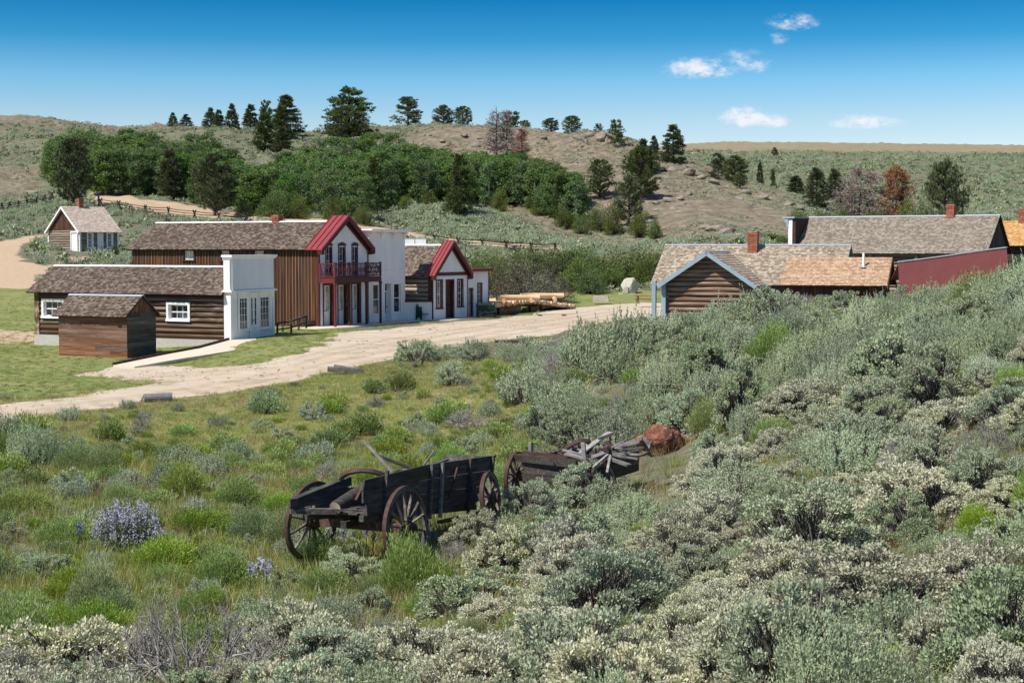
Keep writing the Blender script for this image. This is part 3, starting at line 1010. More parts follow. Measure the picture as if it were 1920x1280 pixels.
rutpts = [[G(px, py, 40) for px, py in l_] for l_ in (
    [(0, 781), (150, 757), (300, 735), (430, 716), (560, 694), (680, 668), (800, 645), (940, 622), (1060, 605), (1160, 588)],
    [(0, 786), (150, 762), (300, 741), (440, 724), (575, 702), (700, 676), (820, 652), (950, 629), (1070, 611), (1165, 592)],
    [(300, 700), (420, 694), (540, 678), (640, 652), (760, 632), (900, 612), (1040, 594), (1160, 579)],
    [(300, 706), (425, 701), (550, 685), (655, 657), (775, 637), (915, 616), (1050, 598), (1165, 583)])]
rutv = np.zeros(len(gX))
near_ = np.nonzero((gY > 44) & (gY < 160))[0]
for l_ in rutpts:
    for a_, b_ in zip(l_, l_[1:]):
        ex, ey = b_.x - a_.x, b_.y - a_.y
        tt = np.clip(((gX[near_] - a_.x) * ex + (gY[near_] - a_.y) * ey) / (ex * ex + ey * ey), 0, 1)
        dd_ = np.hypot(gX[near_] - a_.x - ex * tt, gY[near_] - a_.y - ey * tt)
        rutv[near_] = np.maximum(rutv[near_], np.exp(-(dd_ / .34) ** 2))
rt_ = gme.attributes.new('rut', 'FLOAT', 'POINT')
rt_.data.foreach_set('value', rutv.astype(np.float32))
lg_ = gme.attributes.new('ledge', 'FLOAT', 'POINT')
lg_.data.foreach_set('value', (np.exp(-((gY - 806) / 13.0) ** 2) * np.clip((960 + F * gX / gY - 1150) / 100, 0, 1)).astype(np.float32))
for p in gme.polygons:
    p.use_smooth = True
gob = link('ground', gme)
gob['kind'] = 'structure'

# ------------------------------------------------------------------ the concrete path and boardwalk
def strip(name, secs, mat, th=.12):
    mb = MB()
    vs_ = []; fs_ = []
    for a, b in secs:
        a = Vector(a); b = Vector(b)
        vs_ += [tuple(a), tuple(b), tuple(b - Vector((0, 0, th))), tuple(a - Vector((0, 0, th)))]
    for i in range(len(secs) - 1):
        k = i * 4
        for j in range(4):
            l = (j + 1) % 4
            fs_.append((k + j, k + 4 + j, k + 4 + l, k + l))
    fs_ += [(0, 1, 2, 3), tuple(len(vs_) - 4 + j for j in (3, 2, 1, 0))]
    o = mb.add(vs_, fs_).build(name, mat)
    o['kind'] = 'structure'
    return o
# ================================================================== building 1: log store with white false front
TH1 = -25
O1 = PZ(432, 638, 0.0)
dx1, dy1 = ax(TH1)
L1 = -solve(O1, dx1, 66, -25, 0); w1 = solve(O1, dy1, 514, 0, 14)
e1 = hz(O1, 546); ff1 = hz(O1, 478)
P1 = W(960, 500, O1.y + w1 / 2); r1 = P1.z
st = thing('log_store', 'long low dark log building with a square white false front and shingle roof', 'log building', O1, TH1)
p_side = Plane(0, 0, 0); p_front = Plane(0, 0, 90); p_back = Plane(-L1, w1, -90); p_far = Plane(0, w1, 180)
def sx(O, d, px): return solve(O, d, px, -40, 40)
MB().box(-L1 - .05, .0, -.03, w1 + .03, -1.3, .0).build('foundation', M['concrete'], st)
wa, wb = sx(O1, dx1, 317), sx(O1, dx1, 353); wc, wd = sx(O1, dx1, 83), sx(O1, dx1, 118)
h1 = [(wa, wb, hz(O1, 601), hz(O1, 573)), (wc, wd, hz(O1, 601), hz(O1, 571))]
log_wall(st, p_side, -L1 + .35, -.44, .0, e1, 9, M['log_dark'], h1)
log_wall(st, p_back, .3, w1 - .3, 0, e1, 9, M['log_dark'])
MB(p_far).box(0.05, L1 - .3, -.25, -.02, 0, e1).build('rear_wall', M['timber_dark'], st)
for (x, y) in ((-L1, 0), (-L1, w1 - .3)):
    MB().box(x, x + .34, y - .03, y + .3, 0, e1).build('corner_post', M['log_dark'], st)
for h in h1:
    opening(st, p_side, 'window', *h, d=.18, tw=.15, cols=3, rows=2, sill=True)
gable_fill(st, p_back, 0, w1, e1, r1)
gable_roof(st, (-L1, 0, 0), (1, 0, 0), (0, 1, 0), L1 - .35, w1, e1, r1, .35, .35, M['shingle_old'], cap=M['white'], ovg2=0)
# false front: a box with depth; upper panel, cornices, pilaster edge
mc = hz(O1, 547)
MB().box(-.42, 0, 0, w1, 0, ff1 - .12).build('wall', M['white'], st)
doors = [(w1 * .435, w1 * .60, .02, 2.62)]
pf1 = Plane(.001, 0, 90)
siding(st, Plane(.06, 0, 90), .12, w1 - .12, mc + .12, ff1 - .18, .12, M['white'])
mb = MB(pf1)
mb.box(-.1, w1 + .1, -.5, .22, ff1 - .13, ff1)
mb.box(-.05, w1 + .05, -.46, .13, ff1 - .22, ff1 - .13)
mb.box(-.12, w1 + .12, -.5, .20, mc - .03, mc + .05)
mb.box(-.05, w1 + .05, -.46, .10, mc + .05, mc + .10)
mb.box(0, .16, 0, .05, 0.02, mc - .03); mb.box(w1 - .16, w1, 0, .05, 0.02, mc - .03)
mb.box(0.16, w1 - .16, 0, .04, mc - .42, mc - .03)
mb.build('cornice', M['white'], st)
# lower storefront: bay of tall narrow lights either side of a recessed double door
for a, b in ((.15, .40), (.62, .90)):
    opening(st, Plane(.09, 0, 90), 'window', w1 * a + .1, w1 * b - .1, .55, 2.62, d=.07, tw=.08, cols=3, rows=5, sill=True)
    bp = MB(Plane(.004, 0, 90))
    k = 7
    for i in range(k):
        s0_ = w1 * a + (w1 * (b - a)) * i / k
        bp.box(s0_ + .006, s0_ + w1 * (b - a) / k - .006, 0, .045, .03, .45)
    bp.build('panelling', M['white'], st, stuff=True)
opening(st, Plane(.085, 0, 90), 'door', w1 * .43, w1 * .60, .03, 2.6, d=.075, tw=.07, cols=1, rows=4, panel=.3, double=True, pane=M['dark_in'])
bp = MB(Plane(.004, 0, 90))
for s0_ in np.arange(.16, w1 - .26, .13):
    if s0_ < w1 * .13 or s0_ > w1 * .91:
        bp.box(s0_, s0_ + .115, 0, .03, .03, mc - .42)
bp.build('panelling', M['white'], st, stuff=True)

# ================================================================== building 2: plank shed
O2 = PZ(239, 672, -.72)
TH2 = -24
dx2, dy2 = ax(TH2)
L2 = -sx(O2, dx2, 111); w2 = sx(O2, dy2, 293)
e2 = hz(O2, 587); r2 = W(960, 554, O2.y + w2 / 2).z - O2.z
sh = thing('plank_shed', 'small brown plank shed with shingle roof in front of the dark log building', 'shed', O2, TH2)
p_end = Plane(0, 0, 90)
plank_wall(sh, Plane(0, 0, 0), -L2, 0, -.1, e2, 11, M['plank_brown'])
plank_wall(sh, p_end, 0.01, w2, -.1, e2, 11, M['plank_grey'])
plank_wall(sh, Plane(-L2, w2, -90), 0, w2, -.1, e2, 11, M['plank_brown'])
MB(Plane(0, w2, 180)).box(0, L2, -.1, 0, -.1, e2).build('rear_wall', M['timber_dark'], sh)
board_wall(sh, p_end, 0, w2, e2, r2, .2, M['plank_brown'], batten=False, top=lambda s: e2 + (r2 - e2) * (1 - abs(s - w2 / 2) / (w2 / 2)) - .04, back=False)
gable_fill(sh, Plane(-.02, 0, 90), 0, w2, e2, r2 - .05); gable_fill(sh, Plane(-L2, w2, -90), 0, w2, e2, r2 - .05, M['plank_grey'], n=.0)
gable_roof(sh, (-L2, 0, 0), (1, 0, 0), (0, 1, 0), L2, w2, e2, r2, .25, .28, M['shingle_old'], cap=M['galv'], ovg2=.12)
MB(Plane(0, 0, 0)).box(-.55, -.35, .014, .05, e2 - .75, e2 - .69).build('hinge', M['iron'], sh)

# ================================================================== building 3: two-storey hotel with red balcony
O3 = PZ(599, 613, 0.0)
TH3 = -27
dx3, dy3 = ax(TH3)
L3 = -sx(O3, dx3, 250); w3 = sx(O3, dy3, 690)
e3 = hz(O3, 463); r3 = W(960, 406, O3.y + w3 / 2).z - O3.z
rr3 = W(960, 415, O3.y + w3 / 2).z - O3.z
ho = thing('hotel', 'two-storey building with white gabled front, red metal gable trim and long brown board side wall', 'hotel', O3, TH3)
hs = [(sx(O3, dx3, 347), sx(O3, dx3, 365), hz(O3, 489), hz(O3, 470)), (sx(O3, dx3, 416), sx(O3, dx3, 434), hz(O3, 489), hz(O3, 470)), (sx(O3, dx3, 478), sx(O3, dx3, 496), hz(O3, 489), hz(O3, 470))]
for k in range(3):
    a, b, c, d = hs[k]; hs[k] = (min(a, b), max(a, b), c, d)
board_wall(ho, Plane(0, 0, 0), -L3, -.1, -.3, e3, .25, M['board_brown'], hs)
for h in hs:
    opening(ho, Plane(0, 0, 0), 'window', *h, d=.1, tw=.12, cols=4, rows=2, fm=M['timber_dark'], sm=M['white_old'], pane=M['glass_pale'])
board_wall(ho, Plane(-L3, w3, -90), 0, w3, -.3, e3, .3, M['board_brown'], batten=True)
MB(Plane(0, w3, 180)).box(0, L3, -.2, 0, -.3, e3).build('rear_wall', M['timber_dark'], ho)
gable_fill(ho, Plane(-L3, w3, -90), 0, w3, e3, rr3, M['board_brown'], n=.0)
gable_roof(ho, (-L3, 0, 0), (1, 0, 0), (0, 1, 0), L3 - .9, w3, e3 + .0, rr3, .3, .3, M['shingle_old'], cap=M['white'], ovg2=0, exp=.15, wid=.17)
chimney(ho, sx(O3, dx3, 471), w3 / 2 + .1, rr3 - .3, hz(O3, 403) + .12, .55, True)
pf = Plane(0, 0, 90)
MB().box(-.14, .02, -.02, .1, 0, e3).build('corner_board', M['maroon'], ho)
MB().box(-.14, .02, w3 - .09, w3 + .02, 0, e3).build('corner_board', M['maroon'], ho)
zb = hz(O3, 522)          # balcony floor
s_of = lambda px: sx(O3, dy3, px)
dh = []
for a, b in ((607, 624), (634, 650), (660, 675)):
    dh.append((s_of(a), s_of(b), .02, hz(O3, 535)))
uh = []
for a, b in ((612, 621.5), (636, 646.5), (661, 669.5)):
    uh.append((s_of(a), s_of(b), zb + .12, hz(O3, 461)))
lo3 = [h for h in dh]
siding(ho, pf, .1, w3 - .09, .0, zb, .155, M['white'], lo3)
siding(ho, pf, .1, w3 - .09, zb, e3, .155, M['white'], uh)
rw = rr3 + (r3 - rr3) * .35
def glim(z, w=w3, e=e3, r=rw):
    f = (z - e) / (r - e)
    return (.05 + (w / 2) * f, w - .05 - (w / 2) * f)
siding(ho, pf, .0, w3, e3, rw - .05, .155, M['white'], (), glim)
gable_fill(ho, pf, 0, w3, e3, rw, M['white'])
for h in dh:
    opening(ho, pf, 'door', *h, d=.26, tw=.12, fm=M['maroon'], sm=M['white'], cols=2, rows=4, panel=.36, double=True, pane=M['glass_pale'])
for h in uh:
    opening(ho, pf, 'window', *h, d=.16, tw=.11, fm=M['maroon'], sm=M['white_old'], cols=2, rows=4, arch=True, pane=M['glass'])
# red standing-seam gable trim projecting over the front
def red_gable(parent, w, ze, zr, back, frontd, ov, m=M['red_metal'], dk=M['maroon'], x=0.0):
    half = w / 2 + ov
    sl = (zr - ze) / (w / 2)
    zl = ze - sl * ov
    for sgn in (0, 1):
        yb = lambda t: (-ov + half * t) if sgn == 0 else (w + ov - half * t)
        a = (x - back, yb(0), zl); b = (x + frontd, yb(0), zl); c = (x + frontd, yb(1), zr); d = (x - back, yb(1), zr)
        mb = MB().prism([a, b, c, d], (0, 0, .07))
        for k in range(4):
            xx = x - back + (frontd + back) * (k + .02) / 3.05
            mb.bar((xx, yb(0), zl + .10), (xx, yb(1), zr + .10), .035, .07, up=(0, 0, 1))
        mb.build('metal_roof', m, parent)
        mb = MB().prism([(x + frontd - .06, yb(0), zl - .26), (x + frontd - .06, yb(1), zr - .30), (x + frontd - .06, yb(1), zr), (x + frontd - .06, yb(0), zl)], (.05, 0, 0))
        mb.prism([(x + .03, yb(0), zl - .32), (x + .03, yb(1), zr - .42), (x + .03, yb(1), zr - .002), (x + .03, yb(0), zl - .002)], (.10, 0, 0))
        mb.build('cornice', dk, parent)
        MB().box(x + .02, x + frontd - .08, min(yb(0), yb(.12)), max(yb(0), yb(.12)), zl - .3, zl - .02).build('cornice_return', dk, parent)
red_gable(ho, w3, e3, r3, .9, .45, .3)
# balcony along the front and past it, on posts
by1 = s_of(715) - 0.0
bd = 1.25
# the porch stands in front of the wall: solve its far corner at its own depth
Oc = O3 + dx3 * bd
by1 = solve(Oc, dy3, 715, 0, 30)
bal = MB().box(0.05, bd, 0, by1, zb - .02, zb + .06)
bal.build('balcony_floor', M['maroon'], ho)
MB().box(bd - .06, bd + .02, -.02, by1 + .02, zb - .30, zb - .02).build('balcony_beam', M['maroon'], ho)
MB().box(.04, bd - .06, -.02, .06, zb - .30, zb - .02).build('balcony_beam', M['red_trim'], ho)
MB().box(.04, bd - .06, by1 - .06, by1 + .02, zb - .30, zb - .02).build('balcony_beam', M['maroon'], ho)
ps = [0.04, solve(Oc, dy3, 656, 0, 30), solve(Oc, dy3, 688, 0, 30), by1 - .04]
zr_ = zb + 1.0
for i, s_ in enumerate(ps):
    mm = M['red_trim'] if i == 0 else M['maroon']
    MB().box(bd - .09, bd + .03, s_ - .07, s_ + .07, -.02, zb - .30).box(bd - .12, bd + .06, s_ - .1, s_ + .1, zb - .42, zb - .31).build('porch_post', mm, ho)
    MB().box(bd - .08, bd + .02, s_ - .06, s_ + .06, zb + .06, zr_).box(bd - .1, bd + .04, s_ - .08, s_ + .08, zr_, zr_ + .05).build('newel', mm, ho)
for (a, b) in zip(ps, ps[1:]):
    MB().box(bd - .07, bd + .01, a + .06, b - .06, zr_ - .07, zr_).build('handrail', M['maroon'], ho)
    MB().box(bd - .06, bd, a + .06, b - .06, zb + .10, zb + .17).build('bottom_rail', M['maroon'], ho)
    n = int((b - a - .2) / .17)
    for k in range(n):
        s_ = a + .12 + (b - a - .24) * (k + .5) / n
        wv = .045
        if b == ps[-1]:
            z_0, z_1 = zb + .17, zr_ - .07
            mb = MB().bar((bd - .03, s_ - .11, z_0), (bd - .03, s_ + .11, z_1), .02, .035, up=(1, 0, 0)).bar((bd - .035, s_ + .11, z_0), (bd - .035, s_ - .11, z_1), .02, .035, up=(1, 0, 0))
        else:
            zc = (zb + .17 + zr_ - .07) / 2
            mb = MB().box(bd - .045, bd - .02, s_ - .022, s_ + .022, zb + .17, zr_ - .07).box(bd - .047, bd - .018, s_ - .045, s_ + .045, zc - .14, zc + .14)
        mb.build('baluster', M['maroon'], ho)
for yy in (.0, by1):
    mb = MB().box(.05, bd - .08, yy - .03, yy + .03, zr_ - .07, zr_).box(.05, bd - .08, yy - .025, yy + .025, zb + .10, zb + .16)
    for k in range(4):
        a = .07 + (bd - .16) * k / 4; b = .07 + (bd - .16) * (k + 1) / 4
        mb.bar((a, yy, zb + .16), (b, yy, zr_ - .07), .02, .03, up=(0, 1, 0)).bar((b, yy + .002, zb + .16), (a, yy + .002, zr_ - .07), .02, .03, up=(0, 1, 0))
    mb.build('railing', M['red_trim'], ho)
MB().box(.02, .14, -.03, .07, zb - .3, zr_).build('newel', M['red_trim'], ho)

# ================================================================== building 4: tall white store with bracketed false front
O4 = O3 + dy3 * (w3 + .12)
TH4 = -29
dx4, dy4 = ax(TH4)
w4 = sx(O4, dy4, 759)
t4 = hz(O4, 430)
tall = thing('white_store', 'tall white clapboard storefront with a bracketed cornice beside the red balcony', 'store', O4, TH4)
L4 = 9
m4 = hz(O4, 508)
so4 = lambda px: sx(O4, dy4, px)
h4 = [(so4(699), so4(712), .55, hz(O4, 533)), (so4(721), so4(733), .02, hz(O4, 532)), (so4(738), so4(751), .6, hz(O4, 533))]
pf4 = Plane(0, 0, 90)
siding(tall, pf4, 0.08, w4 - .08, 0, m4 - .1, .155, M['white'], h4)
siding(tall, Plane(.002, 0, 90), 0.08, w4 - .08, m4, t4 - .25, .155, M['white'])
MB().box(-.4, -.06, 0, w4, m4 - .1, t4 - .1).box(-.3, 0.03, -.02, .08, 0, t4 - .1).box(-.3, 0.03, w4 - .08, w4 + .02, 0, t4 - .1).box(-.05, .04, .08, w4 - .08, m4 - .1, m4).box(-.05, .10, -.03, w4 + .03, m4 - .03, m4 + .02).build('wall_trim', M['white'], tall)
MB().box(-L4, -.42, .1, w4 - .1, 0, m4 + .4).build('rear_wall', M['white_old'], tall)
MB().box(-.6, .55, -.35, w4 + .25, t4 - .08, t4 + .02).box(-.55, .40, -.22, w4 + .15, t4 - .17, t4 - .081).build('cornice', M['white'], tall)
for k in range(4):
    s_ = .1 + (w4 - .2) * k / 3
    q = [(.03, s_ - .05, t4 - .17), (.38, s_ - .05, t4 - .17), (.34, s_ - .05, t4 - .26), (.14, s_ - .05, t4 - .40), (.09, s_ - .05, t4 - .62), (.03, s_ - .05, t4 - .66)]
    MB().prism(q, (0, .1, 0)).build('bracket', M['white'], tall)
gable_roof(tall, (-L4, .1, 0), (1, 0, 0), (0, 1, 0), L4 - .45, w4 - .2, m4 + .3, m4 + 1.5, .2, .2, M['shingle_old'], ovg2=0, exp=.2, wid=.2)
opening(tall, pf4, 'window', *h4[0], d=.1, tw=.12, cols=1, rows=2)
opening(tall, pf4, 'door', *h4[1], d=.35, tw=.1, fm=M['white'], sm=M['white_old'], cols=1, rows=1, panel=.25, transom=.55)
opening(tall, pf4, 'window', *h4[2], d=.1, tw=.12, cols=1, rows=2)

# ================================================================== building 5: red-trimmed gabled bank with side wing
O5 = PZ(811, 600, 0.0)
TH5 = -30
dx5, dy5 = ax(TH5)
so5 = lambda px: sx(O5, dy5, px)
w5 = so5(876.5)
bk = thing('gabled_shop', 'small white shop with steep red-trimmed gable, log side wall and low wing on its right', 'shop', O5, TH5)
e5 = hz(O5, 511); r5 = W(960, 454, O5.y + w5 / 2).z - O5.z
L5 = 8.5
pf5 = Plane(0, 0, 90)
h5 = [(so5(818.5), so5(828.5), hz(O5, 578), hz(O5, 527)), (so5(836.5), so5(850), .05, hz(O5, 527)), (so5(858), so5(867), hz(O5, 577), hz(O5, 527))]
siding(bk, pf5, .07, w5 - .07, 0, e5 - .25, .155, M['white'], h5)
MB().box(-.12, .04, -.03, .07, 0, e5).build('corner_board', M['maroon'], bk)
MB().box(-.12, .04, w5 - .07, w5 + .03, 0, e5).build('corner_board', M['maroon'], bk)
MB().box(-.1, .07, .07, w5 - .07, e5 - .25, e5).build('band', M['maroon'], bk)
def glim5(z, w=w5, e=e5, r=r5 - .2):
    f = (z - e) / (r - e)
    return (.05 + (w / 2) * f, w - .05 - (w / 2) * f)
siding(bk, pf5, 0, w5, e5, r5 - .25, .155, M['white'], (), glim5)
gable_fill(bk, pf5, 0, w5, e5, r5 - .15, M['white'])
red_gable(bk, w5, e5 - .02, r5, .55, .38, .25)
for i, h in enumerate(h5):
    if i == 1:
        opening(bk, pf5, 'door', *h, d=.32, tw=.1, fm=M['maroon'], sm=M['white_old'], cols=1, rows=1, panel=.2, transom=.5, double=True, pane=M['dark_in'])
    else:
        opening(bk, pf5, 'window', *h, d=.16, tw=.11, fm=M['maroon'], sm=M['white'], cols=2, rows=4, pane=M['glass_pale'] if i == 0 else M['glass'])
log_wall(bk, Plane(-.25, .1, 0), -L5, -.1, 0, e5 - .1, 10, M['log_grey'], back=M['timber_dark'])
MB().box(-.4, -.13, .05, .3, 0, e5).build('corner_post', M['timber_dark'], bk)
MB().box(-L5 - .25, -.25, .3, w5 - .05, 0, e5 - .05).build('rear_wall', M['timber_dark'], bk)
gable_fill(bk, Plane(-L5 - .25, w5, -90), 0, w5, e5, r5 - .3)
gable_roof(bk, (-L5 - .2, .0, 0), (1, 0, 0), (0, 1, 0), L5 - .35, w5, e5, W(960, 459, O5.y + w5 / 2).z - O5.z, .3, .3, M['shingle_old'], cap=M['white'], ovg2=0, exp=.16, wid=.17)
# wing
ww = so5(916.5)
ew = hz(O5, 511)
hw = [(so5(880), so5(886), .02, hz(O5, 545)), (so5(896), so5(903), .95, hz(O5, 536))]
w_t = hz(O5 + dy5 * ww, 508)
siding(bk, Plane(-.02, 0, 90), w5 + .04, ww - .07, 0, w_t - .02, .155, M['white'], hw)
MB().box(-4, -.33, w5 + .04, ww, 0, w_t).build('rear_wall', M['white'], bk)
MB().box(-.14, .03, ww - .07, ww + .03, 0, w_t).build('corner_board', M['maroon'], bk)
MB().prism([(-4.1, w5, w_t + .0), (-4.1, ww + .25, w_t + .0), (.3, ww + .25, w_t + .0), (.3, w5 + .28, w_t + .0)], (0, 0, .2)).build('flat_roof', M['red_trim'], bk)
opening(bk, Plane(-.02, 0, 90), 'door', *hw[0], d=.2, tw=.09, fm=M['maroon'], sm=M['white_old'], cols=1, rows=1, panel=1.0)
opening(bk, Plane(-.02, 0, 90), 'window', *hw[1], d=.12, tw=.1, fm=M['maroon'], sm=M['white'], cols=2, rows=4)

# board fence closing the gap between the two
O6 = O4 + dy4 * w4
gd = (O5 - O6); gy = math.degrees(math.atan2(gd.y, gd.x))
gl = gd.length
bf = thing('board_fence', 'low white board fence with dark cap between tall white store and red-gabled shop', 'fence', O6 + Vector((.0, 0, 0)), gy)
n = int(gl / .16)
for k in range(n):
    a = gl * k / n
    piece(bf, Plane(0, 0, 0), 'board', a + .006, a + gl / n - .006, -.03, random.uniform(0, .006), 0, hz(O5, 566), M['white'])
MB().box(0, gl - .05, -.09, .08, hz(O5, 566), hz(O5, 563)).build('cap_rail', M['maroon'], bf)

# boardwalk along the storefronts + the concrete path coming down from it
sec = []
def bw(O, d_, dxv, s, wd):
    a = O + d_ * s; b = a + dxv * wd
    return (Vector((b.x, b.y, .04)), Vector((a.x - dxv.x * .3, a.y - dxv.y * .3, .04)))
a_ = O1 + dy1 * w1
sec = [bw(O1, dy1, dx1, .0, 1.4), bw(O1, dy1, dx1, w1, 1.5), bw(O3, dy3, dx3, -3.6, 1.5), bw(O3, dy3, dx3, 0, 2.3), bw(O3, dy3, dx3, w3, 2.2), bw(O4, dy4, dx4, w4, 1.6), bw(O5, dy5, dx5, 0, 1.6), bw(O5, dy5, dx5, w5, 1.6), bw(O5, dy5, dx5, ww + .8, 1.2)]
sec = [(b, a) for a, b in sec]
strip('boardwalk', sec, M['path_con'], .16)
pth = [((212, 684), (252, 687), -.56), ((300, 666), (340, 672), -.34), ((370, 653), (430, 658), -.14), ((425, 643), (500, 646), -.0)]
sec2 = []
for a, b, z in pth:
    pa, pb = PZ(*a, z), PZ(*b, z)
    sec2.append((pa, pb))
e0 = O1 + dx1 * 1.9; e1_ = O1 + dx1 * .2
sec2 = sec2[:3] + [(O1 + Vector((.0, -.1, .035)) - dx1 * .1, O1 + dx1 * 2.2 + Vector((0, -.1, .035)) + dy1 * .6)]
strip('path', sec2, M['path_con'], .14)
p = sec2
kerb = MB()
for (a, b), (c2, d2) in zip(p, p[1:]):
    kerb.bar(a + Vector((0, 0, .05)), c2 + Vector((0, 0, .05)), .1, .14)
kob = tag(kerb.build('timber_kerb', M['timber_dark']), 'dark timber edging along the left side of pale concrete path', 'kerb')

# handrail of the ramp, barrel, benches
rail = thing('handrail', 'weathered grey wooden handrail ramp between the white false front and brown hotel side', 'handrail', PZ(520, 628, 0))
rO = Vector(rail.location)
def rp(px, py, D): return tuple(W(px, py, D) - rO)
Dh = rO.y
pp = [(520, 606, 628, Dh), (530, 605, 628, Dh + 1.4), (546, 602, 627, Dh + .2), (560, 598, 619, Dh + 1.8), (574, 592, 615, Dh + 1.2), (574.5, 592, 614, Dh + 3)]
for px, a, b, D in pp:
    MB().bar(rp(px, b, D), rp(px, a, D), .11, .11).build('post', M['plank_grey'], rail)
for k in ((0, 2), (2, 4)):
    A, B = pp[k[0]], pp[k[1]]
    MB().bar(rp(A[0] - 1, A[1], A[3]), rp(B[0] + 1, B[1], B[3]), .09, .10).build('rail', M['plank_grey'], rail)
    MB().bar(rp(A[0] - 1, A[1] + 12, A[3]), rp(B[0] + 1, B[1] + 12, B[3]), .06, .09).build('rail', M['plank_grey'], rail)
for k in ((1, 3), (3, 5)):
    A, B = pp[k[0]], pp[k[1]]
    MB().bar(rp(A[0] - 1, A[1], A[3]), rp(B[0] + 1, B[1], B[3]), .09, .10).build('rail', M['plank_grey'], rail)
bar_ = thing('planter', 'low round brown barrel planter against brown hotel wall', 'planter', PZ(586, 611, 0.04))
MB().lathe([(.45, 0), (.55, .18), (.52, .40), (.47, .40), (.44, .30)], 16).build('barrel', M['backface'], bar_, smooth=False)
for z_ in (.08, .30):
    MB().lathe([(.51 + z_ * .1, z_), (.56 if z_ < .2 else .55, z_), (.56 if z_ < .2 else .55, z_ + .04), (.5, z_ + .04)], 16).build('hoop', M['iron'], bar_)
def bench(loc, yaw, label):
    b = thing('bench', label, 'bench', loc, yaw)
    w = 1.35
    for s in (0, w):   # solid shaped end panels with a round handle hole near the top of the back
        q = [(0, s, 0), (.12, s, .0), (.16, s, .16), (.40, s, .16), (.44, s, 0), (.56, s, 0), (.60, s, .62), (.50, s, .66), (.36, s, .62), (.26, s, 1.05), (.20, s, 1.12), (.10, s, 1.12), (.05, s, 1.05)]
        MB().prism(q, (0, .05, 0)).build('end_panel', M['green_bench'], b)
        MB().add([(.155 + .035 * math.cos(2 * math.pi * k / 10), s + (.052 if s else -.002), 1.03 + .035 * math.sin(2 * math.pi * k / 10)) for k in range(10)], [tuple(range(10))]).build('handle_hole', M['white'], b)
    for k in range(4):
        MB().box(.22 + k * .10, .31 + k * .10, .05, w, .40, .43).build('seat_slat', M['green_bench'], b)
    MB().bar((.20, .05, .72), (.20, w, .72), .03, .40).build('backrest', M['green_bench'], b)
    return b
gdn = gd.normalized(); gnn = Vector((gdn.y, -gdn.x, 0))
bench(O6 + gdn * .75 + gnn * .25 + Vector((0, 0, .04)), -34, 'dark green bench with high end panels in front of low white board fence')
q_ = PZ(893, 595, .04)
bench(q_, -72, 'green slatted bench under small window at right end of red-gabled shop')


# ================================================================== building 6: cabin on the hill, upper left
O7 = G(150, 472, 120)
TH7 = 42
dx7, dy7 = ax(TH7)
L7 = solve(O7, dx7, 222, 0, 20); w7 = solve(O7, dy7, 91, 0, 20)
e7 = hz(O7, 431); r7 = hz(O7 + dy7 * w7 / 2, 387)
cb = thing('hill_cabin', 'small square cabin with pale shingle roof and brick chimney on the hillside', 'cabin', O7, TH7)
pe, pg = Plane(0, 0, 0), Plane(0, w7, -90)
MB().box(0, L7, 0, w7, -1.2, 0).build('foundation', M['mortar'], cb)
s7 = lambda px: solve(O7, dx7, px, -1, 20)
he = [(s7(165.5), s7(173.5), .45, hz(O7, 436)), (s7(185), s7(192), .03, hz(O7, 436)), (s7(202), s7(210.5), .5, hz(O7, 437))]
log_wall(cb, pe, .15, L7 - .1, 0, e7, 9, M['log_grey'], he, back=M['mortar'])
gw = lambda px: w7 - solve(O7, dy7, px, -1, 20)
hg = [(gw(145) - .0, gw(134), .03, hz(O7, 436))]
hg = [(min(hg[0][:2]), max(hg[0][:2]), .03, hz(O7, 436))]
log_wall(cb, pg, .1, w7 - .15, 0, e7, 9, M['log_grey'], hg, back=M['mortar'])
for i, h in enumerate(he):
    opening(cb, pe, 'door' if i == 1 else 'window', *h, d=.1, tw=.13, cols=2 if i == 1 else 3, rows=4, panel=1.0 if i == 1 else 0)
opening(cb, pg, 'door', *hg[0], d=.1, tw=.14, panel=1.0)
MB().box(-.04, .16, -.04, .16, 0, e7).build('corner_board', M['white'], cb)
MB().box(L7 - .12, L7 + .04, -.04, .14, 0, e7).build('corner_board', M['white'], cb)
MB().box(-.04, .12, w7 - .16, w7 + .04, 0, e7).build('corner_board', M['white'], cb)
MB().box(.3, L7, .3, w7, 0, e7 - .02).build('inner_wall', M['mortar'], cb)
board_wall(cb, pg, 0, w7, e7, r7, .22, M['board_brown'], batten=False, top=lambda s: e7 + (r7 - e7) * (1 - abs(s - w7 / 2) / (w7 / 2)) - .05, back=False)
gable_fill(cb, pg, 0, w7, e7, r7 - .04)
gable_fill(cb, Plane(L7, 0, 90), 0, w7, e7, r7 - .04, n=0)
gable_roof(cb, (0, 0, 0), (1, 0, 0), (0, 1, 0), L7, w7, e7, r7, .3, .35, M['shingle_bleached'], exp=.2, wid=.22, edge=M['white'], ovg2=.3, fascia=(M['white'], .2, (-.34, L7 + .3)))
chimney(cb, solve(O7 + dy7 * w7 / 2, dx7, 152, -2, 20), w7 / 2, r7 - .4, hz(O7 + dy7 * w7 / 2, 371), .55)

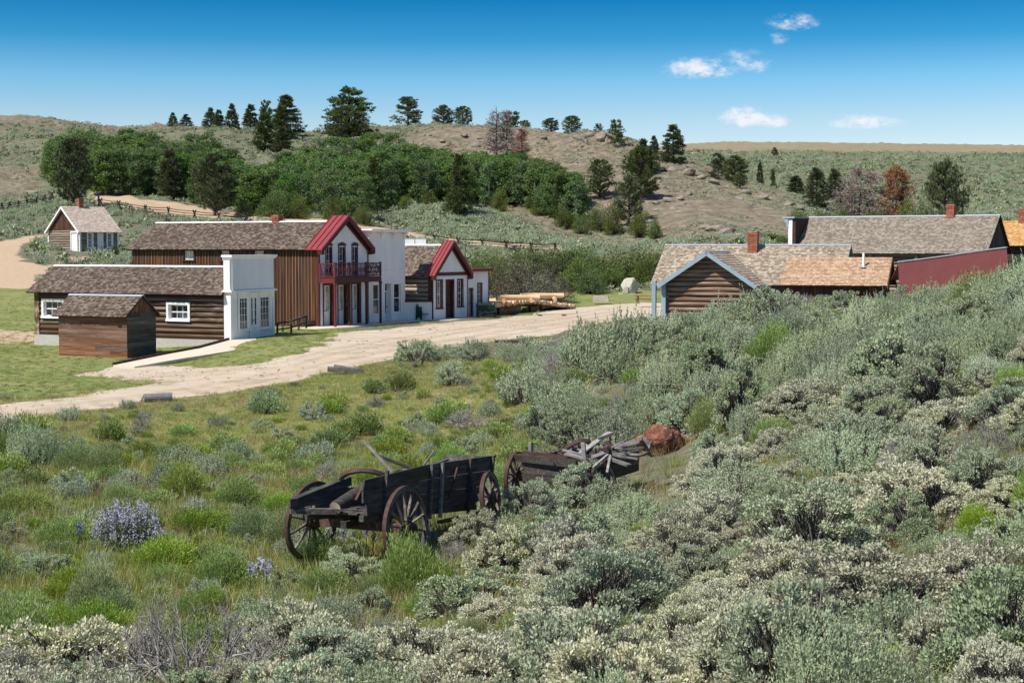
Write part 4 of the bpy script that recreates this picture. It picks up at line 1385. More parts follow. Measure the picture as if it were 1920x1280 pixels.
# ================================================================== building 7: right-hand log house with blue trim
THR = -20
OR = PZ(1228, 0, 0) if False else Vector((W(1230, 600, 99).x, 99, 0))
dxr, dyr = ax(THR)
er = hz(OR, 526); wr = 7.0
rr = W(960, 459, OR.y + wr / 2 * dyr.y).z
Lr = solve(OR + dyr * wr / 2, dxr, 1588, 0, 30)
lh = thing('log_house', 'long log house with grey shingles, a front gable trimmed in pale blue and brick chimney', 'log house', OR, THR)
pn = Plane(0, 0, 0)
log_wall(lh, pn, 0.9, Lr, 0, er, 10, M['log_right'])
log_wall(lh, Plane(.9, wr, -90), 0, wr, 0, er, 10, M['log_right'])
MB().box(1.1, Lr, .2, wr, 0, er - .02).build('inner_wall', M['timber_dark'], lh)
gable_fill(lh, Plane(.9, wr, -90), 0, wr, er, rr - .05)
gable_fill(lh, Plane(Lr, 0, 90), 0, wr, er, rr - .05, M['backface'])
gable_roof(lh, (0, 0, 0), (1, 0, 0), (0, 1, 0), Lr, wr, er, rr, .3, .35, M['shingle_right'], exp=.17, wid=.17, cap=M['galv'], edge=M['blue_trim'], ovg2=.2)
# cross gable wing
gx0 = 1.25
wdp = 2.9
gO = OR + dxr * 0 - dyr * wdp
sg = lambda px: solve(gO, dxr, px, -5, 30)
ga0, ga1 = sg(1245), sg(1411)
gw_ = ga1 - ga0
eg = hz(gO, 527); rg = W(960, 471, gO.y).z
pw = Plane(ga0, -wdp, 0)
slope_g = (rg - eg) / (gw_ / 2)
def capg(z):
    if z <= eg:
        return None
    f = (z - eg) / slope_g
    return (f + .1, gw_ - f - .1)
log_wall(lh, pw, 0.15, gw_, 0, eg, 10, M['log_right'])
hcap = int((rg - eg - .2) / .27)
for i in range(hcap):
    z_ = eg + (i + .5) * .27
    f = (z_ + .1 - eg) / slope_g
    if gw_ - 2 * f > .3:
        log(lh, pw(f, -.12, z_), pw(gw_ - f, -.12, z_), .136, M['log_right'])
gable_fill(lh, pw, 0, gw_, eg, rg - .06, n=-.14)
log_wall(lh, Plane(ga0, 0, -90), 0, wdp, 0, eg, 11, M['log_right'])
MB().box(ga0 + .2, ga1, -wdp + .25, 0, 0, eg - .05).build('inner_wall', M['timber_dark'], lh)
gable_roof(lh, (ga0, -wdp, 0), (0, 1, 0), (1, 0, 0), wdp + wr * .42, gw_, eg, rg, .55, .35, M['shingle_right'], exp=.26, wid=.2, cap=M['galv'], edge=M['blue_trim'], ovg2=0, fascia=(M['blue_trim'], .22, (-.6,)))
# posts of the little porch at its left
for px, yy in ((1226, -.25), (1244.5, -wdp - .1)):
    q = OR + dyr * yy
    x_ = solve(q, dxr, px, -6, 6)
    MB().box(x_ - .13, x_ + .13, yy - .13, yy + .13, -.05, er if yy > -1 else eg - .05).build('porch_post', M['blue_trim'], lh)
chx = solve(OR + dyr * 3.0, dxr, 1411, 0, 20)
chimney(lh, chx, 2.95, rr - .7, W(960, 433, 99).z + .0, .62)
# cedar-roofed addition
OA = OR - dyr * 4.0
ax0 = solve(OA, dxr, 1470, 0, 30); ax1 = solve(OA, dxr, 1652, 0, 40)
ea = hz(OA + dxr * 10, 527)
OAr = OA + dyr * 2.1
ra = hz(OAr + dxr * 10, 482)
ad = thing('cedar_wing', 'low building with new orange cedar roof and white vent pipe joined to log house', 'building', OA, THR)
MB().box(ax0 + .1, ax1, .1, 4.0, 0, ea).build('wall', M['backface'], ad)
board_wall(ad, Plane(0, 0, 0), ax0, ax1, 0, ea, .25, M['board_brown'], batten=False, back=False)
gable_fill(ad, Plane(ax1, 0, 90), 0, 4.2, ea, ra - .05, M['timber_dark'], n=0)
gable_roof(ad, (ax0, 0, 0), (1, 0, 0), (0, 1, 0), ax1 - ax0, 4.2, ea, ra, .2, .35, M['shingle_cedar'], exp=.15, wid=.16, edge=M['cedar_fascia'], ovg2=.35, fascia=(M['cedar_fascia'], .2, (ax1 - ax0 + .31,)) if False else None)
for (a, b) in (((ax1 + .36, -.4, ea - .45), (ax1 + .36, 2.1, ra - .12)), ((ax1 + .36, 4.6, ea - .45), (ax1 + .36, 2.1, ra - .12))):
    MB().bar(a, b, .05, .2).build('bargeboard', M['cedar_fascia'], ad)
vx = solve(OA + dyr * .9, dxr, 1616, 0, 40)
MB().tube([(vx, 1.2, ea + .3), (vx, 1.2, ra + .25)], .075, 10).build('vent_pipe', M['white'], ad)
MB().lathe([(.22, 0), (.10, .10)], 10).build('flashing', M['galv'], ad).location = (vx, 1.2, ea + (ra - ea) * .58)

# ================================================================== building 8: long shingled building behind, with false front seen from the back
THL = -33
OL = W(1487, 500, 128); OL.z = 0
dxl, dyl = ax(THL)
el = hz(OL + dxl * 8, 467); wl_ = 6.2
rl = W(960, 407, (OL + dyl * wl_ / 2).y).z
Ll = solve(OL, dxl, 1845, 0, 40)
lb = thing('long_barn', 'long building with large grey-brown shingle roof behind the log house', 'building', OL, THL)
log_wall(lb, Plane(0, 0, 0), 0.3, Ll, .5, el, 15, M['log_grey'])
MB().box(.2, Ll - .1, .2, wl_, 0, el - .02).build('inner_wall', M['timber_dark'], lb)
board_wall(lb, Plane(Ll, 0, 90), 0, wl_, .3, rl, .3, M['plank_grey'], batten=True, top=lambda s: el + (rl - el) * (1 - abs(s - wl_ / 2) / (wl_ / 2)) - .05, back=False)
gable_fill(lb, Plane(Ll, 0, 90), 0, wl_, el, rl - .05, M['plank_grey'])
for k in (0.42, .66):
    MB().box(Ll * k - .12, Ll * k + .12, -.18, .0, 1, el - .1).build('wall_post', M['log_grey'], lb)
gable_roof(lb, (0.1, 0, 0), (1, 0, 0), (0, 1, 0), Ll - .1, wl_, el, rl, 0, .4, M['shingle_far'], exp=.17, wid=.19, cap=M['galv'], ovg2=.25, far=False)
tf = hz(OL, 409)
MB().box(-.1, .18, .0, wl_, 0, tf).build('false_front', M['backface'], lb)
MB().box(-.45, -.1, -.02, wl_ + .02, 0, tf - .1).build('front_wall', M['white'], lb)
MB().box(-.95, .12, -.15, wl_ + .15, tf - .02, tf + .12).box(-.75, -.45, -.1, wl_ + .1, tf - .35, tf - .02).box(-.58, -.45, -.08, wl_ + .08, tf - .75, tf - .35).build('cornice', M['blue_trim'], lb)
cx_ = solve(OL + dyl * wl_ / 2, dxl, 1780, 0, 40)
chimney(lb, cx_, wl_ / 2, rl - .3, hz(OL + dxl * cx_, 381), .62)

# ================================================================== building 9: far cabin with orange cedar roof at the right edge
OF = W(1862, 470, 126); OF.z = 0.5
of = thing('far_cabin', 'cabin with bright orange cedar shingle roof and brick chimney at right edge behind long building', 'cabin', OF, -33)
ef = hz(OF, 455); rf_ = W(960, 414, OF.y + 2).z - OF.z
MB().box(.1, 7.5, .1, 4.9, -.5, ef).build('wall', M['plank_grey'], of)
gable_roof(of, (-2.5, 0, 0), (1, 0, 0), (0, 1, 0), 5.2, 5, ef, rf_, .2, .35, M['shingle_orange'], exp=.18, wid=.18, ovg2=.3)
gable_fill(of, Plane(2.7, 0, 90), 0, 5, ef, rf_ - .05, M['plank_grey'], n=0)
chimney(of, solve(OF + ax(-33)[1] * 2.4, ax(-33)[0], 1914, -3, 9), 2.4, rf_ - .4, hz(OF, 391), .55)

# ================================================================== red corrugated metal roof on the right
topp = [W(1684, 492, 89), W(1735, 486, 87.5), W(1780, 480, 86), W(1835, 471.5, 84.5), W(1888, 465, 83)]
rb = thing('metal_shed', 'dull red corrugated metal roof rising to the right behind the sagebrush', 'shed roof', (topp[0].x, topp[0].y, 0))
o_ = Vector(rb.location)
mb = MB(); mbv = []; mbf = []
fall = Vector((-.45, -2.3, -2.0))
k = 0
cum = []
for a, b in zip(topp, topp[1:]):
    n = int((b - a).length / .026)
    for i in range(n):
        cum.append(a.lerp(b, i / n))
nrm = Vector((-.25, -.65, .72)).normalized()
for i, p in enumerate(cum):
    off = nrm * (.04 * math.sin(i * 2 * math.pi / 5.0))
    mbv += [tuple(p - o_ + off), tuple(p - o_ + off + fall)]
    if i:
        mbf.append((2 * i - 2, 2 * i, 2 * i + 1, 2 * i - 1))
mb.add(mbv, mbf).build('corrugated_sheet', M['red_corr'], rb)
mb = MB()
for a, b in zip(topp, topp[1:]):
    mb.bar(a - o_ + Vector((0, 0, .04)), b - o_ + Vector((0, 0, .04)), .16, .06)
mb.build('ridge_flashing', M['galv'], rb)
mb = MB()
for a, b in zip(topp, topp[1:]):
    mb.prism([tuple(a - o_ + Vector((0, .1, -.1))), tuple(b - o_ + Vector((0, .1, -.1))), tuple(b - o_ + Vector((0, 1.6, -1.0))), tuple(a - o_ + Vector((0, 1.6, -1.0)))], (0, 0, -.05))
    mb.prism([tuple(a - o_ + fall * .9 + Vector((0, .1, 0))), tuple(b - o_ + fall * .9 + Vector((0, .1, 0))), tuple(b - o_ + fall * .9 + Vector((0, .1, -1.6))), tuple(a - o_ + fall * .9 + Vector((0, .1, -1.6)))], (0, .1, 0))
mb.build('back_slope', M['red_corr'], rb)

# far white false front behind the gabled shop
Ow = W(757, 470, 128); Ow.z = 0
wf = thing('far_white_front', 'plain white upper wall of a building showing above the roof of red-gabled shop', 'building', Ow, -6)
xw = solve(Ow, ax(-6)[0], 799, 0, 10)
MB().box(-.3, xw, 0, .25, 0, hz(Ow, 447.5)).build('wall', M['white'], wf)
MB().box(-.3, xw, -.03, .28, hz(Ow, 447.5), hz(Ow, 446.8)).build('cap', M['white'], wf)
MB().box(-.2, xw - .1, .25, 6, 0, 4.4).build('rear_building', M['plank_grey'], wf)
MB().tube([(xw * .55, -.5, hz(Ow, 463)), (xw * .55, -.5, hz(Ow, 449))], .03, 6).build('stove_pipe', M['iron'], wf)

# ================================================================== log platform, peeled logs, stones, picnic table
OPl = PZ(922, 594, 0)
pa = PZ(1082, 573, 0)
dr = Vector((pa.x - OPl.x, pa.y - OPl.y, 0)); Lp = dr.length; yp = math.degrees(math.atan2(dr.y, dr.x))
zt = hz(OPl, 567.5); zt2 = hz(Vector((pa.x, pa.y, 0)), 571)
pl_ = thing('log_platform', 'long low platform decked with round peeled logs beside the street', 'log platform', OPl, yp)
nlog = 58
for k in range(nlog):
    f = (k + .5) / nlog
    x_ = Lp * f - .3
    z_ = zt * (1 - f * .0) if f < .45 else zt + (zt2 + .0 - zt) * (f - .45) / .55
    r_ = Lp / nlog * .52
    log(pl_, (x_, random.uniform(-.14, .04), z_ - r_), (x_, 3.4, z_ - r_), r_ * random.uniform(.88, 1.05), M['log_peeled'])
    M_ = None
for y_ in (.25, 2.9):
    log(pl_, (-.4, y_, zt - .42), (Lp * .62, y_, zt - .42), .17, M['timber_dark'])
for xx, n in ((.6, 5), (3.2, 5)):
    pass
x0_, x1_ = Lp * .09, Lp * .30
for k in range(5):
    z_ = .08 + k * (zt - .5) / 5
    log(pl_, (x0_ - .2, .05, z_ + .05), (x1_ + .2, .05, z_ + .05), (zt - .5) / 9.5, M['log_dark'])
    log(pl_, (x1_, .05, z_ + .05), (x1_, 2.9, z_ + .05), (zt - .5) / 9.5, M['log_dark'])
MB().box(x0_, x1_, .1, 2.9, -.1, zt - .5).build('crib', M['timber_dark'], pl_)
for k in range(4):
    log(pl_, (-.5, .3, .12 + k * .22), (x0_ - .1, .3, .12 + k * .22), .10, M['log_grey'])
for xx in (Lp * .43, Lp * .56):
    MB().box(xx - .1, xx + .1, .1, .3, -.1, zt - .55).build('support', M['timber_dark'], pl_)
for k in range(2):
    log(pl_, (Lp * .43, .5 + k * .3, .1 + k * .12), (Lp * .98, .9, .1 + k * .08), .10, M['log_grey'])
def peeled(pxa, pxb, py, D, r, label):
    a = W(pxa, py, D); b = W(pxb, py - 1, D + 1.0)
    o = MB().tube([(0, 0, 0), tuple((b - a) * .35 + Vector((0, .04, .01))), tuple((b - a) * .7 + Vector((0, -.03, 0))), tuple(b - a)], [r, r * .98, r * .93, r * .88], 12).build('peeled_log', M['log_peeled2'], smooth=False)
    for p in o.data.polygons:
        p.use_smooth = len(p.vertices) == 4
    o.location = a
    return tag(o, label, 'log')
M['log_peeled2'] = flat('peeled_trunk', (.66, .45, .26), .7, 0, 5, .12)
Dp = OPl.y + 1.5
peeled(931, 1011, 558.5, Dp, .22, 'left of two long peeled pale trunks lying across the log platform')
peeled(976, 1056, 555, Dp + 2.2, .22, 'right of two long peeled pale trunks lying across the log platform')
for px, py in ((945, 562.5), (996, 562), (1040, 559.5)):
    o = MB().tube([(0, -1.0, 0), (0, 1.6, 0)], .15, 10).build('cross_log', M['log_peeled2'])
    o.location = W(px, py + 1, Dp + .5)
    tag(o, 'short peeled log laid crosswise under the %s of the long pale trunks' % ('left end' if px < 960 else ('middle' if px < 1020 else 'right end')), 'log')
def rock(loc, sx_, sy_, sz_, mat, name, label, cat='rock', seed=1, sub=3, rough=.22):
    import bmesh
    bm = bmesh.new()
    bmesh.ops.create_icosphere(bm, subdivisions=sub, radius=1)
    rr_ = random.Random(seed)
    dirs = [Vector((rr_.gauss(0, 1), rr_.gauss(0, 1), rr_.gauss(0, 1))).normalized() for _ in range(16)]
    lims = [rr_.uniform(.62, .95) for _ in dirs]
    for v in bm.verts:
        c0 = v.co.copy()
        for d, l in zip(dirs, lims):
            q = c0.dot(d)
            if q > l:
                c0 -= d * (q - l)
        c0 += c0.normalized() * (rough * .25 * math.sin(7 * c0.x + seed) * math.sin(6 * c0.y + 2 * seed) + rr_.uniform(-.02, .02))
        v.co = Vector((c0.x * sx_, c0.y * sy_, c0.z * sz_))
    me = bpy.data.meshes.new(name)
    bm.to_mesh(me); bm.free()
    me.materials.append(mat)
    o = link(name, me)
    o.location = loc
    return tag(o, label, cat) if label else o
q = PZ(1126, 566, 0)
ob = MB().prism([(-.75, 0, 0), (.82, 0, 0), (.70, 0, .52), (-.72, 0, .62)], (.1, .7, 0)).build('stone_block', M['stone'])
ob.location = q
tag(ob, 'low squared pale stone block beside the street in front of willows', 'stone')
q = PZ(1178, 560, 0)
mo = thing('stone_monument', 'pale rough boulder monument standing on a stone base by the willows', 'monument', q)
MB().box(-.95, .75, -.1, 1.0, 0, .55).build('base', M['stone'], mo)
bo = rock((0, 0, 0), .98, .55, 1.05, M['stone'], 'boulder', None, seed=5)
bo.parent = mo; bo.location = (.22, .45, 1.35)
MB().prism([(-.62, -.13, .55), (-.05, -.13, .55), (-.02, -.13, 1.25), (-.4, -.13, 1.2)], (0, .3, 0)).build('stone_slab', M['stone'], mo)
q = PZ(1208, 571, 0)
pt = thing('picnic_table', 'red-topped picnic table with black legs under the willows beside blue porch post', 'picnic table', q, -12)
for k in range(4):
    MB().box(-.95, .95, .52 + k * .2, .70 + k * .2, .76, .80).build('top_board', M['picnic_red'], pt)
for yy in (.05, 1.55):
    MB().box(-.95, .95, yy, yy + .26, .44, .48).build('seat', M['picnic_red'], pt)
for xx in (-.7, .7):
    MB().bar((xx, .2, 0), (xx, .75, .76), .06, .06).bar((xx, 1.65, 0), (xx, 1.1, .76), .06, .06).bar((xx, .05, .41), (xx, 1.8, .41), .05, .05).build('leg_frame', M['iron'], pt)

# ================================================================== rail fences on the hill
M['fence'] = wood('fence_wood', (.02, .014, .011), (.055, .040, .030), (.15, .12, .10), (2, 2, 2), 3)
def buck_fence(pts, label, hgt=1.25):
    ws = [G(px, py, lo) for px, py, lo in pts]
    f = thing('rail_fence', label, 'fence', ws[0])
    o0 = ws[0]
    for i, p in enumerate(ws):
        d = (ws[min(i + 1, len(ws) - 1)] - ws[max(i - 1, 0)]); d.z = 0; d.normalize()
        nrm = Vector((-d.y, d.x, 0))
        b = p - o0
        MB().bar(b + nrm * .62 + Vector((0, 0, -.1)), b - nrm * .22 + Vector((0, 0, hgt * 1.1)), .15, .15).bar(b - nrm * .62 + d * .16 + Vector((0, 0, -.1)), b + nrm * .22 + d * .16 + Vector((0, 0, hgt * 1.1)), .15, .15).build('post', M['fence'], f)
    for a, b in zip(ws, ws[1:]):
        for h in (.45, .8, 1.12):
            j = random.uniform(-.08, .08)
            MB().tube([tuple(a - o0 + Vector((0, -.12, h * hgt / 1.2 + j))), tuple((a + b) / 2 - o0 + Vector((0, -.12, h * hgt / 1.2 - .05))), tuple(b - o0 + Vector((0, -.12, h * hgt / 1.2 - j)))], [.06, .055, .05], 5).build('rail', M['fence'], f)
buck_fence([(-20, 398, 150), (3, 396, 150), (18, 395, 150), (34, 393, 150), (50, 390, 150), (68, 386, 150), (84, 381, 150), (98, 376, 150)], 'dark buck-and-rail fence climbing the hillside left of hill cabin')
buck_fence([(188, 389, 150), (222, 396, 150), (272, 403, 150), (315, 406, 150), (364, 413, 150), (410, 416, 150), (462, 419, 150)], 'weathered rail fence beside dirt road above the hotel roof')
buck_fence([(814, 458, 150), (858, 464, 150), (903, 467, 150), (948, 471, 150), (995, 474, 150), (1040, 476, 150)], 'dark buck-and-rail fence running below dirt road behind red-gabled shop', 1.2)
q = G(185, 388, 150)
sg_ = thing('trail_post', 'tall bare wooden post beside dirt road above the hill cabin', 'post', q)
MB().box(-.12, .12, -.1, .1, 0, hz(q, 361)).build('post', M['plank_grey'], sg_)

# small things by the near road edge
q = G(297, 753, 30)
M['dull_steel'] = flat('dull_steel', (.16, .165, .17), .6, .3, 6, .3)
cu = thing('culvert_pipe', 'grey metal culvert pipe end lying at the road edge, left of centre', 'pipe', q, 8)
MB().tube([(-.5, 0, .12), (.5, .05, .15)], [.17, .17], 14, cap=False).tube([(-.5, 0, .12), (.5, .05, .15)], [.155, .155], 14, cap=True).build('pipe', M['dull_steel'], cu)
MB().tube([(-.64, -.1, -.05), (-.50, 0, .28)], .035, 6).build('stake', M['log_grey'], cu)
M['grey_log'] = wood('grey_deadwood', (.07, .06, .055), (.20, .18, .165), (.38, .35, .32), (1, 1, 1), 6, rand='island')
q = G(648, 703, 30)
lg = thing('fallen_log', 'grey weathered timber lying at the road edge in the grass', 'log', q)
MB().bar((-.75, 0, .24), (.75, .2, .12), .24, .2).bar((-.5, .15, .36), (.45, .3, .2), .16, .12).build('timber', M['grey_log'], lg)
q = G(790, 690, 30)
sn = thing('broken_snag', 'broken grey timber frame leaning up at the road edge among sagebrush', 'snag', q)
MB().bar((-.55, 0, .0), (.35, .1, .75), .14, .08).bar((.05, .0, .55), (.25, .1, .95), .07, .07).bar((.2, .1, .7), (.65, .2, .1), .1, .08).bar((.1, 0, .6), (-.0, .2, .05), .08, .06).build('timbers', M['grey_log'], sn)
q = G(950, 650, 30)
si = thing('timber_barrier', 'low brown timber barrier on the road edge above the green shrub', 'barrier', q)
MB().box(-.62, .62, 0, .12, .05, .30).build('beam', M['plank_brown'], si)
MB().box(-.66, .66, -.03, .15, .30, .36).build('cap_board', M['plank_grey'], si)
for x_ in (-.6, .55):
    MB().box(x_, x_ + .1, .0, .1, -.2, .05).build('post', M['plank_grey'], si)
t = NT('red_rock')
n1 = t.noise(2.2, (1, 1, 1), 6, .65); n2 = t.noise(6, (1, 1, .5), 5, .7)
c = t.ramp(n1, [(.34, (.075, .032, .026)), (.46, (.20, .075, .048)), (.56, (.32, .14, .085)), (.68, (.42, .28, .21))])
c = t.mix(t.rng(n2, .50, .62), c, (.085, .045, .038))
t.bump(n2, .7, .06)
M['red_rock'] = t.col(c, .9)
q = G(1240, 850, 20)
rock(W(1240, 826, q.y), .62, .5, .40, M['red_rock'], 'red_rock', 'rust red boulder behind second broken wagon in the sagebrush', seed=23, sub=5, rough=.55)
# ================================================================== plants: leaf-sized faces built with numpy
def rnd_unit(n, g):
    v = g.normal(size=(n, 3))
    return v / np.linalg.norm(v, axis=1, keepdims=True)
def norm(v):
    return v / np.maximum(np.linalg.norm(v, axis=1, keepdims=True), 1e-6)
def leaves(P, Dv, ln, wd, g, flatn=None, fr=.36):
    """rhombic leaves at P pointing along Dv"""
    n = len(P)
    ln = ln * g.uniform(.7, 1.25, (n, 1)); wd = wd * g.uniform(.75, 1.25, (n, 1))
    sd = norm(np.cross(Dv, rnd_unit(n, g)))
    if flatn is not None:      # leaves face outward and upward, with scatter
        sd = norm(np.cross(Dv, norm(flatn + rnd_unit(n, g) * fr)))
    a = P; b = P + Dv * ln * .5 + sd * wd * .5; c = P + Dv * ln; d = P + Dv * ln * .5 - sd * wd * .5
    V = np.stack([a, b, c, d], 1).reshape(-1, 3)
    Fq = np.arange(4 * n).reshape(n, 4)
    return V, Fq
def joinq(lst):
    Vs = []; Fs = []; k = 0
    for V, Fq in lst:
        Vs.append(V); Fs.append(Fq + k); k += len(V)
    return np.concatenate(Vs), np.concatenate(Fs)
def twigs(P0, P1, r0, r1, g, bend=.1, segs=2):
    """bent 3-sided twigs from P0 to P1"""
    n = len(P0)
    out = []
    pts = []
    off = rnd_unit(n, g) * np.linalg.norm(P1 - P0, axis=1, keepdims=True) * bend
    for i in range(segs + 1):
        t = i / segs
        pts.append(P0 * (1 - t) + P1 * t + off * math.sin(math.pi * t))
    d = norm(P1 - P0)
    s1 = norm(np.cross(d, rnd_unit(n, g))); s2 = np.cross(d, s1)
    rings = []
    for i, p in enumerate(pts):
        t = i / segs
        r = (r0 * (1 - t) + r1 * t)
        r = r.reshape(-1, 1) if hasattr(r, 'shape') and r.ndim else r
        rings.append(np.stack([p + (s1 * math.cos(a) + s2 * math.sin(a)) * r for a in (0, 2.094, 4.189)], 1))
    V = np.stack(rings, 1).reshape(-1, 3)
    b = (np.arange(n) * 3 * (segs + 1))[:, None]
    Fq = []
    for i in range(segs):
        for k in range(3):
            l = (k + 1) % 3
            Fq.append(np.concatenate([b + i * 3 + k, b + i * 3 + l, b + (i + 1) * 3 + l, b + (i + 1) * 3 + k], 1))
    return V, np.concatenate(Fq)
def dome_dirs(n, g, lo=-.05):
    v = rnd_unit(n * 3, g)
    v = v[v[:, 2] > lo][:n]
    return v
def lobes(v, g, amp=.2, k=5):
    r = np.ones(len(v))
    for _ in range(k):
        a = rnd_unit(1, g)[0]
        r = r + amp * np.cos(v @ a * g.uniform(3, 6) + g.uniform(0, 6)) / math.sqrt(k)
    return r[:, None]

F_ = {}
F_['sage'] = foliage('sage_silver', (.43, .435, .29), (.55, .55, .385), (.66, .65, .49), .22, .65, .20)
F_['sage_b'] = foliage('sage_green', (.30, .355, .21), (.40, .46, .29), (.50, .55, .375), .22, .65, .18)
F_['rabbit'] = foliage('rabbitbrush_green', (.20, .28, .045), (.29, .38, .08), (.38, .46, .13), .28, .6, .28, .022)
F_['rabbit_mid'] = foliage('rabbitbrush_soft', (.21, .28, .09), (.30, .375, .14), (.40, .46, .21), .28, .6, .22, .018)
F_['twig'] = foliage('grey_twigs', (.05, .041, .034), (.13, .112, .098), (.27, .25, .23), 0, .85, .2)
F_['deadtwig'] = foliage('bleached_twigs', (.16, .145, .13), (.29, .27, .25), (.42, .40, .375), 0, .85, .15)
F_['bark'] = foliage('dark_bark', (.035, .028, .022), (.075, .06, .05), (.13, .11, .095), 0, .9, .2)
F_['grass'] = foliage('grass_green', (.20, .245, .055), (.325, .355, .095), (.46, .44, .165), .3, .6, .28, .02)
F_['grass_dry'] = foliage('grass_dry', (.22, .155, .07), (.36, .27, .135), (.52, .42, .26), .25, .7, .25)
F_['seed'] = foliage('seed_heads', (.22, .19, .08), (.32, .27, .12), (.42, .35, .18), .2, .8, .2)
F_['buff'] = foliage('buff_tips', (.36, .31, .20), (.48, .42, .29), (.58, .52, .38), .15, .8, .1)
F_['purple'] = foliage('lupine_flower', (.30, .27, .42), (.42, .39, .53), (.56, .54, .62), .2, .6, .1)
F_['blue'] = foliage('blue_flower', (.07, .08, .30), (.12, .14, .40), (.25, .28, .5), .2, .6, .1)
F_['lupleaf'] = foliage('lupine_leaf', (.085, .12, .05), (.14, .19, .085), (.22, .27, .14), .25, .6, .1)
F_['aspen'] = foliage('aspen_leaf', (.085, .155, .036), (.12, .205, .055), (.175, .265, .085), .30, .5, .24, .02)
F_['willow'] = foliage('willow_leaf', (.085, .125, .028), (.135, .180, .048), (.20, .245, .085), .28, .55, .22, .025)
F_['willow_grey'] = foliage('willow_grey', (.085, .075, .050), (.135, .120, .085), (.20, .18, .14), .15, .7, .15)
F_['pine'] = foliage('pine_needle', (.060, .084, .032), (.105, .138, .052), (.165, .20, .088), .12, .6, .22, .015)
F_['deadneedle'] = foliage('dead_needle', (.20, .15, .13), (.32, .245, .215), (.44, .36, .32), .1, .8, .15)
F_['rustneedle'] = foliage('rust_needle', (.20, .085, .045), (.31, .145, .085), (.40, .23, .15), .1, .8, .1)
F_['farsage'] = foliage('far_sage', (.19, .22, .115), (.285, .315, .185), (.38, .405, .26), 0, .8, .22)
F_['trunk_pale'] = foliage('aspen_bark', (.38, .36, .30), (.48, .46, .40), (.5, .48, .42), 0, .8, .1)

def sage_a(seed, lod=0, mat='sage'):
    """knobbly silver sagebrush: rounded leafy clumps over dark crooked twigs"""
    g = np.random.default_rng(seed)
    nc = (125, 72, 22)[lod]; per = (120, 66, 9)[lod]; ll = (.034, .043, .13)[lod]; lw = (.019, .028, .085)[lod]
    d = dome_dirs(nc, g, .02)
    rad = lobes(d, g, .26) * g.uniform(.80, 1.04, (len(d), 1))
    sc = np.array([.60, .60, .62])
    Cn = d * rad * sc + np.array([0, 0, .08])
    base = g.normal(0, .05, (len(d), 3)) * [1, 1, 0]
    root = d * rad * sc * .25 * [1, 1, .3] + base
    mids = root * .4 + Cn * .6
    tw = [twigs(root, Cn, .014, .004, g, .10, 3)]
    nt = (2, 1, 0)[lod]
    if nt:
        k = np.repeat(np.arange(len(d)), nt * 2)
        tw.append(twigs(mids[k] + g.normal(0, .02, (len(k), 3)), Cn[k] + g.normal(0, .055, (len(k), 3)), .005, .002, g, .1, 1))
    k = np.repeat(np.arange(len(d)), per)
    off = rnd_unit(len(k), g) * g.uniform(.45, 1, (len(k), 1)) * [.085, .085, .065] * g.uniform(.6, 1.25, len(d))[k][:, None]
    P = Cn[k] + off
    D = norm(d[k] * .5 + off * 7 + np.array([0, 0, .55]) + g.normal(0, .45, (len(k), 3)))
    Vl = leaves(P, D, ll, lw, g, norm(d[k] + off * 8 + [0, 0, .6]))
    return [('foliage', F_[mat], Vl), ('branches', F_['twig'], joinq(tw))] + ([('buds', F_['buff'], leaves(Cn[k][::14] + off[::14] * 1.2 + [0, 0, .02], D[::14], ll * .6, lw * .9, g))] if seed % 2 and lod == 0 else [])
def sage_b(seed, lod=0, mat='sage_b'):
    """feathery sagebrush: many upright leafy sprigs"""
    g = np.random.default_rng(seed)
    ns = (400, 230, 45)[lod]; per = (30, 24, 6)[lod]; ll = (.032, .044, .12)[lod]; lw = (.014, .022, .06)[lod]
    d = dome_dirs(ns, g, .05)
    rad = lobes(d, g, .22) * g.uniform(.72, 1.0, (len(d), 1))
    Cn = d * rad * np.array([.60, .60, .52]) + [0, 0, .05]
    ht = g.uniform(.08, .22, len(d)) * g.choice([1, 1, 1, 1.7], len(d))
    k = np.repeat(np.arange(len(d)), per)
    t = np.tile(np.linspace(-.25, 1, per), len(d)) ** 1.0
    ax_ = norm(np.stack([d[:, 0] * .35, d[:, 1] * .35, np.ones(len(d))], 1) + g.normal(0, .1, (len(d), 3)))
    P = Cn[k] + ax_[k] * (ht[k] * t)[:, None] + g.normal(0, .011, (len(k), 3)) * (1.3 - t[:, None])
    D = norm(ax_[k] + g.normal(0, .38, (len(k), 3)))
    Vl = leaves(P, D, ll, lw, g, norm(d[k] + [-.2, -.3, .5]) * np.array([1, 1, .8]))
    root = Cn * [.25, .25, .0] + g.normal(0, .03, (len(d), 3)) * [1, 1, 0]
    tw = [twigs(root[::2], Cn[::2], .010, .003, g, .08, 2)]
    return [('foliage', F_[mat], Vl), ('branches', F_['twig'], joinq(tw))]
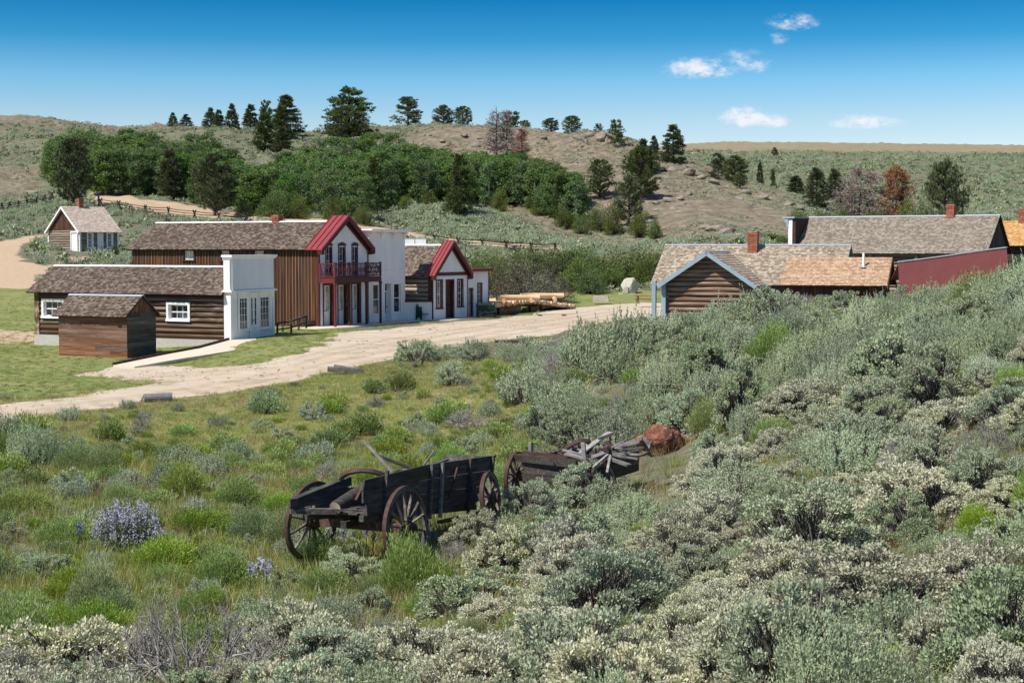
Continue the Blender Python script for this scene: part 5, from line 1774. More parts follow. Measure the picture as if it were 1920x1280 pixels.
def rabbit(seed, lod=0, mat='rabbit', grey=.5):
    """rabbitbrush: a dome of fine upright green stems over grey-brown lower stems"""
    g = np.random.default_rng(seed)
    ns = (1500, 520, 130)[lod]; w = (.0075, .016, .045)[lod]
    d = dome_dirs(ns, g, .08)
    rad = lobes(d, g, .16) * g.uniform(.72, 1.05, (len(d), 1))
    tip = d * rad * np.array([.55, .55, .56])
    tip[:, 2] += .06
    root = tip * [.22, .22, 0] + g.normal(0, .03, (len(d), 3)) * [1, 1, 0]
    f = g.uniform(.45, .62, (len(d), 1))
    mid = root * (1 - f) + tip * f - np.array([0, 0, .0])
    up = norm(tip - mid + np.array([0, 0, .10]))
    L = np.linalg.norm(tip - mid, axis=1, keepdims=True)
    per = (7, 5, 4)[lod]
    k = np.repeat(np.arange(len(d)), per)
    f2 = g.uniform(0, 1, (len(k), 1))
    P = mid[k] * (1 - f2) + (tip[k] + [0, 0, .02]) * f2 + g.normal(0, .012, (len(k), 3))
    Vl = leaves(P, norm(up[k] + g.normal(0, .22, (len(k), 3))), (.055, .085, .15)[lod], w * 1.5, g, norm(d[k] + [0, 0, .5]), .6)
    Vs = twigs(root, mid, .0045 * (1 + lod), .003 * (1 + lod), g, .05, 1)
    return [('foliage', F_[mat], Vl), ('stems', F_['twig'], Vs)]
def dead(seed, lod=0):
    """dead grey sagebrush: bare crooked branching twigs"""
    g = np.random.default_rng(seed)
    n = 16
    d = dome_dirs(n, g, .15)
    n = len(d)
    p0 = g.normal(0, .04, (n, 3)) * [1, 1, 0]
    p1 = d * g.uniform(.28, .42, (n, 1)) * [1, 1, .9]
    tw = [twigs(p0, p1, .020, .013, g, .16, 4)]
    cur, dr, r = p1, d, .012
    for lv, (m, ln) in enumerate(((4, .22), (4, .15), (3, .10))):
        k = np.repeat(np.arange(len(cur)), m)
        nd = norm(dr[k] + g.normal(0, .62, (len(k), 3)) + [0, 0, .15])
        q = cur[k] + nd * ln * g.uniform(.6, 1.2, (len(k), 1))
        tw.append(twigs(cur[k], q, r, r * .55, g, .12, 2))
        cur, dr, r = q, nd, r * .5
    return [('branches', F_['deadtwig'], joinq(tw))]
def lupine(seed, lod=0):
    g = np.random.default_rng(seed)
    n = 170
    d = dome_dirs(n, g, .25)
    n = len(d)
    tip = d * g.uniform(.75, 1, (len(d), 1)) * [.62, .62, .72]
    root = tip * [.3, .3, 0]
    st_ = twigs(root, tip, .006, .003, g, .05, 1)
    k = np.repeat(np.arange(len(d)), 34)
    f = g.uniform(.35, .92, (len(k), 1))
    P = root[k] * (1 - f) + tip[k] * f + g.normal(0, .045, (len(k), 3))
    Vl = leaves(P, norm(g.normal(0, .6, (len(k), 3)) + [0, 0, .7]), .055, .018, g)
    k = np.repeat(np.arange(len(d)), 22)
    t = np.tile(np.linspace(0, .16, 22), len(d))[:, None]
    P = tip[k] + np.array([0, 0, 1.0]) * t + g.normal(0, .012, (len(k), 3))
    Vf = leaves(P, norm(g.normal(0, 1, (len(k), 3))), .026, .018, g)
    return [('foliage', F_['lupleaf'], Vl), ('stems', F_['twig'], st_), ('flowers', F_['purple'], Vf)]
def tuft(seed, n=26, h=.34, r=.13, mat='grass', w=.009, seedh=False, drymix=0):
    g = np.random.default_rng(seed)
    a = g.uniform(0, 6.28, n)
    P = np.stack([np.cos(a), np.sin(a), np.zeros(n)], 1) * g.uniform(0, r, (n, 1))
    D = norm(np.stack([np.cos(a) * .35, np.sin(a) * .35, np.ones(n)], 1) + g.normal(0, .22, (n, 3)))
    L = h * g.uniform(.55, 1.15, (n, 1))
    V = leaves(P, D, L, w, g, np.array([[-.3, -.5, .5]]) + np.zeros((n, 3)), .8)
    out = [('foliage', F_[mat], V)]
    return out

def rawmesh(name, parts):
    """several (V, F, mat) sets as one mesh with several materials"""
    V, Fq = joinq([p[2] for p in parts])
    me = npmesh(name, V, Fq, None)
    mi = []
    for i, p in enumerate(parts):
        me.materials.append(p[1])
        mi += [i] * len(p[2][1])
    me.polygons.foreach_set('material_index', np.array(mi, np.int32))
    return me
SHRUB = {}
def shrub_parts(kind, var, lod):
    key = (kind, var, lod)
    if key not in SHRUB:
        s = var * 31 + lod * 7 + {'a': 1, 'b': 2, 'r': 3, 'm': 4, 'd': 5, 'l': 6, 'g': 8}[kind] * 100 + 3
        if kind == 'a': p = sage_a(s, lod)
        elif kind == 'b': p = sage_b(s, lod)
        elif kind == 'g': p = sage_a(s + 1, lod, 'sage_b')
        elif kind == 'r': p = rabbit(s, lod)
        elif kind == 'm': p = rabbit(s, lod, 'rabbit_mid')
        elif kind == 'd': p = dead(s)
        else: p = lupine(s)
        SHRUB[key] = [(nm, npmesh(nm, v[0], v[1], mt)) for nm, mt, v in p]
        SHRUB[key + ('raw',)] = p
    return SHRUB[key]
HID = {}
def src(key, parts):
    """mesh used as instance source"""
    if key not in HID:
        me = rawmesh('plant_source', parts)
        HID[key] = bpy.data.objects.new('plant_source', me)
    return HID[key]
def scatter(name, pts, scales, rots, vidx, sources, label, cat, tilt=None):
    me = bpy.data.meshes.new(name)
    me.vertices.add(len(pts))
    me.vertices.foreach_set('co', np.asarray(pts, np.float32).ravel())
    for nm, ty, arr in (('sc', 'FLOAT_VECTOR', np.asarray(scales, np.float32)), ('rt', 'FLOAT_VECTOR', np.asarray(rots, np.float32))):
        a = me.attributes.new(nm, ty, 'POINT')
        a.data.foreach_set('vector', arr.ravel())
    a = me.attributes.new('vi', 'INT', 'POINT')
    a.data.foreach_set('value', np.asarray(vidx, np.int32))
    o = link(name, me)
    o['kind'] = 'stuff'
    if label:
        o['label'] = label; o['category'] = cat
    ng = bpy.data.node_groups.new(name + '_nodes', 'GeometryNodeTree')
    ng.interface.new_socket('Geometry', in_out='INPUT', socket_type='NodeSocketGeometry')
    ng.interface.new_socket('Geometry', in_out='OUTPUT', socket_type='NodeSocketGeometry')
    N = ng.nodes; Lk = ng.links
    gi = N.new('NodeGroupInput'); go = N.new('NodeGroupOutput')
    jn = N.new('GeometryNodeJoinGeometry')
    for s in reversed(sources):
        oi = N.new('GeometryNodeObjectInfo')
        oi.inputs['Object'].default_value = s
        oi.inputs['As Instance'].default_value = True
        Lk.new(oi.outputs['Geometry'], jn.inputs[0])
    ip = N.new('GeometryNodeInstanceOnPoints')
    Lk.new(gi.outputs[0], ip.inputs['Points'])
    Lk.new(jn.outputs[0], ip.inputs['Instance'])
    ip.inputs['Pick Instance'].default_value = True
    for nm, ty, sock in (('vi', 'INT', 'Instance Index'), ('rt', 'FLOAT_VECTOR', 'Rotation'), ('sc', 'FLOAT_VECTOR', 'Scale')):
        na = N.new('GeometryNodeInputNamedAttribute')
        na.data_type = ty
        na.inputs['Name'].default_value = nm
        if sock == 'Rotation':
            er = N.new('FunctionNodeEulerToRotation')
            Lk.new(na.outputs['Attribute'], er.inputs[0])
            Lk.new(er.outputs[0], ip.inputs[sock])
        else:
            Lk.new(na.outputs['Attribute'], ip.inputs[sock])
    Lk.new(ip.outputs[0], go.inputs[0])
    md = o.modifiers.new('scatter', 'NODES')
    md.node_group = ng
    return o
def scat(name, X, Y, size, flatz, kinds, kidx, label, cat, g, sink=.03):
    Z = ground_z(X, Y) - sink
    n = len(X)
    sc = np.stack([size * g.uniform(.85, 1.2, n), size * g.uniform(.85, 1.2, n), size * flatz], 1)
    rt = np.stack([g.normal(0, .05, n), g.normal(0, .05, n), g.uniform(0, 6.28, n)], 1)
    return scatter(name, np.stack([X, Y, Z], 1), sc, rt, kidx, kinds, label, cat)
def in_region_points(n, px0, px1, D0, D1, g, power=2.0):
    """points on the ground, uniform in area for power 2, evener in the picture for smaller powers"""
    u = g.uniform(0, 1, n)
    if power == 0:
        Y = D0 * (D1 / D0) ** u
    else:
        Y = (D0 ** power + u * (D1 ** power - D0 ** power)) ** (1 / power)
    px = g.uniform(px0, px1, n)
    return (px - 960) / F * Y, Y, px

BOXES = []   # footprints of buildings, kept free of plants
for o_b, yaw_b, x0_b, x1_b, y0_b, y1_b in ((O1, TH1, -L1 - .5, 2.0, -.3, w1 + .5), (O2, TH2, -L2 - .2, .2, -.2, w2 + .2), (O3, TH3, -L3 - .3, 2.6, -4, w3), (O4, TH4, -9, 2.0, 0, w4), (O5, TH5, -9, 1.8, -5, ww + .5),
                                          (O7, TH7, -.4, L7 + .4, -.4, w7 + .4), (OR, THR, 0, 17, -4.4, wr + .3), (OL, THL, -.5, Ll, 0, wl_), (OF, -33, -3, 8, 0, 5), (OPl, yp, -.6, Lp, -.3, 3.6), (Ow, -6, -1, 6, 0, 7)):
    BOXES.append((o_b[0], o_b[1], math.cos(R(yaw_b)), math.sin(R(yaw_b)), x0_b, x1_b, y0_b, y1_b))
def free(X, Y, margin=0.0):
    ok = np.ones(len(X), bool)
    for ox, oy, c, s, x0, x1, y0, y1 in BOXES:
        dx, dy = X - ox, Y - oy
        lx, ly = dx * c + dy * s, -dx * s + dy * c
        ok &= ~((lx > x0 - margin) & (lx < x1 + margin) & (ly > y0 - margin) & (ly < y1 + margin))
    return ok
# ================================================================== near shrubs (dart throwing), nearest ones are things of their own
g = np.random.default_rng(42)
WAGA = (Vector((-2.6, 25.4, 0)), Vector((-.7, 29.0, 0)))       # wagon footprints (axis lines)
WAGB = (Vector((.95, 30.8, 0)), Vector((2.1, 33.0, 0)))
def seg_dist(x, y, a, b):
    ab = b - a; t = max(0, min(1, ((x - a.x) * ab.x + (y - a.y) * ab.y) / (ab.x ** 2 + ab.y ** 2)))
    return math.hypot(x - a.x - ab.x * t, y - a.y - ab.y * t)
SH = []      # x, y, width, height factor, kind
grid_ = {}
def can(x, y, r):
    cx, cy = int(x // 2), int(y // 2)
    for i in range(cx - 1, cx + 2):
        for j in range(cy - 1, cy + 2):
            for (a, b, q) in grid_.get((i, j), ()):
                if (a - x) ** 2 + (b - y) ** 2 < ((q + r) * .5) ** 2:
                    return False
    return True
def put(x, y, w, hf, k, force=False):
    if not force and not can(x, y, w):
        return False
    grid_.setdefault((int(x // 2), int(y // 2)), []).append((x, y, w))
    SH.append((x, y, w, hf, k))
    return True
# bushes traced from the photograph: px, py of the base, width in px, kind, height factor
for px, py, wp, k, hf in (
    (230, 1040, 150, 'l', 1.0), (368, 1012, 118, 'r', 1.0), (110, 1032, 135, 'm', 1.0), (55, 880, 130, 'b', 1.1), (140, 885, 95, 'm', 1.1), (185, 890, 90, 'm', 1.1),
    (68, 1088, 90, 'g', .9), (410, 1112, 150, 'm', 1.0), (300, 1075, 140, 'r', .9), (490, 778, 82, 'm', 1.0), (583, 790, 48, 'g', 1.0), (752, 735, 64, 'r', 1.0), (527, 826, 48, 'g', 1.0),
    (440, 958, 105, 'm', 1.0), (535, 1030, 110, 'm', 1.2), (480, 1000, 60, 'b', 1.0), (610, 1120, 120, 'm', .9), (765, 1128, 150, 'r', 1.6), (700, 1130, 90, 'm', 1.1), (825, 1100, 80, 'r', 1.35), (590, 1070, 110, 'm', 1.2), (548, 1050, 80, 'b', 1.2), (655, 1100, 110, 'g', 1.0), (745, 1115, 70, 'r', 1.1), (890, 1040, 110, 'a', 1.1), (610, 1065, 70, 'm', .8), (850, 1040, 70, 'd', 1.2), (930, 1010, 60, 'm', 1.0), (1000, 985, 110, 'g', 1.0), (1080, 965, 130, 'g', 1.0), (1140, 955, 110, 'b', .8), (960, 1020, 80, 'b', 1.0), (850, 1068, 80, 'd', 1.1), (870, 1130, 100, 'd', .9),
    (1060, 1085, 290, 'g', .85), (950, 1100, 190, 'a', .9), (1300, 1075, 190, 'a', .95), (1540, 1090, 290, 'g', .8), (1740, 955, 150, 'a', .9), (1660, 1190, 300, 'a', .8), (1830, 1140, 250, 'a', .8), (1480, 1170, 180, 'a', .8),
    (1240, 1250, 190, 'a', .8), (1350, 1290, 230, 'a', .9), (1060, 1220, 190, 'a', .7), (1130, 1150, 130, 'a', .75), (560, 1270, 250, 'a', 1.0), (130, 1310, 260, 'a', 1.0), (340, 1320, 330, 'd', 1.1), (230, 1300, 220, 'd', 1.1), (450, 1290, 200, 'd', 1.0), (430, 1330, 160, 'a', 1.0), (780, 1290, 260, 'a', .85),
    (1770, 775, 210, 'g', 1.0), (1500, 800, 190, 'a', .9), (1420, 830, 120, 'b', .9), (1640, 870, 200, 'g', .8), (1400, 965, 200, 'b', .8), (1150, 720, 120, 'b', 1.1), (980, 760, 120, 'b', 1.1), (1250, 745, 110, 'b', 1.1),
    (1150, 640, 130, 'b', 1.1), (845, 705, 60, 'b', 1.0), (920, 690, 40, 'r', 1.0), (1040, 800, 70, 'm', 1.2), (840, 800, 90, 'm', 1.1), (1460, 660, 110, 'b', 1.2), (1600, 690, 120, 'b', 1.1), (1880, 700, 130, 'b', 1.2), (1320, 690, 90, 'g', 1.1),
    (1880, 1215, 130, 'r', .8), (1500, 1250, 190, 'r', .7), (1200, 1215, 150, 'r', .8), (1850, 1010, 140, 'r', .8), (1450, 1275, 160, 'r', .7), (1700, 1275, 170, 'r', .7), (1130, 1270, 130, 'm', .6), (620, 1200, 130, 'b', 1.1), (500, 1215, 130, 'b', 1.1), (100, 1190, 110, 'r', 1.0), (40, 1160, 110, 'm', 1.0), (200, 1170, 120, 'm', 1.0), (340, 820, 60, 'r', .9), (700, 740, 60, 'm', 1.0), (620, 770, 70, 'r', .8), (60, 1000, 60, 'r', 1), (130, 930, 70, 'g', .9),
    (330, 880, 80, 'b', .9), (420, 850, 80, 'm', .8), (200, 830, 80, 'r', .8), (590, 870, 80, 'b', .9), (500, 900, 80, 'r', .9), (390, 900, 90, 'b', .9), (640, 830, 70, 'r', .8), (740, 840, 80, 'r', .8), (900, 840, 60, 'b', 1)):
    q = G(px, py, 8)
    wm_ = min(wp / F * q.y, 1.75)
    put(q.x, q.y + wm_ * .30, wm_, hf, k, True)
rk_ = W(1240, 832, G(1240, 850, 20).y)
RKA, RKB, w_rock = Vector((rk_.x, rk_.y, 0)), Vector((rk_.x * .80, rk_.y * .80, 0)), 1.15
for px, D, w, hf, k in ((1222, 50, 1.5, 1.4, 'b'), (1250, 50.5, 1.4, 1.4, 'b'), (1295, 51, 1.4, 1.2, 'b'), (1345, 50, 1.5, 1.15, 'b'), (1118, 49, 2.0, 1.4, 'b'), (1180, 50, 1.9, 1.25, 'b'), (1400, 50, 1.5, 1.1, 'b'), (1080, 52, 1.5, 1.2, 'b')):
    put((px - 960) / F * D, D, w, hf, k, True)
OPEN_ = [G(790, 690, 30), G(950, 650, 30), G(648, 703, 30), G(297, 753, 30)]
OPEN_ = [(Vector((q.x, q.y, 0)), Vector((q.x * .90, q.y * .90, 0))) for q in OPEN_]
XA, YA, PA = in_region_points(9000, -160, 2080, 8.5, 74, g, 1.45)
XB, YB, PB = in_region_points(2600, -900, 2900, 8, 60, g, 1.45)
ob_ = (PB < -160) | (PB > 2080)
XA = np.concatenate([XA, XB[ob_]]); YA = np.concatenate([YA, YB[ob_]]); PA = np.concatenate([PA, PB[ob_]])
RA = regions(XA, YA)
for trial in range(len(XA)):
    x, y, px = float(XA[trial]), float(YA[trial]), float(PA[trial])
    if RA[0][trial] > .1 or RA[2][trial] > .3:
        continue
    fl = float(RA[5][trial])
    u = g.uniform()
    wag = min(seg_dist(x, y, *WAGA), seg_dist(x, y, *WAGB))
    if fl > .45 and px < 980 and y > 43 + max(0, (px - 500)) * .015 and g.uniform() < .96:
        continue
    if y > 44 and any(seg_dist(x, y, a_, b_) < .9 for a_, b_ in OPEN_):
        continue
    if wag < 1.25 or seg_dist(x, y, RKA, RKB) < w_rock:
        continue
    # keep the line of sight to the wagons fairly open
    lowz = (19.5 < y < 26.5 and 520 < px < 850) or (25 < y < 32 and 930 < px < 1180) or (27 < y < 36 and 1180 < px < 1290)
    if y < 16.5 or (y < 30 and px > 900 - (y - 17) * 5) or fl < .5:
        kk = 'a' if y < 24 else ('g' if u < .25 else 'b')
        if y < 34:
            kk = 'a' if u < .42 else ('g' if u < .62 else ('b' if u < .80 else ('r' if u < .86 else ('m' if u < .90 else 'd'))))
        else:
            kk = 'b' if u < .58 else ('g' if u < .82 else ('m' if u < .90 else ('a' if u < .96 else 'd')))
        w = g.uniform(.55, 1.5) if y > 15 else g.uniform(.6, 1.25)
        if y > 33:
            w = g.uniform(.9, 2.0)
        sep = w * (.78 if y < 33 else .84)
        if y > 44 and (1200 < px < 1420 or px > 1580): w = min(w, 1.1)
    else:
        kk = 'r' if u < .36 else ('m' if u < .72 else ('b' if u < .86 else ('g' if u < .95 else 'd')))
        w = g.uniform(.45, 1.3) if g.uniform() < .8 else g.uniform(.25, .5)
        sep = w * .92 + max(0, (y - 48)) * .06
    if lowz:
        w = min(w * .6, .7); sep = w
    if not can(x, y, sep):
        continue
    grid_.setdefault((int(x // 2), int(y // 2)), []).append((x, y, sep))
    SH.append((x, y, w, g.uniform(.95, 1.3) if kk in 'rm' else g.uniform(.8, 1.15) if (y < 33 or fl > .5) else g.uniform(1.0, 1.4), kk))
SH.sort(key=lambda s: -s[2] / s[1] + (10 if not -90 < 960 + F * s[0] / s[1] < 2010 else 0))
NIND = 292
print('near shrubs', len(SH))
NAMES = {'a': ('sagebrush', 'knobbly silver-grey sagebrush'), 'g': ('sagebrush', 'rounded grey-green sagebrush'), 'b': ('sagebrush', 'feathery grey-green sagebrush'),
         'r': ('rabbitbrush', 'bright green rabbitbrush'), 'm': ('rabbitbrush', 'soft green rabbitbrush'), 'd': ('dead_brush', 'bare grey dead brush'), 'l': ('lupine_bush', 'purple-flowering lupine bush')}
def where(px, py, D):
    cols = ('far left', 'left', 'left of centre', 'centre', 'right of centre', 'right', 'far right')
    col = cols[int(min(6, max(0, px // 275)))]
    if D < 14: row = 'along the bottom edge'
    elif D < 18: row = 'in the lower foreground'
    elif D < 24: row = 'nearer than both wagons'
    elif D < 29: row = 'level with the nearer wagon'
    elif D < 34: row = 'level with the farther wagon'
    elif D < 42: row = 'just beyond both wagons'
    elif D < 52: row = 'well beyond the wagons'
    else: row = 'by the road' if px < 1100 else 'on the near skyline'
    return col, row
ORD = ('first', 'second', 'third', 'fourth', 'fifth', 'sixth', 'seventh', 'eighth', 'ninth', 'tenth', 'eleventh', 'twelfth', 'thirteenth', 'fourteenth', 'fifteenth', 'sixteenth', 'seventeenth', 'eighteenth', 'nineteenth', 'twentieth')
NUM = ('zero', 'one', 'two', 'three', 'four', 'five', 'six', 'seven', 'eight', 'nine', 'ten', 'eleven', 'twelve', 'thirteen', 'fourteen', 'fifteen', 'sixteen', 'seventeen', 'eighteen', 'nineteen', 'twenty')
NAMED = []
def single_out():
    """things that would share a label get their place among their likes"""
    by = {}
    for o, px in NAMED:
        by.setdefault(o['label'], []).append((px, o))
    for lab, lst in by.items():
        n = len(lst)
        if n == 1 or n > 20:
            continue
        lst.sort(key=lambda t: t[0])
        for i, (px, o) in enumerate(lst):
            if n == 2: pre = ('left', 'right')[i] + ' of two: '
            elif n == 3: pre = ('leftmost', 'middle', 'rightmost')[i] + ' of three: '
            elif i == 0: pre = 'leftmost of ' + NUM[n] + ': '
            elif i == n - 1: pre = 'rightmost of ' + NUM[n] + ': '
            else: pre = ORD[i] + ' from left of ' + NUM[n] + ': '
            lb2 = pre + lab
            if len(lb2.split()) > 16: lb2 = lb2.replace(' one', '').replace('knobbly ', '').replace('rounded ', '').replace('feathery ', '').replace('bright ', '').replace('soft ', '')
            o['label'] = lb2
protos = {}
for i, (x, y, w, hf, k) in enumerate(SH[:NIND]):
    lod = 0 if y < 44 else 1
    var = i % {'a': 5, 'b': 4, 'g': 3, 'r': 4, 'm': 4, 'd': 3, 'l': 1}[k]
    key = (k, var, lod)
    px_, py_ = proj(x, y, gz(x, y))
    col_, row_ = where(px_, py_, y)
    nm, desc = NAMES[k]
    size = 'large' if w > 1.15 else ('small' if w < .7 else 'medium')
    lab = f'{size} {desc} {row_}, {col_}'
    if k == 'l':
        lab = 'purple-flowering lupine bush among green shrubs left of the nearer wagon'
    if key not in protos:
        o = thing(nm, lab, nm.replace('_', ' '))
        for pn_, me in shrub_parts(*key):
            link(pn_, me, o)
        protos[key] = o
    else:
        o = copy_tree(protos[key])
        o['label'] = lab
        if 'group' in o: del o['group']
    o.location = (x, y, gz(x, y) - .03)
    o.rotation_euler = (g.normal(0, .05), g.normal(0, .05), g.uniform(0, 6.28))
    s_ = w / 1.2
    o.scale = (s_ * g.uniform(.86, 1.18), s_ * g.uniform(.86, 1.18), s_ * hf)
    NAMED.append((o, px_))
    if k != 'l':
        o['group'] = lab.replace('large ', '').replace('small ', '').replace('medium ', '')
rest = SH[NIND:]
kinds = [('a', 0), ('a', 1), ('b', 0), ('b', 1), ('g', 0), ('r', 0), ('r', 1), ('m', 0), ('m', 1), ('d', 0)]
srcs = []
for k, v in kinds:
    shrub_parts(k, v, 1)
    srcs.append(src((k, v, 1), SHRUB[(k, v, 1, 'raw')]))
kid = {}
for i, (k, v) in enumerate(kinds):
    kid.setdefault(k, []).append(i)
for nm, sel, lab, cat in (('sagebrush_cover', 'abgd', 'unbroken grey-green sagebrush covering the near slope', 'sagebrush'), ('rabbitbrush_cover', 'rml', 'small green rabbitbrush scattered over the grassy field', 'rabbitbrush')):
    rs = [s for s in rest if s[4] in sel]
    # gap-filling low plants between the named ones
    if sel[0] == 'a':
        X, Y, px = in_region_points(6200, -900, 2900, 8.5, 66, g, 1.5)
        reg = regions(X, Y)
        ok = (reg[0] < .05) & (reg[2] < .2) & ((reg[5] < .55) | (Y < 17))
        wd_ = np.array([min(seg_dist(a, b, *WAGA), seg_dist(a, b, *WAGB), seg_dist(a, b, RKA, RKB) + .1) for a, b in zip(X, Y)])
        ok &= (wd_ > .9)
        X, Y = X[ok], Y[ok]
        w = g.uniform(.22, .62, len(X)) * np.interp(Y, (10, 20, 60), (.7, .9, 1.25))
        kk = [('b', 'a', 'g', 'm', 'r', 'd')[j] for j in g.choice(6, len(X), p=(.40, .16, .16, .12, .08, .08))]
    else:
        X, Y, px = in_region_points(4800, -900, 1150, 16, 68, g, 1.6)
        reg = regions(X, Y)
        ok = (reg[0] < .05) & (reg[2] < .2) & (reg[5] > .3)
        wd_ = np.array([min(seg_dist(a, b, *WAGA), seg_dist(a, b, *WAGB), seg_dist(a, b, RKA, RKB) + .1) for a, b in zip(X, Y)])
        ok &= (wd_ > .8) & (noise2(X, Y, .35, 9) > -.3) & ((Y < 45) | (g.uniform(0, 1, len(X)) < .25))
        X, Y = X[ok], Y[ok]
        w = g.uniform(.16, .50, len(X))
        kk = [('r', 'm', 'b', 'g')[j] for j in g.choice(4, len(X), p=(.30, .38, .20, .12))]
    X = np.concatenate([X, [s[0] for s in rs]]); Y = np.concatenate([Y, [s[1] for s in rs]])
    w = np.concatenate([w, [s[2] for s in rs]]) / 1.2
    kk = list(kk) + [s[4] if s[4] in kid else 'm' for s in rs]
    ki = np.array([kid[k][int(g.integers(len(kid[k])))] for k in kk])
    scat(nm, X, Y, w, g.uniform(.75, 1.2, len(X)), srcs, ki, lab, cat, g)

# ------------------------------------------------------------------ grass
T_ = [('foliage', F_['grass'])]
gs = []
for i in range(4):
    gs.append(src(('tg', i), tuft(60 + i, 30, .34, .15)))
for i in range(2):
    gs.append(src(('td', i), tuft(70 + i, 26, .42, .14, 'grass_dry', .006)))
gs.append(src(('ts', 0), tuft(80, 16, .60, .16, 'seed', .007)))
gs.append(src(('tg', 9), tuft(90, 36, .09, .14, 'grass', .010)))
X, Y, px = in_region_points(46000, -700, 1250, 15, 75, g, 1.75)
reg = regions(X, Y)
nn_ = noise2(X, Y, .45, 11)
ok = (reg[0] < .25) & (reg[2] < .15) & (reg[5] + g.uniform(-.3, .3, len(X)) > .35)
X, Y, nn_ = X[ok], Y[ok], nn_[ok]
edge = np.clip((Y - 44) / 10, 0, 1)
u = g.uniform(0, 1, len(X))
dry = (nn_ > .35) & (u < .42) | (u < .07)
sd_ = (u > .93 - edge * .14) & ~dry
ki = np.where(dry, g.integers(4, 6, len(X)), np.where(sd_, 6, g.integers(0, 4, len(X))))
scat('field_grass', X, Y, g.uniform(.45, 1.1, len(X)) * np.where(ki == 6, .8, 1), np.interp(Y, (38, 48), (1.0, .55)), gs, ki, 'rough green and yellow grass filling the field left of the slope', 'grass', g)
X, Y, px = in_region_points(14000, -700, 2800, 8.5, 60, g, 1.5)
reg = regions(X, Y)
ok = (reg[0] < .1) & (reg[5] < .6) | ((Y < 17) & (reg[5] > .5))
X, Y = X[ok], Y[ok]
nn_ = noise2(X, Y, .6, 12)
ki = np.where(nn_ + g.normal(0, .4, len(X)) > .05, g.integers(4, 6, len(X)), g.integers(0, 4, len(X)))
scat('dry_grass', X, Y, g.uniform(.5, 1.05, len(X)), 1.0, gs, ki, 'thin dry grass between the sagebrush on the near slope', 'grass', g)
X, Y, px = in_region_points(16000, -100, 1260, 60, 125, g, 1.2)
reg = regions(X, Y)
ok = (reg[0] < .45) & ((reg[2] > .3) | (reg[0] < .1)) & free(X, Y) & (px < 1260)
X, Y = X[ok], Y[ok]
scat('lawn_grass', X, Y, g.uniform(.6, 1.5, len(X)), .9, [gs[7]], np.zeros(len(X), int), 'short mown grass of the lawn beside the buildings', 'grass', g)
# rank grass and weeds along walls and kerbs
# small blue flowers near the wagon wheels, white specks in the field
def flowers(seed, mat):
    g_ = np.random.default_rng(seed)
    P = g_.normal(0, 1, (60, 3)) * [.02, .02, .05] + [0, 0, .30]
    a = leaves(P, rnd_unit(60, g_), .028, .022, g_)
    b = twigs(np.zeros((3, 3)), np.array([[0, 0, .3], [.01, 0, .28], [0, .01, .26]]), .004, .003, g_, .05, 1)
    return [('foliage', F_[mat], a), ('stems', F_['lupleaf'], b)]
F_['white'] = foliage('white_flower', (.6, .6, .55), (.7, .7, .66), (.8, .8, .75), .1, .7, .1)
fb = src(('fb',), flowers(5, 'blue')); fw = src(('fw',), flowers(6, 'white')); fp = src(('fp',), flowers(7, 'purple'))
cx_l = [G(px, py, 8) for px, py in ((690, 1040), (700, 1050), (790, 1052), (800, 1060), (812, 1040), (470, 1110), (480, 1112), (495, 1105), (500, 1115), (510, 1108), (150, 1030), (645, 1040), (485, 1100))]
X = np.array([q.x for q in cx_l]); Y = np.array([q.y for q in cx_l])
scat('blue_flowers', X, Y, np.full(len(X), 1.2), 1.2, [fb, fp], np.array([0, 0, 0, 0, 0, 1, 1, 1, 1, 1, 0, 0, 1]), 'small blue and purple wildflowers by the nearer wagon wheels', 'flowers', g)
X, Y, px = in_region_points(90, 0, 1000, 20, 58, g, 1.5)
scat('white_flowers', X, Y, g.uniform(.2, .35, len(X)), 3.0, [fw], np.zeros(len(X), int), 'tiny white wildflowers dotted through the grassy field', 'flowers', g)

# ================================================================== hills: sage, rocks
farp = []
for i in range(3):
    g_ = np.random.default_rng(300 + i)
    n = 60
    d = dome_dirs(n, g_, -.05)
    P = d * g_.uniform(.6, 1, (len(d), 1)) * lobes(d, g_, .2) * [.5, .5, .48]
    farp.append(src(('far', i), [('foliage', F_['farsage'], leaves(P - d * .1, norm(d + g_.normal(0, .5, d.shape) + [0, 0, .3]), .27, .20, g_, norm(d + [0, 0, .5]), .5))]))
for i in range(2):
    sage2 = sage_b(500 + i, 2, 'sage_b'); farp.append(src(('far2', i), sage2[:1]))
Xs, Ys, Ws = [], [], []
for n, p0, p1, d0, d1, w0, w1, pw_ in ((9000, -150, 2060, 130, 260, .6, 1.5, 1.8), (16000, 760, 1560, 196, 400, .7, 1.5, 1.8), (17000, -150, 2080, 230, 480, .7, 1.7, 1.8), (15000, 1180, 2100, 330, 830, 1.0, 2.6, 1.6)):
    X, Y, px = in_region_points(n, p0, p1, d0, d1, g, pw_)
    reg = regions(X, Y)
    nz_ = noise2(X, Y, .06, 21) + .6 * noise2(X, Y, .3, 22)
    ok = (reg[0] < .05) & (reg[1] < .1) & (reg[2] < .1) & (reg[4] < .6) & free(X, Y, .3) & (nz_ > -.9 + reg[3] * .35)
    w = g.uniform(w0, w1, n) * (1 - reg[3] * .55)
    Xs.append(X[ok]); Ys.append(Y[ok]); Ws.append(w[ok])
X = np.concatenate(Xs); Y = np.concatenate(Ys); Wd = np.concatenate(Ws)
scat('hill_sagebrush', X, Y, Wd, g.uniform(.6, 1.1, len(X)), farp, g.integers(0, 5, len(X)), 'grey-green sagebrush covering the hills behind the town', 'sagebrush', g, .1)
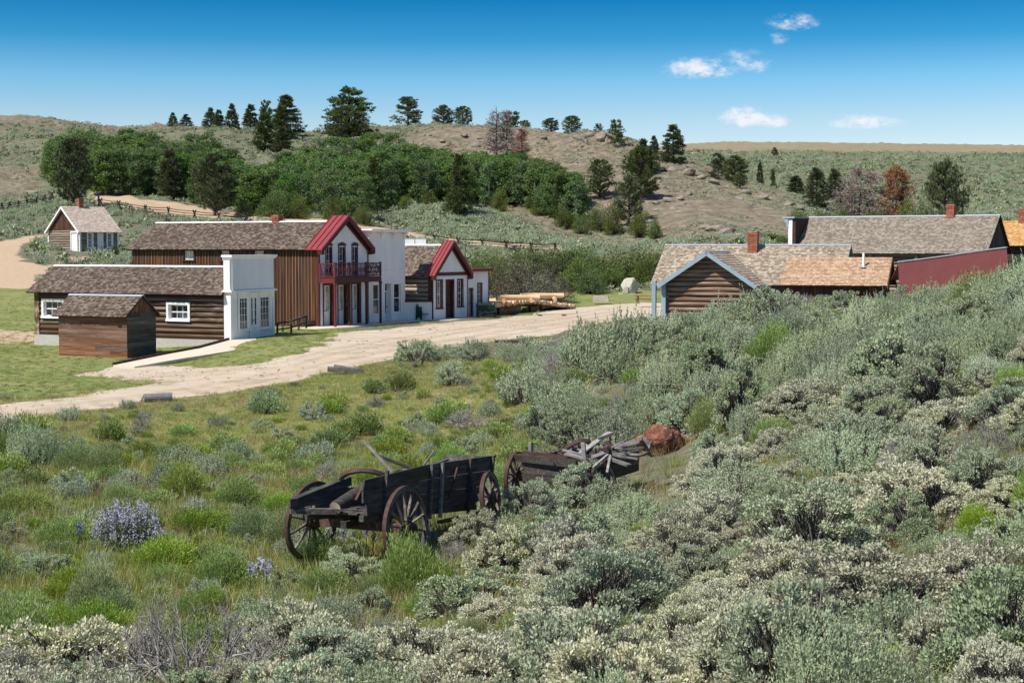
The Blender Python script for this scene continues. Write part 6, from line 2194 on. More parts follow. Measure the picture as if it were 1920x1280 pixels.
# roadside sage between hill road and town
M['hill_rock'] = flat('hill_rock', (.24, .205, .165), .95, 0, .8, .3)
rocks = []
for i in range(4):
    o = rock((0, 0, 0), 1, .8, .6, M['hill_rock'], 'rock_source', None, seed=30 + i, sub=2, rough=.3)
    C.objects.unlink(o)
    rocks.append(o)
X, Y, px = in_region_points(11000, 760, 1600, 196, 400, g, 1.8)
reg = regions(X, Y)
nz_ = noise2(X, Y, .07, 25)
ok = (reg[3] > .4) & (nz_ + g.normal(0, .5, len(X)) > .1)
X, Y, px = X[ok], Y[ok], px[ok]
scat('scattered_rocks', X, Y, np.exp(g.normal(-1.35, .5, len(X))), .8, rocks, g.integers(0, 4, len(X)), 'pale rocks scattered over the bare brown hill', 'rocks', g, .05)
BIG = [(1128, 262, 2.0), (1105, 256, 1.4), (1145, 268, 1.8), (1160, 276, 1.2), (1085, 262, 1.5), (1190, 300, 1.6), (1240, 318, 1.6), (1262, 322, 1.4), (1292, 330, 1.8), (1315, 336, 1.3), (1340, 345, 1.2), (1340, 434, 1.6), (1362, 440, 1.4), (1322, 430, 1.2), (1385, 448, 1.2),
       (1255, 378, 1.3), (1275, 375, 1.1), (1290, 384, 1.0), (1150, 345, 1.2), (1400, 362, 1.2), (1430, 372, 1.2), (1480, 388, 1.3), (1500, 393, 1.1), (1375, 454, 1.0), (1020, 262, 1.1), (870, 256, 1.2), (830, 268, 1.0), (900, 262, .9), (1230, 385, .9), (1410, 462, 1.0)]
for i, (px, py, s_) in enumerate(BIG):
    q = G(px, py, 150)
    zone = 'rocky crest of the hill' if py < 300 else ('shoulder of the brown hill' if py < 400 else 'foot of the brown hill')
    o = bpy.data.objects.new('boulder', rocks[i % 4].data)
    C.objects.link(o)
    o.location = q + Vector((0, 0, s_ * .15)); o.scale = (s_, s_ * .9, s_ * (1.1 if i < 4 else .8)); o.rotation_euler = (random.uniform(-.3, .3), random.uniform(-.3, .3), random.uniform(0, 6))
    tag(o, f'brown boulder on the {zone}', 'boulder', f'boulders on the {zone}'); NAMED.append((o, px))

X, Y, px = in_region_points(9000, -100, 1260, 48, 135, g, 1.0)
reg = regions(X, Y)
ok = (reg[0] > .1) & free(X, Y) & ((noise2(X, Y, .5, 31) + g.normal(0, .4, len(X)) > .2) | (reg[0] < .9))
X, Y = X[ok], Y[ok]
scat('road_gravel', X, Y, np.exp(g.normal(-3.1, .45, len(X))), .7, rocks, g.integers(0, 4, len(X)), 'loose stones on the dirt street', 'gravel', g, .0)
X, Y, px = in_region_points(9000, -100, 1260, 48, 130, g, 1.0)
reg = regions(X, Y)
ok = (reg[0] > .1) & (reg[0] < .95) & free(X, Y)
X, Y = X[ok], Y[ok]
scat('road_weeds', X, Y, g.uniform(.35, 1.0, len(X)), .8, [gs[7], gs[0], gs[4]], g.choice(3, len(X), p=(.6, .2, .2)), 'weeds and grass tufts creeping over the street edges', 'weeds', g)
# ================================================================== trees
def clumpy(g_, centers, cr, per, ll, lw, up=.4, out=.6):
    k = np.repeat(np.arange(len(centers)), per)
    off = rnd_unit(len(k), g_) * g_.uniform(.3, 1, (len(k), 1)) ** .5
    P = centers[k] + off * (cr[k][:, None] if hasattr(cr, 'shape') else cr) * [1, 1, .72]
    D = norm(off * out + [0, 0, up] + g_.normal(0, .6, (len(k), 3)))
    return leaves(P, D, ll, lw, g_, norm(off + norm(centers)[k] * .3 + [0, 0, .5]), .4)
def trunk_geo(g_, H, r0, lean=.03, segs=6, top=.85):
    p = [np.array([0., 0, -.3])]
    for i in range(1, segs + 1):
        p.append(np.array([g_.normal(0, lean) * H * .3, g_.normal(0, lean) * H * .3, H * top * i / segs]))
    V = []; Fq = []
    out = []
    for i in range(segs):
        ra = r0 * (1 - i / segs * .85); rb = r0 * (1 - (i + 1) / segs * .85)
        n = 7
        a = np.arange(n) * 2 * math.pi / n
        ring = lambda c, r: np.stack([c[0] + np.cos(a) * r, c[1] + np.sin(a) * r, np.full(n, c[2])], 1)
        V_ = np.concatenate([ring(p[i], ra), ring(p[i + 1], rb)])
        F2 = np.array([[k, (k + 1) % n, n + (k + 1) % n, n + k] for k in range(n)])
        out.append((V_, F2))
    return out, p
def t_aspen(seed, H=8.0):
    g_ = np.random.default_rng(seed)
    tr, p = trunk_geo(g_, H, .13)
    nb = 62
    h = g_.uniform(.03, .97, nb)
    prof = np.sin(np.clip(h * .80 + .17, 0, 1) * math.pi) ** .5 * 2.35
    a = g_.uniform(0, 6.28, nb); rr_ = prof * np.sqrt(g_.uniform(.15, 1, nb))
    Cn = np.stack([np.cos(a) * rr_, np.sin(a) * rr_, h * H], 1)
    fo = clumpy(g_, Cn, g_.uniform(.55, 1.0, nb), 88, .25, .20, .2, .5)
    at = np.stack([np.zeros(nb), np.zeros(nb), h * H * .86 - .4], 1)
    tr.append(twigs(at, Cn, .04, .015, g_, .05, 1))
    return [('crown', F_['aspen'], fo), ('trunk', F_['trunk_pale'], joinq(tr))]
def t_pine(seed, shape='cone', H=10.0, mat='pine'):
    g_ = np.random.default_rng(seed)
    tr, p = trunk_geo(g_, H, .24, .015, 6, .95)
    out = []
    cs = []; ds = []; rs = []
    if shape == 'cone':
        nb = 130; h = g_.uniform(.05, .99, nb) ** 1.0
        R_ = (1 - h) ** .75 * 2.5 + .22
        R_ *= np.where(h < .12, .75, 1) * g_.uniform(.72, 1.08, nb)
    elif shape == 'round':
        nb = 150; h = g_.uniform(.06, .98, nb)
        R_ = np.sin(np.clip(h * .93 + .10, 0, 1) ** .85 * math.pi) ** .55 * 3.9 * g_.uniform(.70, 1.05, nb)
    elif shape == 'open':
        nb = 84; h = g_.uniform(.05, .98, nb)
        R_ = ((1 - h) ** .6 * 3.6 + .6) * g_.uniform(.5, 1.1, nb)
    else:   # dense bushy juniper
        nb = 130; h = g_.uniform(.02, .96, nb)
        R_ = np.sin(np.clip(h * .85 + .18, 0, 1) * math.pi) ** .5 * 3.0 * g_.uniform(.75, 1.05, nb)
    a = np.arange(nb) * 2.4 + g_.normal(0, .4, nb)
    rise = {'cone': .10, 'round': .30, 'open': .28, 'bush': .55}[shape]
    tip = np.stack([np.cos(a) * R_, np.sin(a) * R_, h * H + R_ * rise - (0 if shape != 'cone' else R_ * .12)], 1)
    tip[:, 2] = np.minimum(tip[:, 2], H)
    at = np.stack([np.zeros(nb), np.zeros(nb), h * H * .97], 1)
    tr.append(twigs(at, tip, .06, .02, g_, .05, 2))
    for f, cr in ((.55, .34), (.8, .36), (1.0, .30)):
        c0 = at * (1 - f) + tip * f + g_.normal(0, .12, (nb, 3))
        cs.append(c0); rs.append(np.full(nb, cr) * (1 + .25 * R_ / 3) * (1.15 if shape == 'open' else 1)); ds.append(norm(tip - at))
    Cn = np.concatenate(cs); cr = np.concatenate(rs); dd = np.concatenate(ds)
    per = {'cone': 20, 'round': 19, 'open': 32, 'bush': 20}[shape]
    k = np.repeat(np.arange(len(Cn)), per)
    off = rnd_unit(len(k), g_)
    P = Cn[k] + off * cr[k][:, None] * g_.uniform(.1, 1, (len(k), 1)) * [1, 1, .75]
    D = norm(dd[k] * .8 + off * .6 + [0, 0, .55] + g_.normal(0, .3, (len(k), 3)))
    fo = leaves(P, D, .42, .15, g_, norm(off + [0, 0, .6]), .4)
    return [('crown', F_[mat], fo), ('trunk', F_['bark'], joinq(tr))]
def t_dead(seed, H=10, Rm=2.4, mat='deadneedle', needles=3.0, weep=-.1, prof='cone'):
    g_ = np.random.default_rng(seed)
    tr, p = trunk_geo(g_, H, .20, .015, 6, .98)
    nb = 110; h = g_.uniform(.08, .98, nb)
    if prof == 'cone':
        R_ = ((1 - h) ** .8 * Rm + .25) * g_.uniform(.6, 1.1, nb)
    else:
        R_ = np.sin(np.clip(h * .9 + .12, 0, 1) * math.pi) ** .5 * Rm * g_.uniform(.6, 1.05, nb)
    a = g_.uniform(0, 6.28, nb)
    at = np.stack([np.zeros(nb), np.zeros(nb), h * H * .95], 1)
    tip = at + np.stack([np.cos(a) * R_, np.sin(a) * R_, R_ * (.35 + weep)], 1)
    tr.append(twigs(at, tip, .045, .015, g_, .08, 3))
    k = np.repeat(np.arange(nb), 7)
    f = g_.uniform(.3, 1, (len(k), 1))
    b0 = at[k] * (1 - f) + tip[k] * f
    b1 = b0 + norm(norm(tip - at)[k] + g_.normal(0, .6, (len(k), 3)) + [0, 0, weep * 2 + .1]) * g_.uniform(.3, .9, (len(k), 1))
    tr.append(twigs(b0, b1, .018, .008, g_, .1, 1))
    k2 = np.repeat(np.arange(len(b0)), max(1, int(needles)))
    f = g_.uniform(.1, 1, (len(k2), 1))
    P = b0[k2] * (1 - f) + b1[k2] * f + g_.normal(0, .10, (len(k2), 3))
    fo = leaves(P, norm(g_.normal(0, .7, (len(k2), 3)) + (b1 - b0)[k2]), .40, .085, g_)
    return [('dead_needles', F_[mat], fo), ('trunk', F_['bark'] if mat != 'deadneedle' else F_['twig'], joinq(tr))]
def t_willow(seed, mat='willow', H=4.5, Rm=2.6, grey=False):
    g_ = np.random.default_rng(seed)
    nb = 120
    d = dome_dirs(nb, g_, -.02)
    Cn = d * lobes(d, g_, .18) * g_.uniform(.62, 1.0, (len(d), 1)) * [Rm, Rm, H * .90]
    root = Cn * [.12, .12, 0]
    tw = twigs(root, Cn, .05, .012, g_, .08, 2)
    k = np.repeat(np.arange(len(Cn)), 38 if not grey else 26)
    P = Cn[k] + g_.normal(0, 1, (len(k), 3)) * [.30, .30, .34]
    fo = leaves(P, norm(d[k] * .7 + [0, 0, .5] + g_.normal(0, .6, (len(k), 3))), .24, .11 if not grey else .07, g_, norm(d[k] + [0, 0, .6]), .6)
    return [('crown', F_[mat], fo), ('stems', F_['twig'] if grey else F_['bark'], tw)]
TREES = {}
def tree_proto(kind, var):
    key = (kind, var)
    if key not in TREES:
        s = 1000 + var * 13 + sum(map(ord, kind))
        if kind == 'aspen': p = t_aspen(s)
        elif kind in ('cone', 'round', 'open', 'bush'): p = t_pine(s, kind)
        elif kind == 'dead': p = t_dead(s)
        elif kind == 'dead_red': p = t_dead(s, 10, 2.2, 'rustneedle', 3)
        elif kind == 'dead_round': p = t_dead(s, 10, 5.0, 'deadneedle', 14, -.45, 'round')
        elif kind == 'rust_round': p = t_dead(s, 10, 3.0, 'rustneedle', 16, -.1, 'round')
        elif kind == 'willow': p = t_willow(s)
        elif kind == 'willow_grey': p = t_willow(s, 'willow_grey', grey=True)
        TREES[key] = [(nm, npmesh(nm, v[0], v[1], mt)) for nm, mt, v in p]
    return TREES[key]
NATW = {'aspen': 5.4, 'cone': 5.6, 'round': 8.2, 'open': 7.5, 'bush': 6.6, 'dead': 5.2, 'dead_red': 4.8, 'dead_round': 10.5, 'rust_round': 6.6, 'willow': 5.8, 'willow_grey': 5.8}
NATH = {'aspen': 8.0, 'willow': 4.6, 'willow_grey': 4.6}
def tree(kind, px, D, py_top, wpx, name, label, cat, group=None, var=None):
    p = W(px, 300, D); z = gz(p.x, D)
    H = W(px, py_top, D).z - z
    H = max(H, .8)
    var = random.randrange(4 if kind in ('aspen', 'cone', 'willow') else 3) if var is None else var
    o = thing(name, label, cat, (p.x, D, z), 0, group)
    for nm, me in tree_proto(kind, var):
        link(nm, me, o)
    wv = wpx / F * D / NATW[kind] * (1.42 if kind == 'cone' else 1.0)
    o.scale = (wv, wv, H / NATH.get(kind, 10.0))
    o.rotation_euler = (0, 0, random.uniform(0, 6.28))
    if cat == 'bush': NAMED.append((o, px))
    return o
def dG(px, py, lo=140):
    return G(px, py, lo).y
def pine(kind, px, pyb, pyt, w, lab, D=None, name='pine_tree', var=None):
    D = D or dG(px, pyb)
    return tree(kind, px, min(D, 900), pyt, w, name, lab, 'tree', var=var)
pine('cone', 325, 0, 212, 17, 'left one of two tiny pines on the skyline above the aspens', 428)
pine('cone', 350, 0, 215, 22, 'right one of two tiny pines on the skyline above the aspens', 426)
pine('cone', 396, 0, 203, 26, 'left of a joined pair of pines on the left skyline', 415)
pine('cone', 411, 0, 207, 22, 'right of a joined pair of pines on the left skyline', 412)
pine('cone', 436, 0, 196, 26, 'slender pointed pine just right of the joined pair on the skyline', 412)
pine('cone', 471, 0, 198, 32, 'dark pointed pine between the slender pine and the pale one', 405)
pine('open', 500, 0, 190, 36, 'pale thin-crowned pine left of the tallest skyline pine', 400)
pine('cone', 538, 0, 180, 52, 'tallest dark narrow pine on the skyline left of big rounded pine', 392)
pine('cone', 528, 0, 200, 34, 'dark pine crowded against the left side of the tallest narrow pine', 385)
pine('cone', 497, 0, 214, 42, 'brown-green pine standing lower on the slope above the aspens', 350)
pine('cone', 530, 0, 240, 34, 'small dark pine at the top edge of the aspens', 345)
pine('open', 655, 0, 166, 108, 'large rounded limber pine, biggest tree on the skyline', 372, var=1)
pine('round', 650, 0, 200, 96, 'bushy lower companion at the foot of the large rounded pine', 368)
pine('open', 765, 0, 183, 66, 'open-branched pine alone on the skyline right of the large rounded pine', 402, var=0)
pine('bush', 832, 0, 198, 44, 'left half of a bushy pair of pines on the bare hill crest', 403)
pine('bush', 868, 0, 200, 40, 'right half of a bushy pair of pines on the bare hill crest', 403)
pine('dead', 931, 0, 198, 62, 'taller bare dead pine on the bare hill above the aspens', dG(935, 300), 'dead_tree', 0)
pine('dead', 950, 0, 203, 50, 'second bare dead pine close behind the taller one', dG(950, 296), 'dead_tree', 1)
pine('dead_red', 978, 0, 238, 42, 'short reddish dead pine right of the two bare dead pines', dG(978, 312), 'dead_tree')
pine('open', 962, 0, 210, 44, 'live green pine partly hidden behind the dead pines', 388)
pine('bush', 985, 0, 226, 22, 'small pine right behind the dead pines on the crest', 384)
pine('bush', 1033, 0, 222, 34, 'low spreading pine, left of three on the rocky crest', 368)
pine('bush', 1072, 0, 218, 40, 'low spreading pine, middle of three on the rocky crest', 362)
pine('open', 1122, 0, 232, 22, 'small wind-bent pine, right of three on the rocky crest', 345)
pine('open', 1155, 0, 225, 38, 'leaning open pine beside dark rocks on the crest', 332)
pine('cone', 1262, 0, 236, 44, 'tall dark pine standing alone at the right end of the hill crest', 312)
pine('cone', 1226, 0, 256, 20, 'narrow pine just left of the lone tall pine on the crest', 314)
pine('cone', 1206, 0, 262, 40, 'pointed top of the big pine group on the hill flank', 300)
pine('bush', 1203, 375, 278, 74, 'broad dark pine casting a shadow on the brown hillside')
pine('bush', 1180, 425, 330, 60, 'dark narrow pine below the broad one at the foot of the hill')
pine('bush', 1125, 372, 300, 58, 'rounded juniper on the hillside left of the broad pine')
pine('open', 1347, 352, 289, 46, 'left of two wide pines behind the shoulder of the hill', 300)
pine('bush', 1378, 352, 293, 52, 'right of two wide pines behind the shoulder of the hill', 296)
pine('bush', 1388, 0, 325, 30, 'small dark bushy pine below the two wide pines', 285)
pine('cone', 1452, 0, 277, 14, 'tiny pine alone on the far slope near the plateau edge', 720)
pine('cone', 1425, 0, 305, 14, 'faint small tree on the far slope left of the valley', 520)
pine('cone', 1450, 0, 320, 18, 'thin grey-green tree on the far slope behind the hill shoulder', 420)
pine('cone', 1492, 0, 330, 34, 'dull green pointed tree left of the dark pine behind the long roof', 330)
pine('cone', 1532, 0, 316, 44, 'dark full pine left of the dead grey tree behind the long roof', 262)
pine('cone', 1566, 0, 318, 36, 'dark pine half hidden behind the dead grey tree', 330)
pine('dead_round', 1614, 0, 306, 128, 'wide pinkish-grey dead tree behind the long roof', 258, 'dead_tree', 0)
pine('rust_round', 1682, 0, 306, 72, 'rust-brown dead tree right of the wide dead one', 256, 'dead_tree', 0)
pine('round', 1774, 0, 302, 88, 'large round-crowned dark pine behind the brick chimney on the right', 250, var=0)
pine('bush', 136, 0, 262, 76, 'dark shaggy juniper directly behind the hill cabin', 236)
pine('bush', 402, 0, 290, 88, 'large dark brown-green pine at the front edge of the aspens above the hotel', 236)
pine('cone', 318, 0, 282, 44, 'brownish pine standing among the aspens above the hill cabin', 262)
pine('cone', 862, 0, 292, 50, 'dark upright pine at the front of the aspens right of centre', 246)
pine('cone', 702, 0, 296, 44, 'olive pine poking out of the middle of the aspens', 250)
pine('cone', 1050, 0, 330, 36, 'olive pine near the right end of the aspens', 250)
# aspen grove
ga_ = np.random.default_rng(77)
lowb = lambda px: np.interp(px, (90, 200, 300, 400, 500, 600, 680, 720, 800, 900, 1000, 1100, 1210), (362, 366, 378, 392, 404, 412, 412, 392, 388, 390, 398, 432, 448))
topb = lambda px: np.interp(px, (90, 130, 175, 200, 240, 285, 300, 340, 400, 440, 480, 530, 600, 700, 760, 800, 850, 930, 1000, 1060, 1100, 1150, 1210), (268, 248, 230, 262, 240, 256, 272, 262, 250, 300, 322, 285, 262, 250, 262, 283, 288, 288, 300, 315, 345, 395, 420))
n_as = 0
for row in range(6):
    t_ = row / 5
    px = 100 + ga_.uniform(0, 20)
    while px < 1095:
        lb_, tb_ = float(lowb(px)), float(topb(px))
        ht_ = 88 - 16 * t_
        py_t = (lb_ - ht_) * (1 - t_) + (tb_ - 3) * t_ + ga_.uniform(-7, 9)
        pb = min(py_t + ht_ * ga_.uniform(.8, 1.0), lb_)
        if py_t >= tb_ - 12:
            D = dG(px, pb)
            if D < 600:
                zone = 'left' if px < 330 else ('centre-left' if px < 600 else ('centre' if px < 850 else 'right'))
                depth = 'front' if row < 2 else ('middle' if row < 4 else 'uppermost')
                zone = ('far left', 'left', 'left middle', 'middle', 'right middle', 'right', 'far right')[int(min(6, (px - 100) // 143))]
                at_ = tree('aspen', px, D, py_t, ga_.uniform(48, 76), 'aspen_tree', f'leafy green aspen, {depth} rows, {zone} part of grove', 'tree', f'aspens in the {depth} rows of the grove')
                NAMED.append((at_, px))
                n_as += 1
        px += ga_.uniform(26, 44)
print('aspens', n_as)
# shrubs at the foot of the grove
for px, pb, ptp, w in ((515, 408, 350, 84), (455, 408, 372, 40), (470, 398, 360, 36), (630, 414, 362, 66), (680, 420, 380, 50), (560, 410, 362, 50), (935, 396, 350, 40), (1010, 404, 372, 40), (1060, 430, 385, 46), (1120, 432, 380, 56), (1150, 440, 372, 44), (1200, 445, 392, 52), (1230, 448, 405, 34), (760, 392, 362, 36), (805, 388, 355, 34), (1090, 440, 402, 40)):
    tree('willow', px, dG(px, pb), ptp, w, 'willow_bush', 'yellow-green rounded willow bush at the front foot of the aspens' if px == 515 else 'green bush at the foot of the aspen grove, %s end' % ('left' if px < 700 else 'right'), 'bush', None if px == 515 else 'bushes at the foot of the grove, %s end' % ('left' if px < 700 else 'right'))
# willows behind the platform
tree('willow_grey', 980, 146, 472, 130, 'willow_bush', 'large brown-grey half-dead willow behind the log platform', 'bush')
tree('willow_grey', 1038, 150, 496, 84, 'willow_bush', 'smaller grey willow with bare white stems right of the half-dead one', 'bush')
tree('willow_grey', 940, 148, 488, 66, 'willow_bush', 'grey-brown willow close to the end wall of red-gabled shop', 'bush')
for px, D, tp, w in ((893, 156, 472, 66), (925, 160, 466, 80), (960, 166, 466, 90), (1000, 172, 464, 100), (1050, 168, 464, 100), (1080, 160, 482, 84), (1105, 164, 474, 90), (1140, 166, 470, 96), (1105, 158, 500, 70), (1150, 162, 492, 70), (1185, 168, 464, 100), (1215, 164, 474, 80), (1240, 170, 466, 80), (870, 162, 482, 50), (1080, 178, 462, 110), (1210, 163, 500, 50)):
    tree('willow', px, D, tp, w, 'willow_bush', 'dense green willow in the thicket behind the %s' % ('red-gabled shop' if px < 940 else ('log platform' if px < 1085 else 'stone monument')), 'bush', 'willows behind the %s' % ('shop' if px < 940 else ('platform' if px < 1085 else 'monument')))
for px, D, tp, w in ((1420, 200, 436, 50), (1450, 196, 438, 50), (1470, 190, 440, 40), (1385, 190, 452, 30), (1545, 215, 392, 50), (1575, 215, 388, 50), (1640, 215, 386, 60), (1500, 222, 388, 50), (1700, 215, 372, 60), (1730, 215, 378, 60), (1770, 210, 392, 50), (1660, 212, 394, 50)):
    tree('willow', px, D, tp, w, 'willow_bush', 'green shrub behind the %s' % ('log house chimney' if px < 1490 else 'long shingle roof'), 'bush', 'shrubs behind the %s' % ('log house' if px < 1490 else 'long roof'))
tree('willow', 213, O7.y - 1.5, 452, 15, 'willow_bush', 'dark little bush at the right corner of the hill cabin', 'bush')

# ================================================================== the two broken wagons
M['wag_wood'] = wood('wagon_wood', (.026, .022, .020), (.080, .070, .063), (.20, .18, .165), (1.2, 8, 8), 2.5, rand='obj')
M['wag_pale'] = wood('wagon_pale_wood', (.10, .09, .085), (.24, .22, .21), (.46, .44, .42), (2, 2, 2), 4.0, rand='obj')
M['rust'] = flat('rusty_iron', (.080, .046, .038), .75, .2, 9, .45)
M['wheel_wood'] = wood('wheel_wood', (.045, .035, .032), (.13, .105, .095), (.34, .31, .29), (3, 3, 3), 3.0, rand='obj')
M['hub_red'] = wood('hub_red_wood', (.04, .020, .018), (.09, .048, .042), (.20, .15, .13), (3, 3, 3), 3.0, rand='obj')
def ring(mb, r0, r1, y0, y1, a0=0.0, a1=2 * math.pi, n=36):
    full = abs(a1 - a0 - 2 * math.pi) < 1e-6
    vs = []; fs = []
    m = n if full else n + 1
    for i in range(m):
        a = a0 + (a1 - a0) * i / n
        for r, y in ((r0, y0), (r1, y0), (r1, y1), (r0, y1)):
            vs.append((r * math.cos(a), y, r * math.sin(a)))
    for i in range(n):
        j = (i + 1) % m
        for k in range(4):
            l = (k + 1) % 4
            fs.append((i * 4 + k, i * 4 + l, j * 4 + l, j * 4 + k))
    if not full:
        fs += [(0, 1, 2, 3), tuple((m - 1) * 4 + k for k in (3, 2, 1, 0))]
    return mb.add(vs, fs)
def wheel(parent, r, c, tilt=(0, 0, 0), nsp=14, skip=(), tyre=True, name='wheel', hubr=.13, hubl=.17, wood_=None, rimarc=None, label=None):
    fe = MB()
    a0, a1 = rimarc if rimarc else (0, 2 * math.pi)
    ring(fe, r - .085, r - .014, -.030, .030, a0, a1, 40 if not rimarc else 16)
    w_ = fe.build(name, wood_ or M['wheel_wood'], parent, label=label)
    w_.location = c
    w_.rotation_euler = tilt
    if tyre:
        ring(MB(), 0, 0, 0, 0) if False else None
        t_ = ring(MB(), r - .014, r, -.036, .036, a0, a1, 44 if not rimarc else 16).build('tyre', M['rust'], w_)
    h = MB().lathe([(.055, -hubl), (.075, -hubl + .01), (.082, -hubl * .55), (hubr, -.055), (hubr * 1.05, 0), (hubr, .055), (.088, hubl * .5), (.07, hubl)], 14, axis='y')
    hb = h.build('hub', M['hub_red'], w_)
    MB().lathe([(hubr * 1.03, -.075), (hubr * 1.08, -.07), (hubr * 1.08, -.055), (hubr * 1.03, -.05)], 14, axis='y').build('hub_band', M['rust'], w_)
    MB().lathe([(.088, -hubl + .0), (.092, -hubl + .02), (.088, -hubl + .045)], 14, axis='y').build('hub_band', M['rust'], w_)
    for k in range(nsp):
        if k in skip:
            continue
        a = 2 * math.pi * (k + .5) / nsp
        d = Vector((math.cos(a), 0, math.sin(a)))
        MB().bar(d * (hubr * .9) + Vector((0, .012 * (-1) ** k, 0)), d * (r - .07), .034, .052, up=(0, 1, 0), w1=.026, h1=.036).build('spoke', wood_ or M['wheel_wood'], w_)
    return w_
YW = 62
fw_ = Vector((math.cos(R(YW)), math.sin(R(YW)), 0)); lf_ = Vector((-fw_.y, fw_.x, 0))
hubR = W(761, 990, 25.2)
MA = hubR + lf_ * .93
zg = gz(MA.x, MA.y)
wa_ = thing('farm_wagon', 'nearer abandoned wooden wagon box on spoked wheels, weathered almost black', 'wagon', (MA.x, MA.y, zg), YW)
zh = hubR.z - zg
wheel(wa_, .70, (0, -.93, zh), (R(-3), 0, R(2)), 14)
wheel(wa_, .68, (0, .95, zh - .03), (R(4), 0, R(-4)), 12)
xf = 2.88
zf = W(921, 934, 27.7).z - zg
wheel(wa_, .48, (xf, -.93, zf), (R(-6), 0, R(10)), 12, skip=(3,))
wheel(wa_, .48, (xf, .80, zf - .05), (R(5), 0, R(8)), 12)
MB().bar((0, -.86, zh), (0, .88, zh - .02), .15, .15).build('axle', M['hub_red'], wa_)
MB().bar((xf, -.86, zf), (xf, .74, zf), .13, .13).build('axle', M['wag_wood'], wa_)
MB().bar((.0, -.62, zh + .16), (.0, .66, zh + .15), .16, .18).build('bolster', M['wag_wood'], wa_)
MB().bar((xf, -.6, zf + .24), (xf, .6, zf + .22), .14, .22).build('bolster', M['wag_wood'], wa_)
MB().bar((-.45, 0, zh + .05), (xf + .3, 0, zf + .1), .11, .11).build('reach', M['wag_wood'], wa_)
# box side boards in the plane y = -.5, following the traced outline
def sidez(x, f):
    zt_ = np.interp(x, (-.6, -.05, 3.92), (1.555, 1.60, 1.40)) - zg
    zb2 = np.interp(x, (-.6, 3.15, 3.92), (.93, .60, .60)) - zg
    return zb2 + (zt_ - zb2) * f
for sy in (-.5, .55):
    drop = 0 if sy < 0 else -.10
    fr = (0, .34, .66, 1.0) if sy < 0 else (0, .34, .62)
    for i, (fa, fb) in enumerate(zip(fr, fr[1:])):
        xa = -.60 if i else -.50
        xb = lambda f: 3.15 + .77 * f
        if sy > 0:
            xa = -1.15 if i == 1 else -.4
        q = [(xa, sy + .004 * i, sidez(xa, fa) + .006 + drop), (1.4, sy + .006 * i, sidez(1.4, fa) + .006 + drop), (xb(fa), sy, sidez(xb(fa), fa) + .006 + drop), (xb(fb), sy, sidez(xb(fb), fb) - .006 + drop), (1.4, sy + .006 * i, sidez(1.4, fb) - .004 + drop), (xa + .06 * (i == 2), sy + .004 * i, sidez(xa, fb) - .008 + drop - (.03 if i == 2 else 0))]
        MB().prism(q, (0, .032, 0)).build('side_board', M['wag_wood'], wa_)
    for x in (.05, 1.50, 1.86, 2.85, 3.72):
        lean = .08 if x < 3.5 else .20
        MB().bar((x - lean, sy - .03 if sy < 0 else sy + .06, sidez(x - lean, -.22) + drop), (x + .02, sy - .03 if sy < 0 else sy + .06, sidez(x, 1.0 if sy < 0 else .62) + drop), .055, .05, up=(0, 1, 0)).build('stake', M['wag_wood'] if x != 1.86 else M['wag_pale'], wa_)
MB().bar((2.05, -.56, sidez(2.05, .2)), (2.28, -.60, sidez(2.2, .86)), .035, .035).build('iron_strap', M['rust'], wa_)
for k in range(6):
    y_ = -.42 + k * .18
    MB().bar((-.5 + random.uniform(-.1, .1), y_, .94 - zg), (3.1, y_, .60 - zg), .17, .028).build('floor_board', M['wag_wood'], wa_)
MB().prism([(3.10, -.47, sidez(3.15, 0)), (3.10, .55, sidez(3.15, 0)), (3.84, .55, sidez(3.9, .94)), (3.84, -.47, sidez(3.9, .96))], (.03, 0, 0)).build('tail_board', M['wag_wood'], wa_)
for y_ in (-.42, .45):
    MB().bar((-.9 if y_ > 0 else -.55, y_, .88 - zg), (3.2, y_, .52 - zg), .09, .10).build('sill', M['wag_wood'], wa_)
MB().bar((-1.0, .62, 1.12 - zg), (.6, .60, 1.28 - zg), .13, .15).build('rail_beam', M['wag_wood'], wa_)
MB().bar((-.95, .7, .98 - zg), (-.2, -.1, .92 - zg), .12, .09).build('cross_board', M['wag_wood'], wa_)
for x0_, x1_, y_ in ((1.6, 3.3, -.62), (1.9, 2.7, -.72)):
    MB().bar((x0_, y_, .50 - zg), (x1_, y_ + .05, .42 - zg), .10, .05).build('running_board', M['wag_wood'] if y_ > -.7 else M['wag_pale'], wa_)
# loose things lying in it
a = W(629, 953, 25.35); b = W(700, 908, 26.2)
o = MB().tube([(0, 0, 0), tuple((b - a) * .5 + Vector((0, 0, .02))), tuple(b - a)], [.125, .115, .10], 12).build('stump_log', M['wag_wood'])
for p_ in o.data.polygons:
    p_.use_smooth = len(p_.vertices) == 4
o.location = a
tag(o, 'thick cracked log sticking out of the rear of nearer wagon', 'log')
e_ = MB().lathe([(.118, 0), (.116, .004), (.06, .006)], 12, axis='z').build('cut_end', M['log_grey'], o)
dvec = (a - b).normalized()
e_.rotation_mode = 'QUATERNION'; e_.rotation_quaternion = dvec.to_track_quat('Z', 'Y')
e_.location = dvec * .002
def loose(name, pts, w, h, mat, label, cat='board'):
    P = [W(*p) for p in pts]
    o = bpy.data.objects.new(name, None)
    mb = MB()
    for p, q in zip(P, P[1:]):
        mb.bar(p - P[0], q - P[0], w, h)
    o = mb.build(name, mat)
    o.location = P[0]
    return tag(o, label, cat)
hp = MB()
ring(hp, .40, .455, -.03, .03, 0, 2 * math.pi, 40)
ho_ = hp.build('loose_wheel_rim', M['wag_pale'])
ring(MB(), .455, .468, -.035, .035).build('tyre', M['rust'], ho_)
c0 = W(686, 905, 26.3)
ho_.location = c0
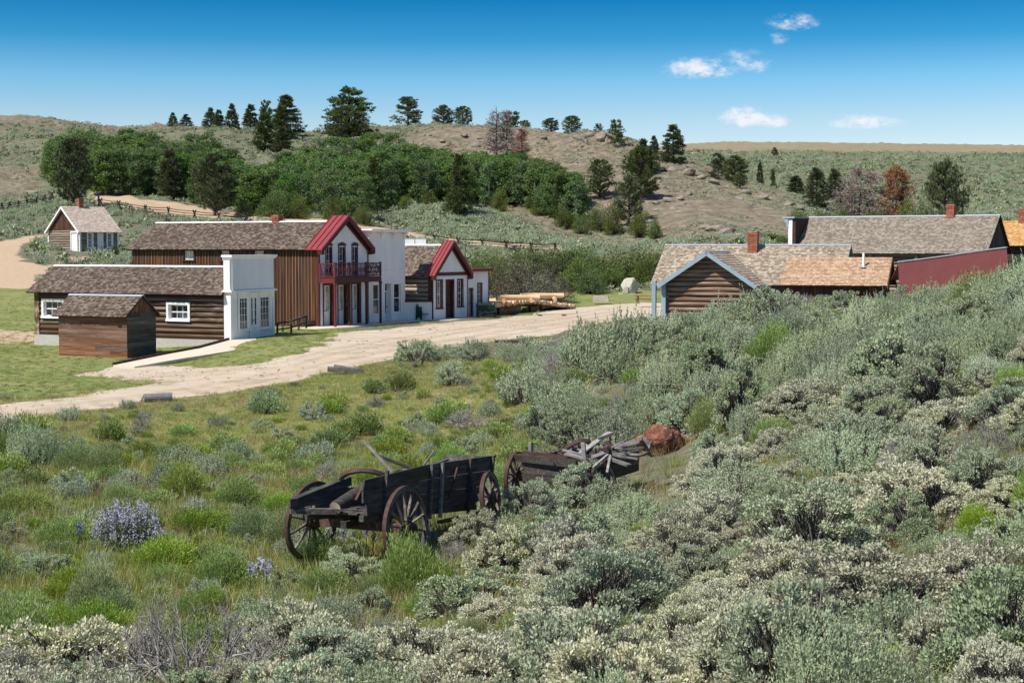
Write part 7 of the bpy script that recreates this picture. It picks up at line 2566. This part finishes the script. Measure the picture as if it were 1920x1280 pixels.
ho_.rotation_euler = (R(58), R(20), R(25))
tag(ho_, 'loose spokeless wheel rim leaning in the rear of nearer wagon', 'wheel rim')
loose('loose_plank', [(685, 829, 26.8), (736, 884, 26.6)], .06, .035, M['wag_pale'], 'pale grey stick rising to the left out of nearer wagon', 'stick')
loose('loose_plank', [(708, 853, 26.9), (772, 879, 27.0)], .09, .05, M['wag_wood'], 'dark broken board crossing the pale stick above nearer wagon')
loose('loose_plank', [(815, 844, 27.7), (786, 884, 27.6)], .035, .03, M['wag_pale'], 'thin pale stick poking up behind the middle of the nearer wagon side', 'stick')
loose('loose_plank', [(838, 861, 28.3), (770, 884, 27.4)], .10, .03, M['wag_wood'], 'dark split board lying along the top of nearer wagon box')
loose('loose_plank', [(736, 884, 26.9), (800, 876, 27.6)], .07, .03, M['wag_pale'], 'pale board lying low inside nearer wagon box')
loose('loose_stick', [(668, 938, 25.3), (684, 905, 25.5)], .05, .05, M['rust'], 'short rusty rod standing at the rear left corner of nearer wagon', 'rod')

# second wagon: low, collapsed, heaped with broken wheels
hubL = W(966, 892, 31.2)
MBc = hubL - lf_ * .98
zg2 = gz(MBc.x, MBc.y)
wb_ = thing('broken_wagon', 'farther collapsed wagon bed on rusty wheels, heaped with boards and broken wheels', 'wagon', (MBc.x, MBc.y, zg2), YW)
zq = hubL.z - zg2
wheel(wb_, .50, (0, .98, zq), (R(3), 0, R(4)), 12, skip=(8,))
wheel(wb_, .48, (0, -.98, zq - .06), (R(-8), 0, R(-6)), 12, skip=(2, 3, 9), wood_=M['wag_pale'])
MB().bar((0, -.9, zq - .05), (0, .92, zq), .16, .15).build('axle', M['hub_red'], wb_)
MB().bar((0, -.66, zq + .14), (0, .66, zq + .15), .15, .14).build('bolster', M['wag_wood'], wb_)
ztop = W(1040, 862, 30.8).z - zg2
for i in range(3):
    za = ztop - .45 + i * .15
    MB().box(-.14, -.10, -.72, .70, za, za + .14).build('end_board', M['wag_wood'], wb_)
    MB().box(-.12, 2.3, .68, .72, za, za + .14).build('side_board', M['wag_wood'], wb_)
    MB().box(-.12, 2.3, -.76, -.72, za, za + .14).build('side_board', M['wag_wood'], wb_)
MB().box(-.20, 0.0, -.85, .92, ztop, ztop + .08).build('top_beam', M['timber_dark'], wb_)
MB().bar((-.22, -.5, ztop - .02), (-.16, .95, ztop + .02), .06, .14).build('top_beam', M['wag_wood'], wb_)
MB().bar((.1, -1.3, ztop + .02), (.0, .80, ztop + .12), .06, .05).build('iron_rail', M['rust'], wb_)
for k in range(7):
    y_ = -.66 + k * .20
    MB().bar((-.1, y_, ztop - .1), (2.3 + random.uniform(-.2, .2), y_, ztop - .06), .18, .03).build('floor_board', M['wag_wood'], wb_)
MB().bar((.1, .68, zq), (.1, .68, W(998, 830, 31).z - zg2), .07, .09).build('stake', M['wag_pale'], wb_)
MB().bar((-.2, -.72, zq - .1), (-.12, -.60, W(1122, 833, 30).z - zg2), .08, .05).build('stake', M['wag_pale'], wb_)
loose('loose_board', [(1088, 850, 31.2), (1143, 810, 31.6)], .16, .03, M['wag_pale'], 'wide grey board slanting up from the heap on the farther wagon')
loose('loose_board', [(1060, 850, 30.6), (1130, 868, 30.3)], .20, .03, M['wag_pale'], 'grey plank lying flat along the front of the farther wagon heap')
loose('loose_board', [(1095, 824, 31.6), (1140, 838, 31.3)], .05, .04, M['wag_pale'], 'thin board behind the slanting one on the farther wagon')
loose('loose_board', [(1055, 843, 31), (1098, 853, 30.8)], .05, .04, M['wag_pale'], 'whitish stick at the left foot of the heap on farther wagon', 'stick')
loose('loose_board', [(1138, 858, 30.4), (1180, 872, 30.0)], .14, .04, M['wag_pale'], 'grey broken board at the right end of farther wagon')
loose('iron_rod', [(1155, 858, 30.5), (1185, 858, 30.5), (1206, 853, 30.6), (1217, 847, 30.7)], .028, .028, M['rust'], 'curved iron rod sticking out to the right of farther wagon', 'rod')
def loose_wheel(px, py, D, r, rot, label, skip, rimarc, nsp=12, tyre=False):
    e = thing('wheel_wreckage', label, 'wreckage', W(px, py, D), 0, None, rot)
    wheel(e, r, (0, 0, 0), (0, 0, 0), nsp, skip=skip, tyre=tyre, wood_=M['wag_pale'], rimarc=rimarc, name='felloe')
    return e
loose_wheel(1143, 842, 31.0, .72, (R(72), R(-14), R(10)), 'broken wheel hub with pale splayed spokes topping the farther wagon heap', (4, 5, 6, 8), (-.25, .45))
loose_wheel(1083, 842, 31.6, .34, (R(50), R(10), R(40)), 'small broken wheel lying behind the slanting board on farther wagon', (2, 7), None, 10, True)
loose('loose_board', [(1122, 822, 31.3), (1150, 812, 31.4)], .09, .05, M['wag_pale'], 'short chunk of grey wood on top of the broken hub')
g8 = np.random.default_rng(9)
deb = []
P0 = np.stack([g8.uniform(0, 1.6, 40), g8.uniform(-.6, .6, 40), np.full(40, ztop - .02)], 1)
P1 = P0 + np.stack([g8.uniform(-.5, .5, 40), g8.uniform(-.4, .4, 40), g8.uniform(0, .16, 40)], 1)
vv, ff = twigs(P0, P1, .02, .012, g8, .05, 1)
link('splinters', npmesh('splinters', vv, ff, M['rust']), wb_, True)

for a_, b_ in (((1146, 846, 30.9), (1212, 825, 31.2)), ((1146, 848, 30.8), (1211, 838, 31.0)), ((1148, 850, 30.7), (1202, 852, 30.6)), ((1144, 852, 30.5), (1196, 860, 30.2)), ((1140, 852, 30.4), (1112, 876, 29.9)), ((1144, 854, 30.3), (1138, 886, 29.8)), ((1136, 850, 30.7), (1096, 866, 30.2)), ((1070, 838, 31.5), (1100, 846, 31.2))):
    right = b_[0] > 1150
    o = loose('loose_spoke', [a_, b_], .045, .035, M['wag_pale'], 'pale wheel spoke pointing %s on farther wagon' % ('right' if right else ('down' if b_[1] > 860 else 'left')), 'spoke')
    o['group'] = 'loose spokes on the farther wagon'
    NAMED.append((o, b_[0]))
P_ = [W(1203, 820, 31.2), W(1212, 825, 31.15), W(1217, 834, 31.1), W(1215, 842, 31.05)]
mbx = MB()
for p, q in zip(P_, P_[1:]):
    mbx.bar(p - P_[0], q - P_[0], .07, .06)
o = mbx.build('felloe_piece', M['wag_pale']); o.location = P_[0]
tag(o, 'curved pale rim fragment at right tip of the farther wagon heap', 'rim fragment')
single_out()
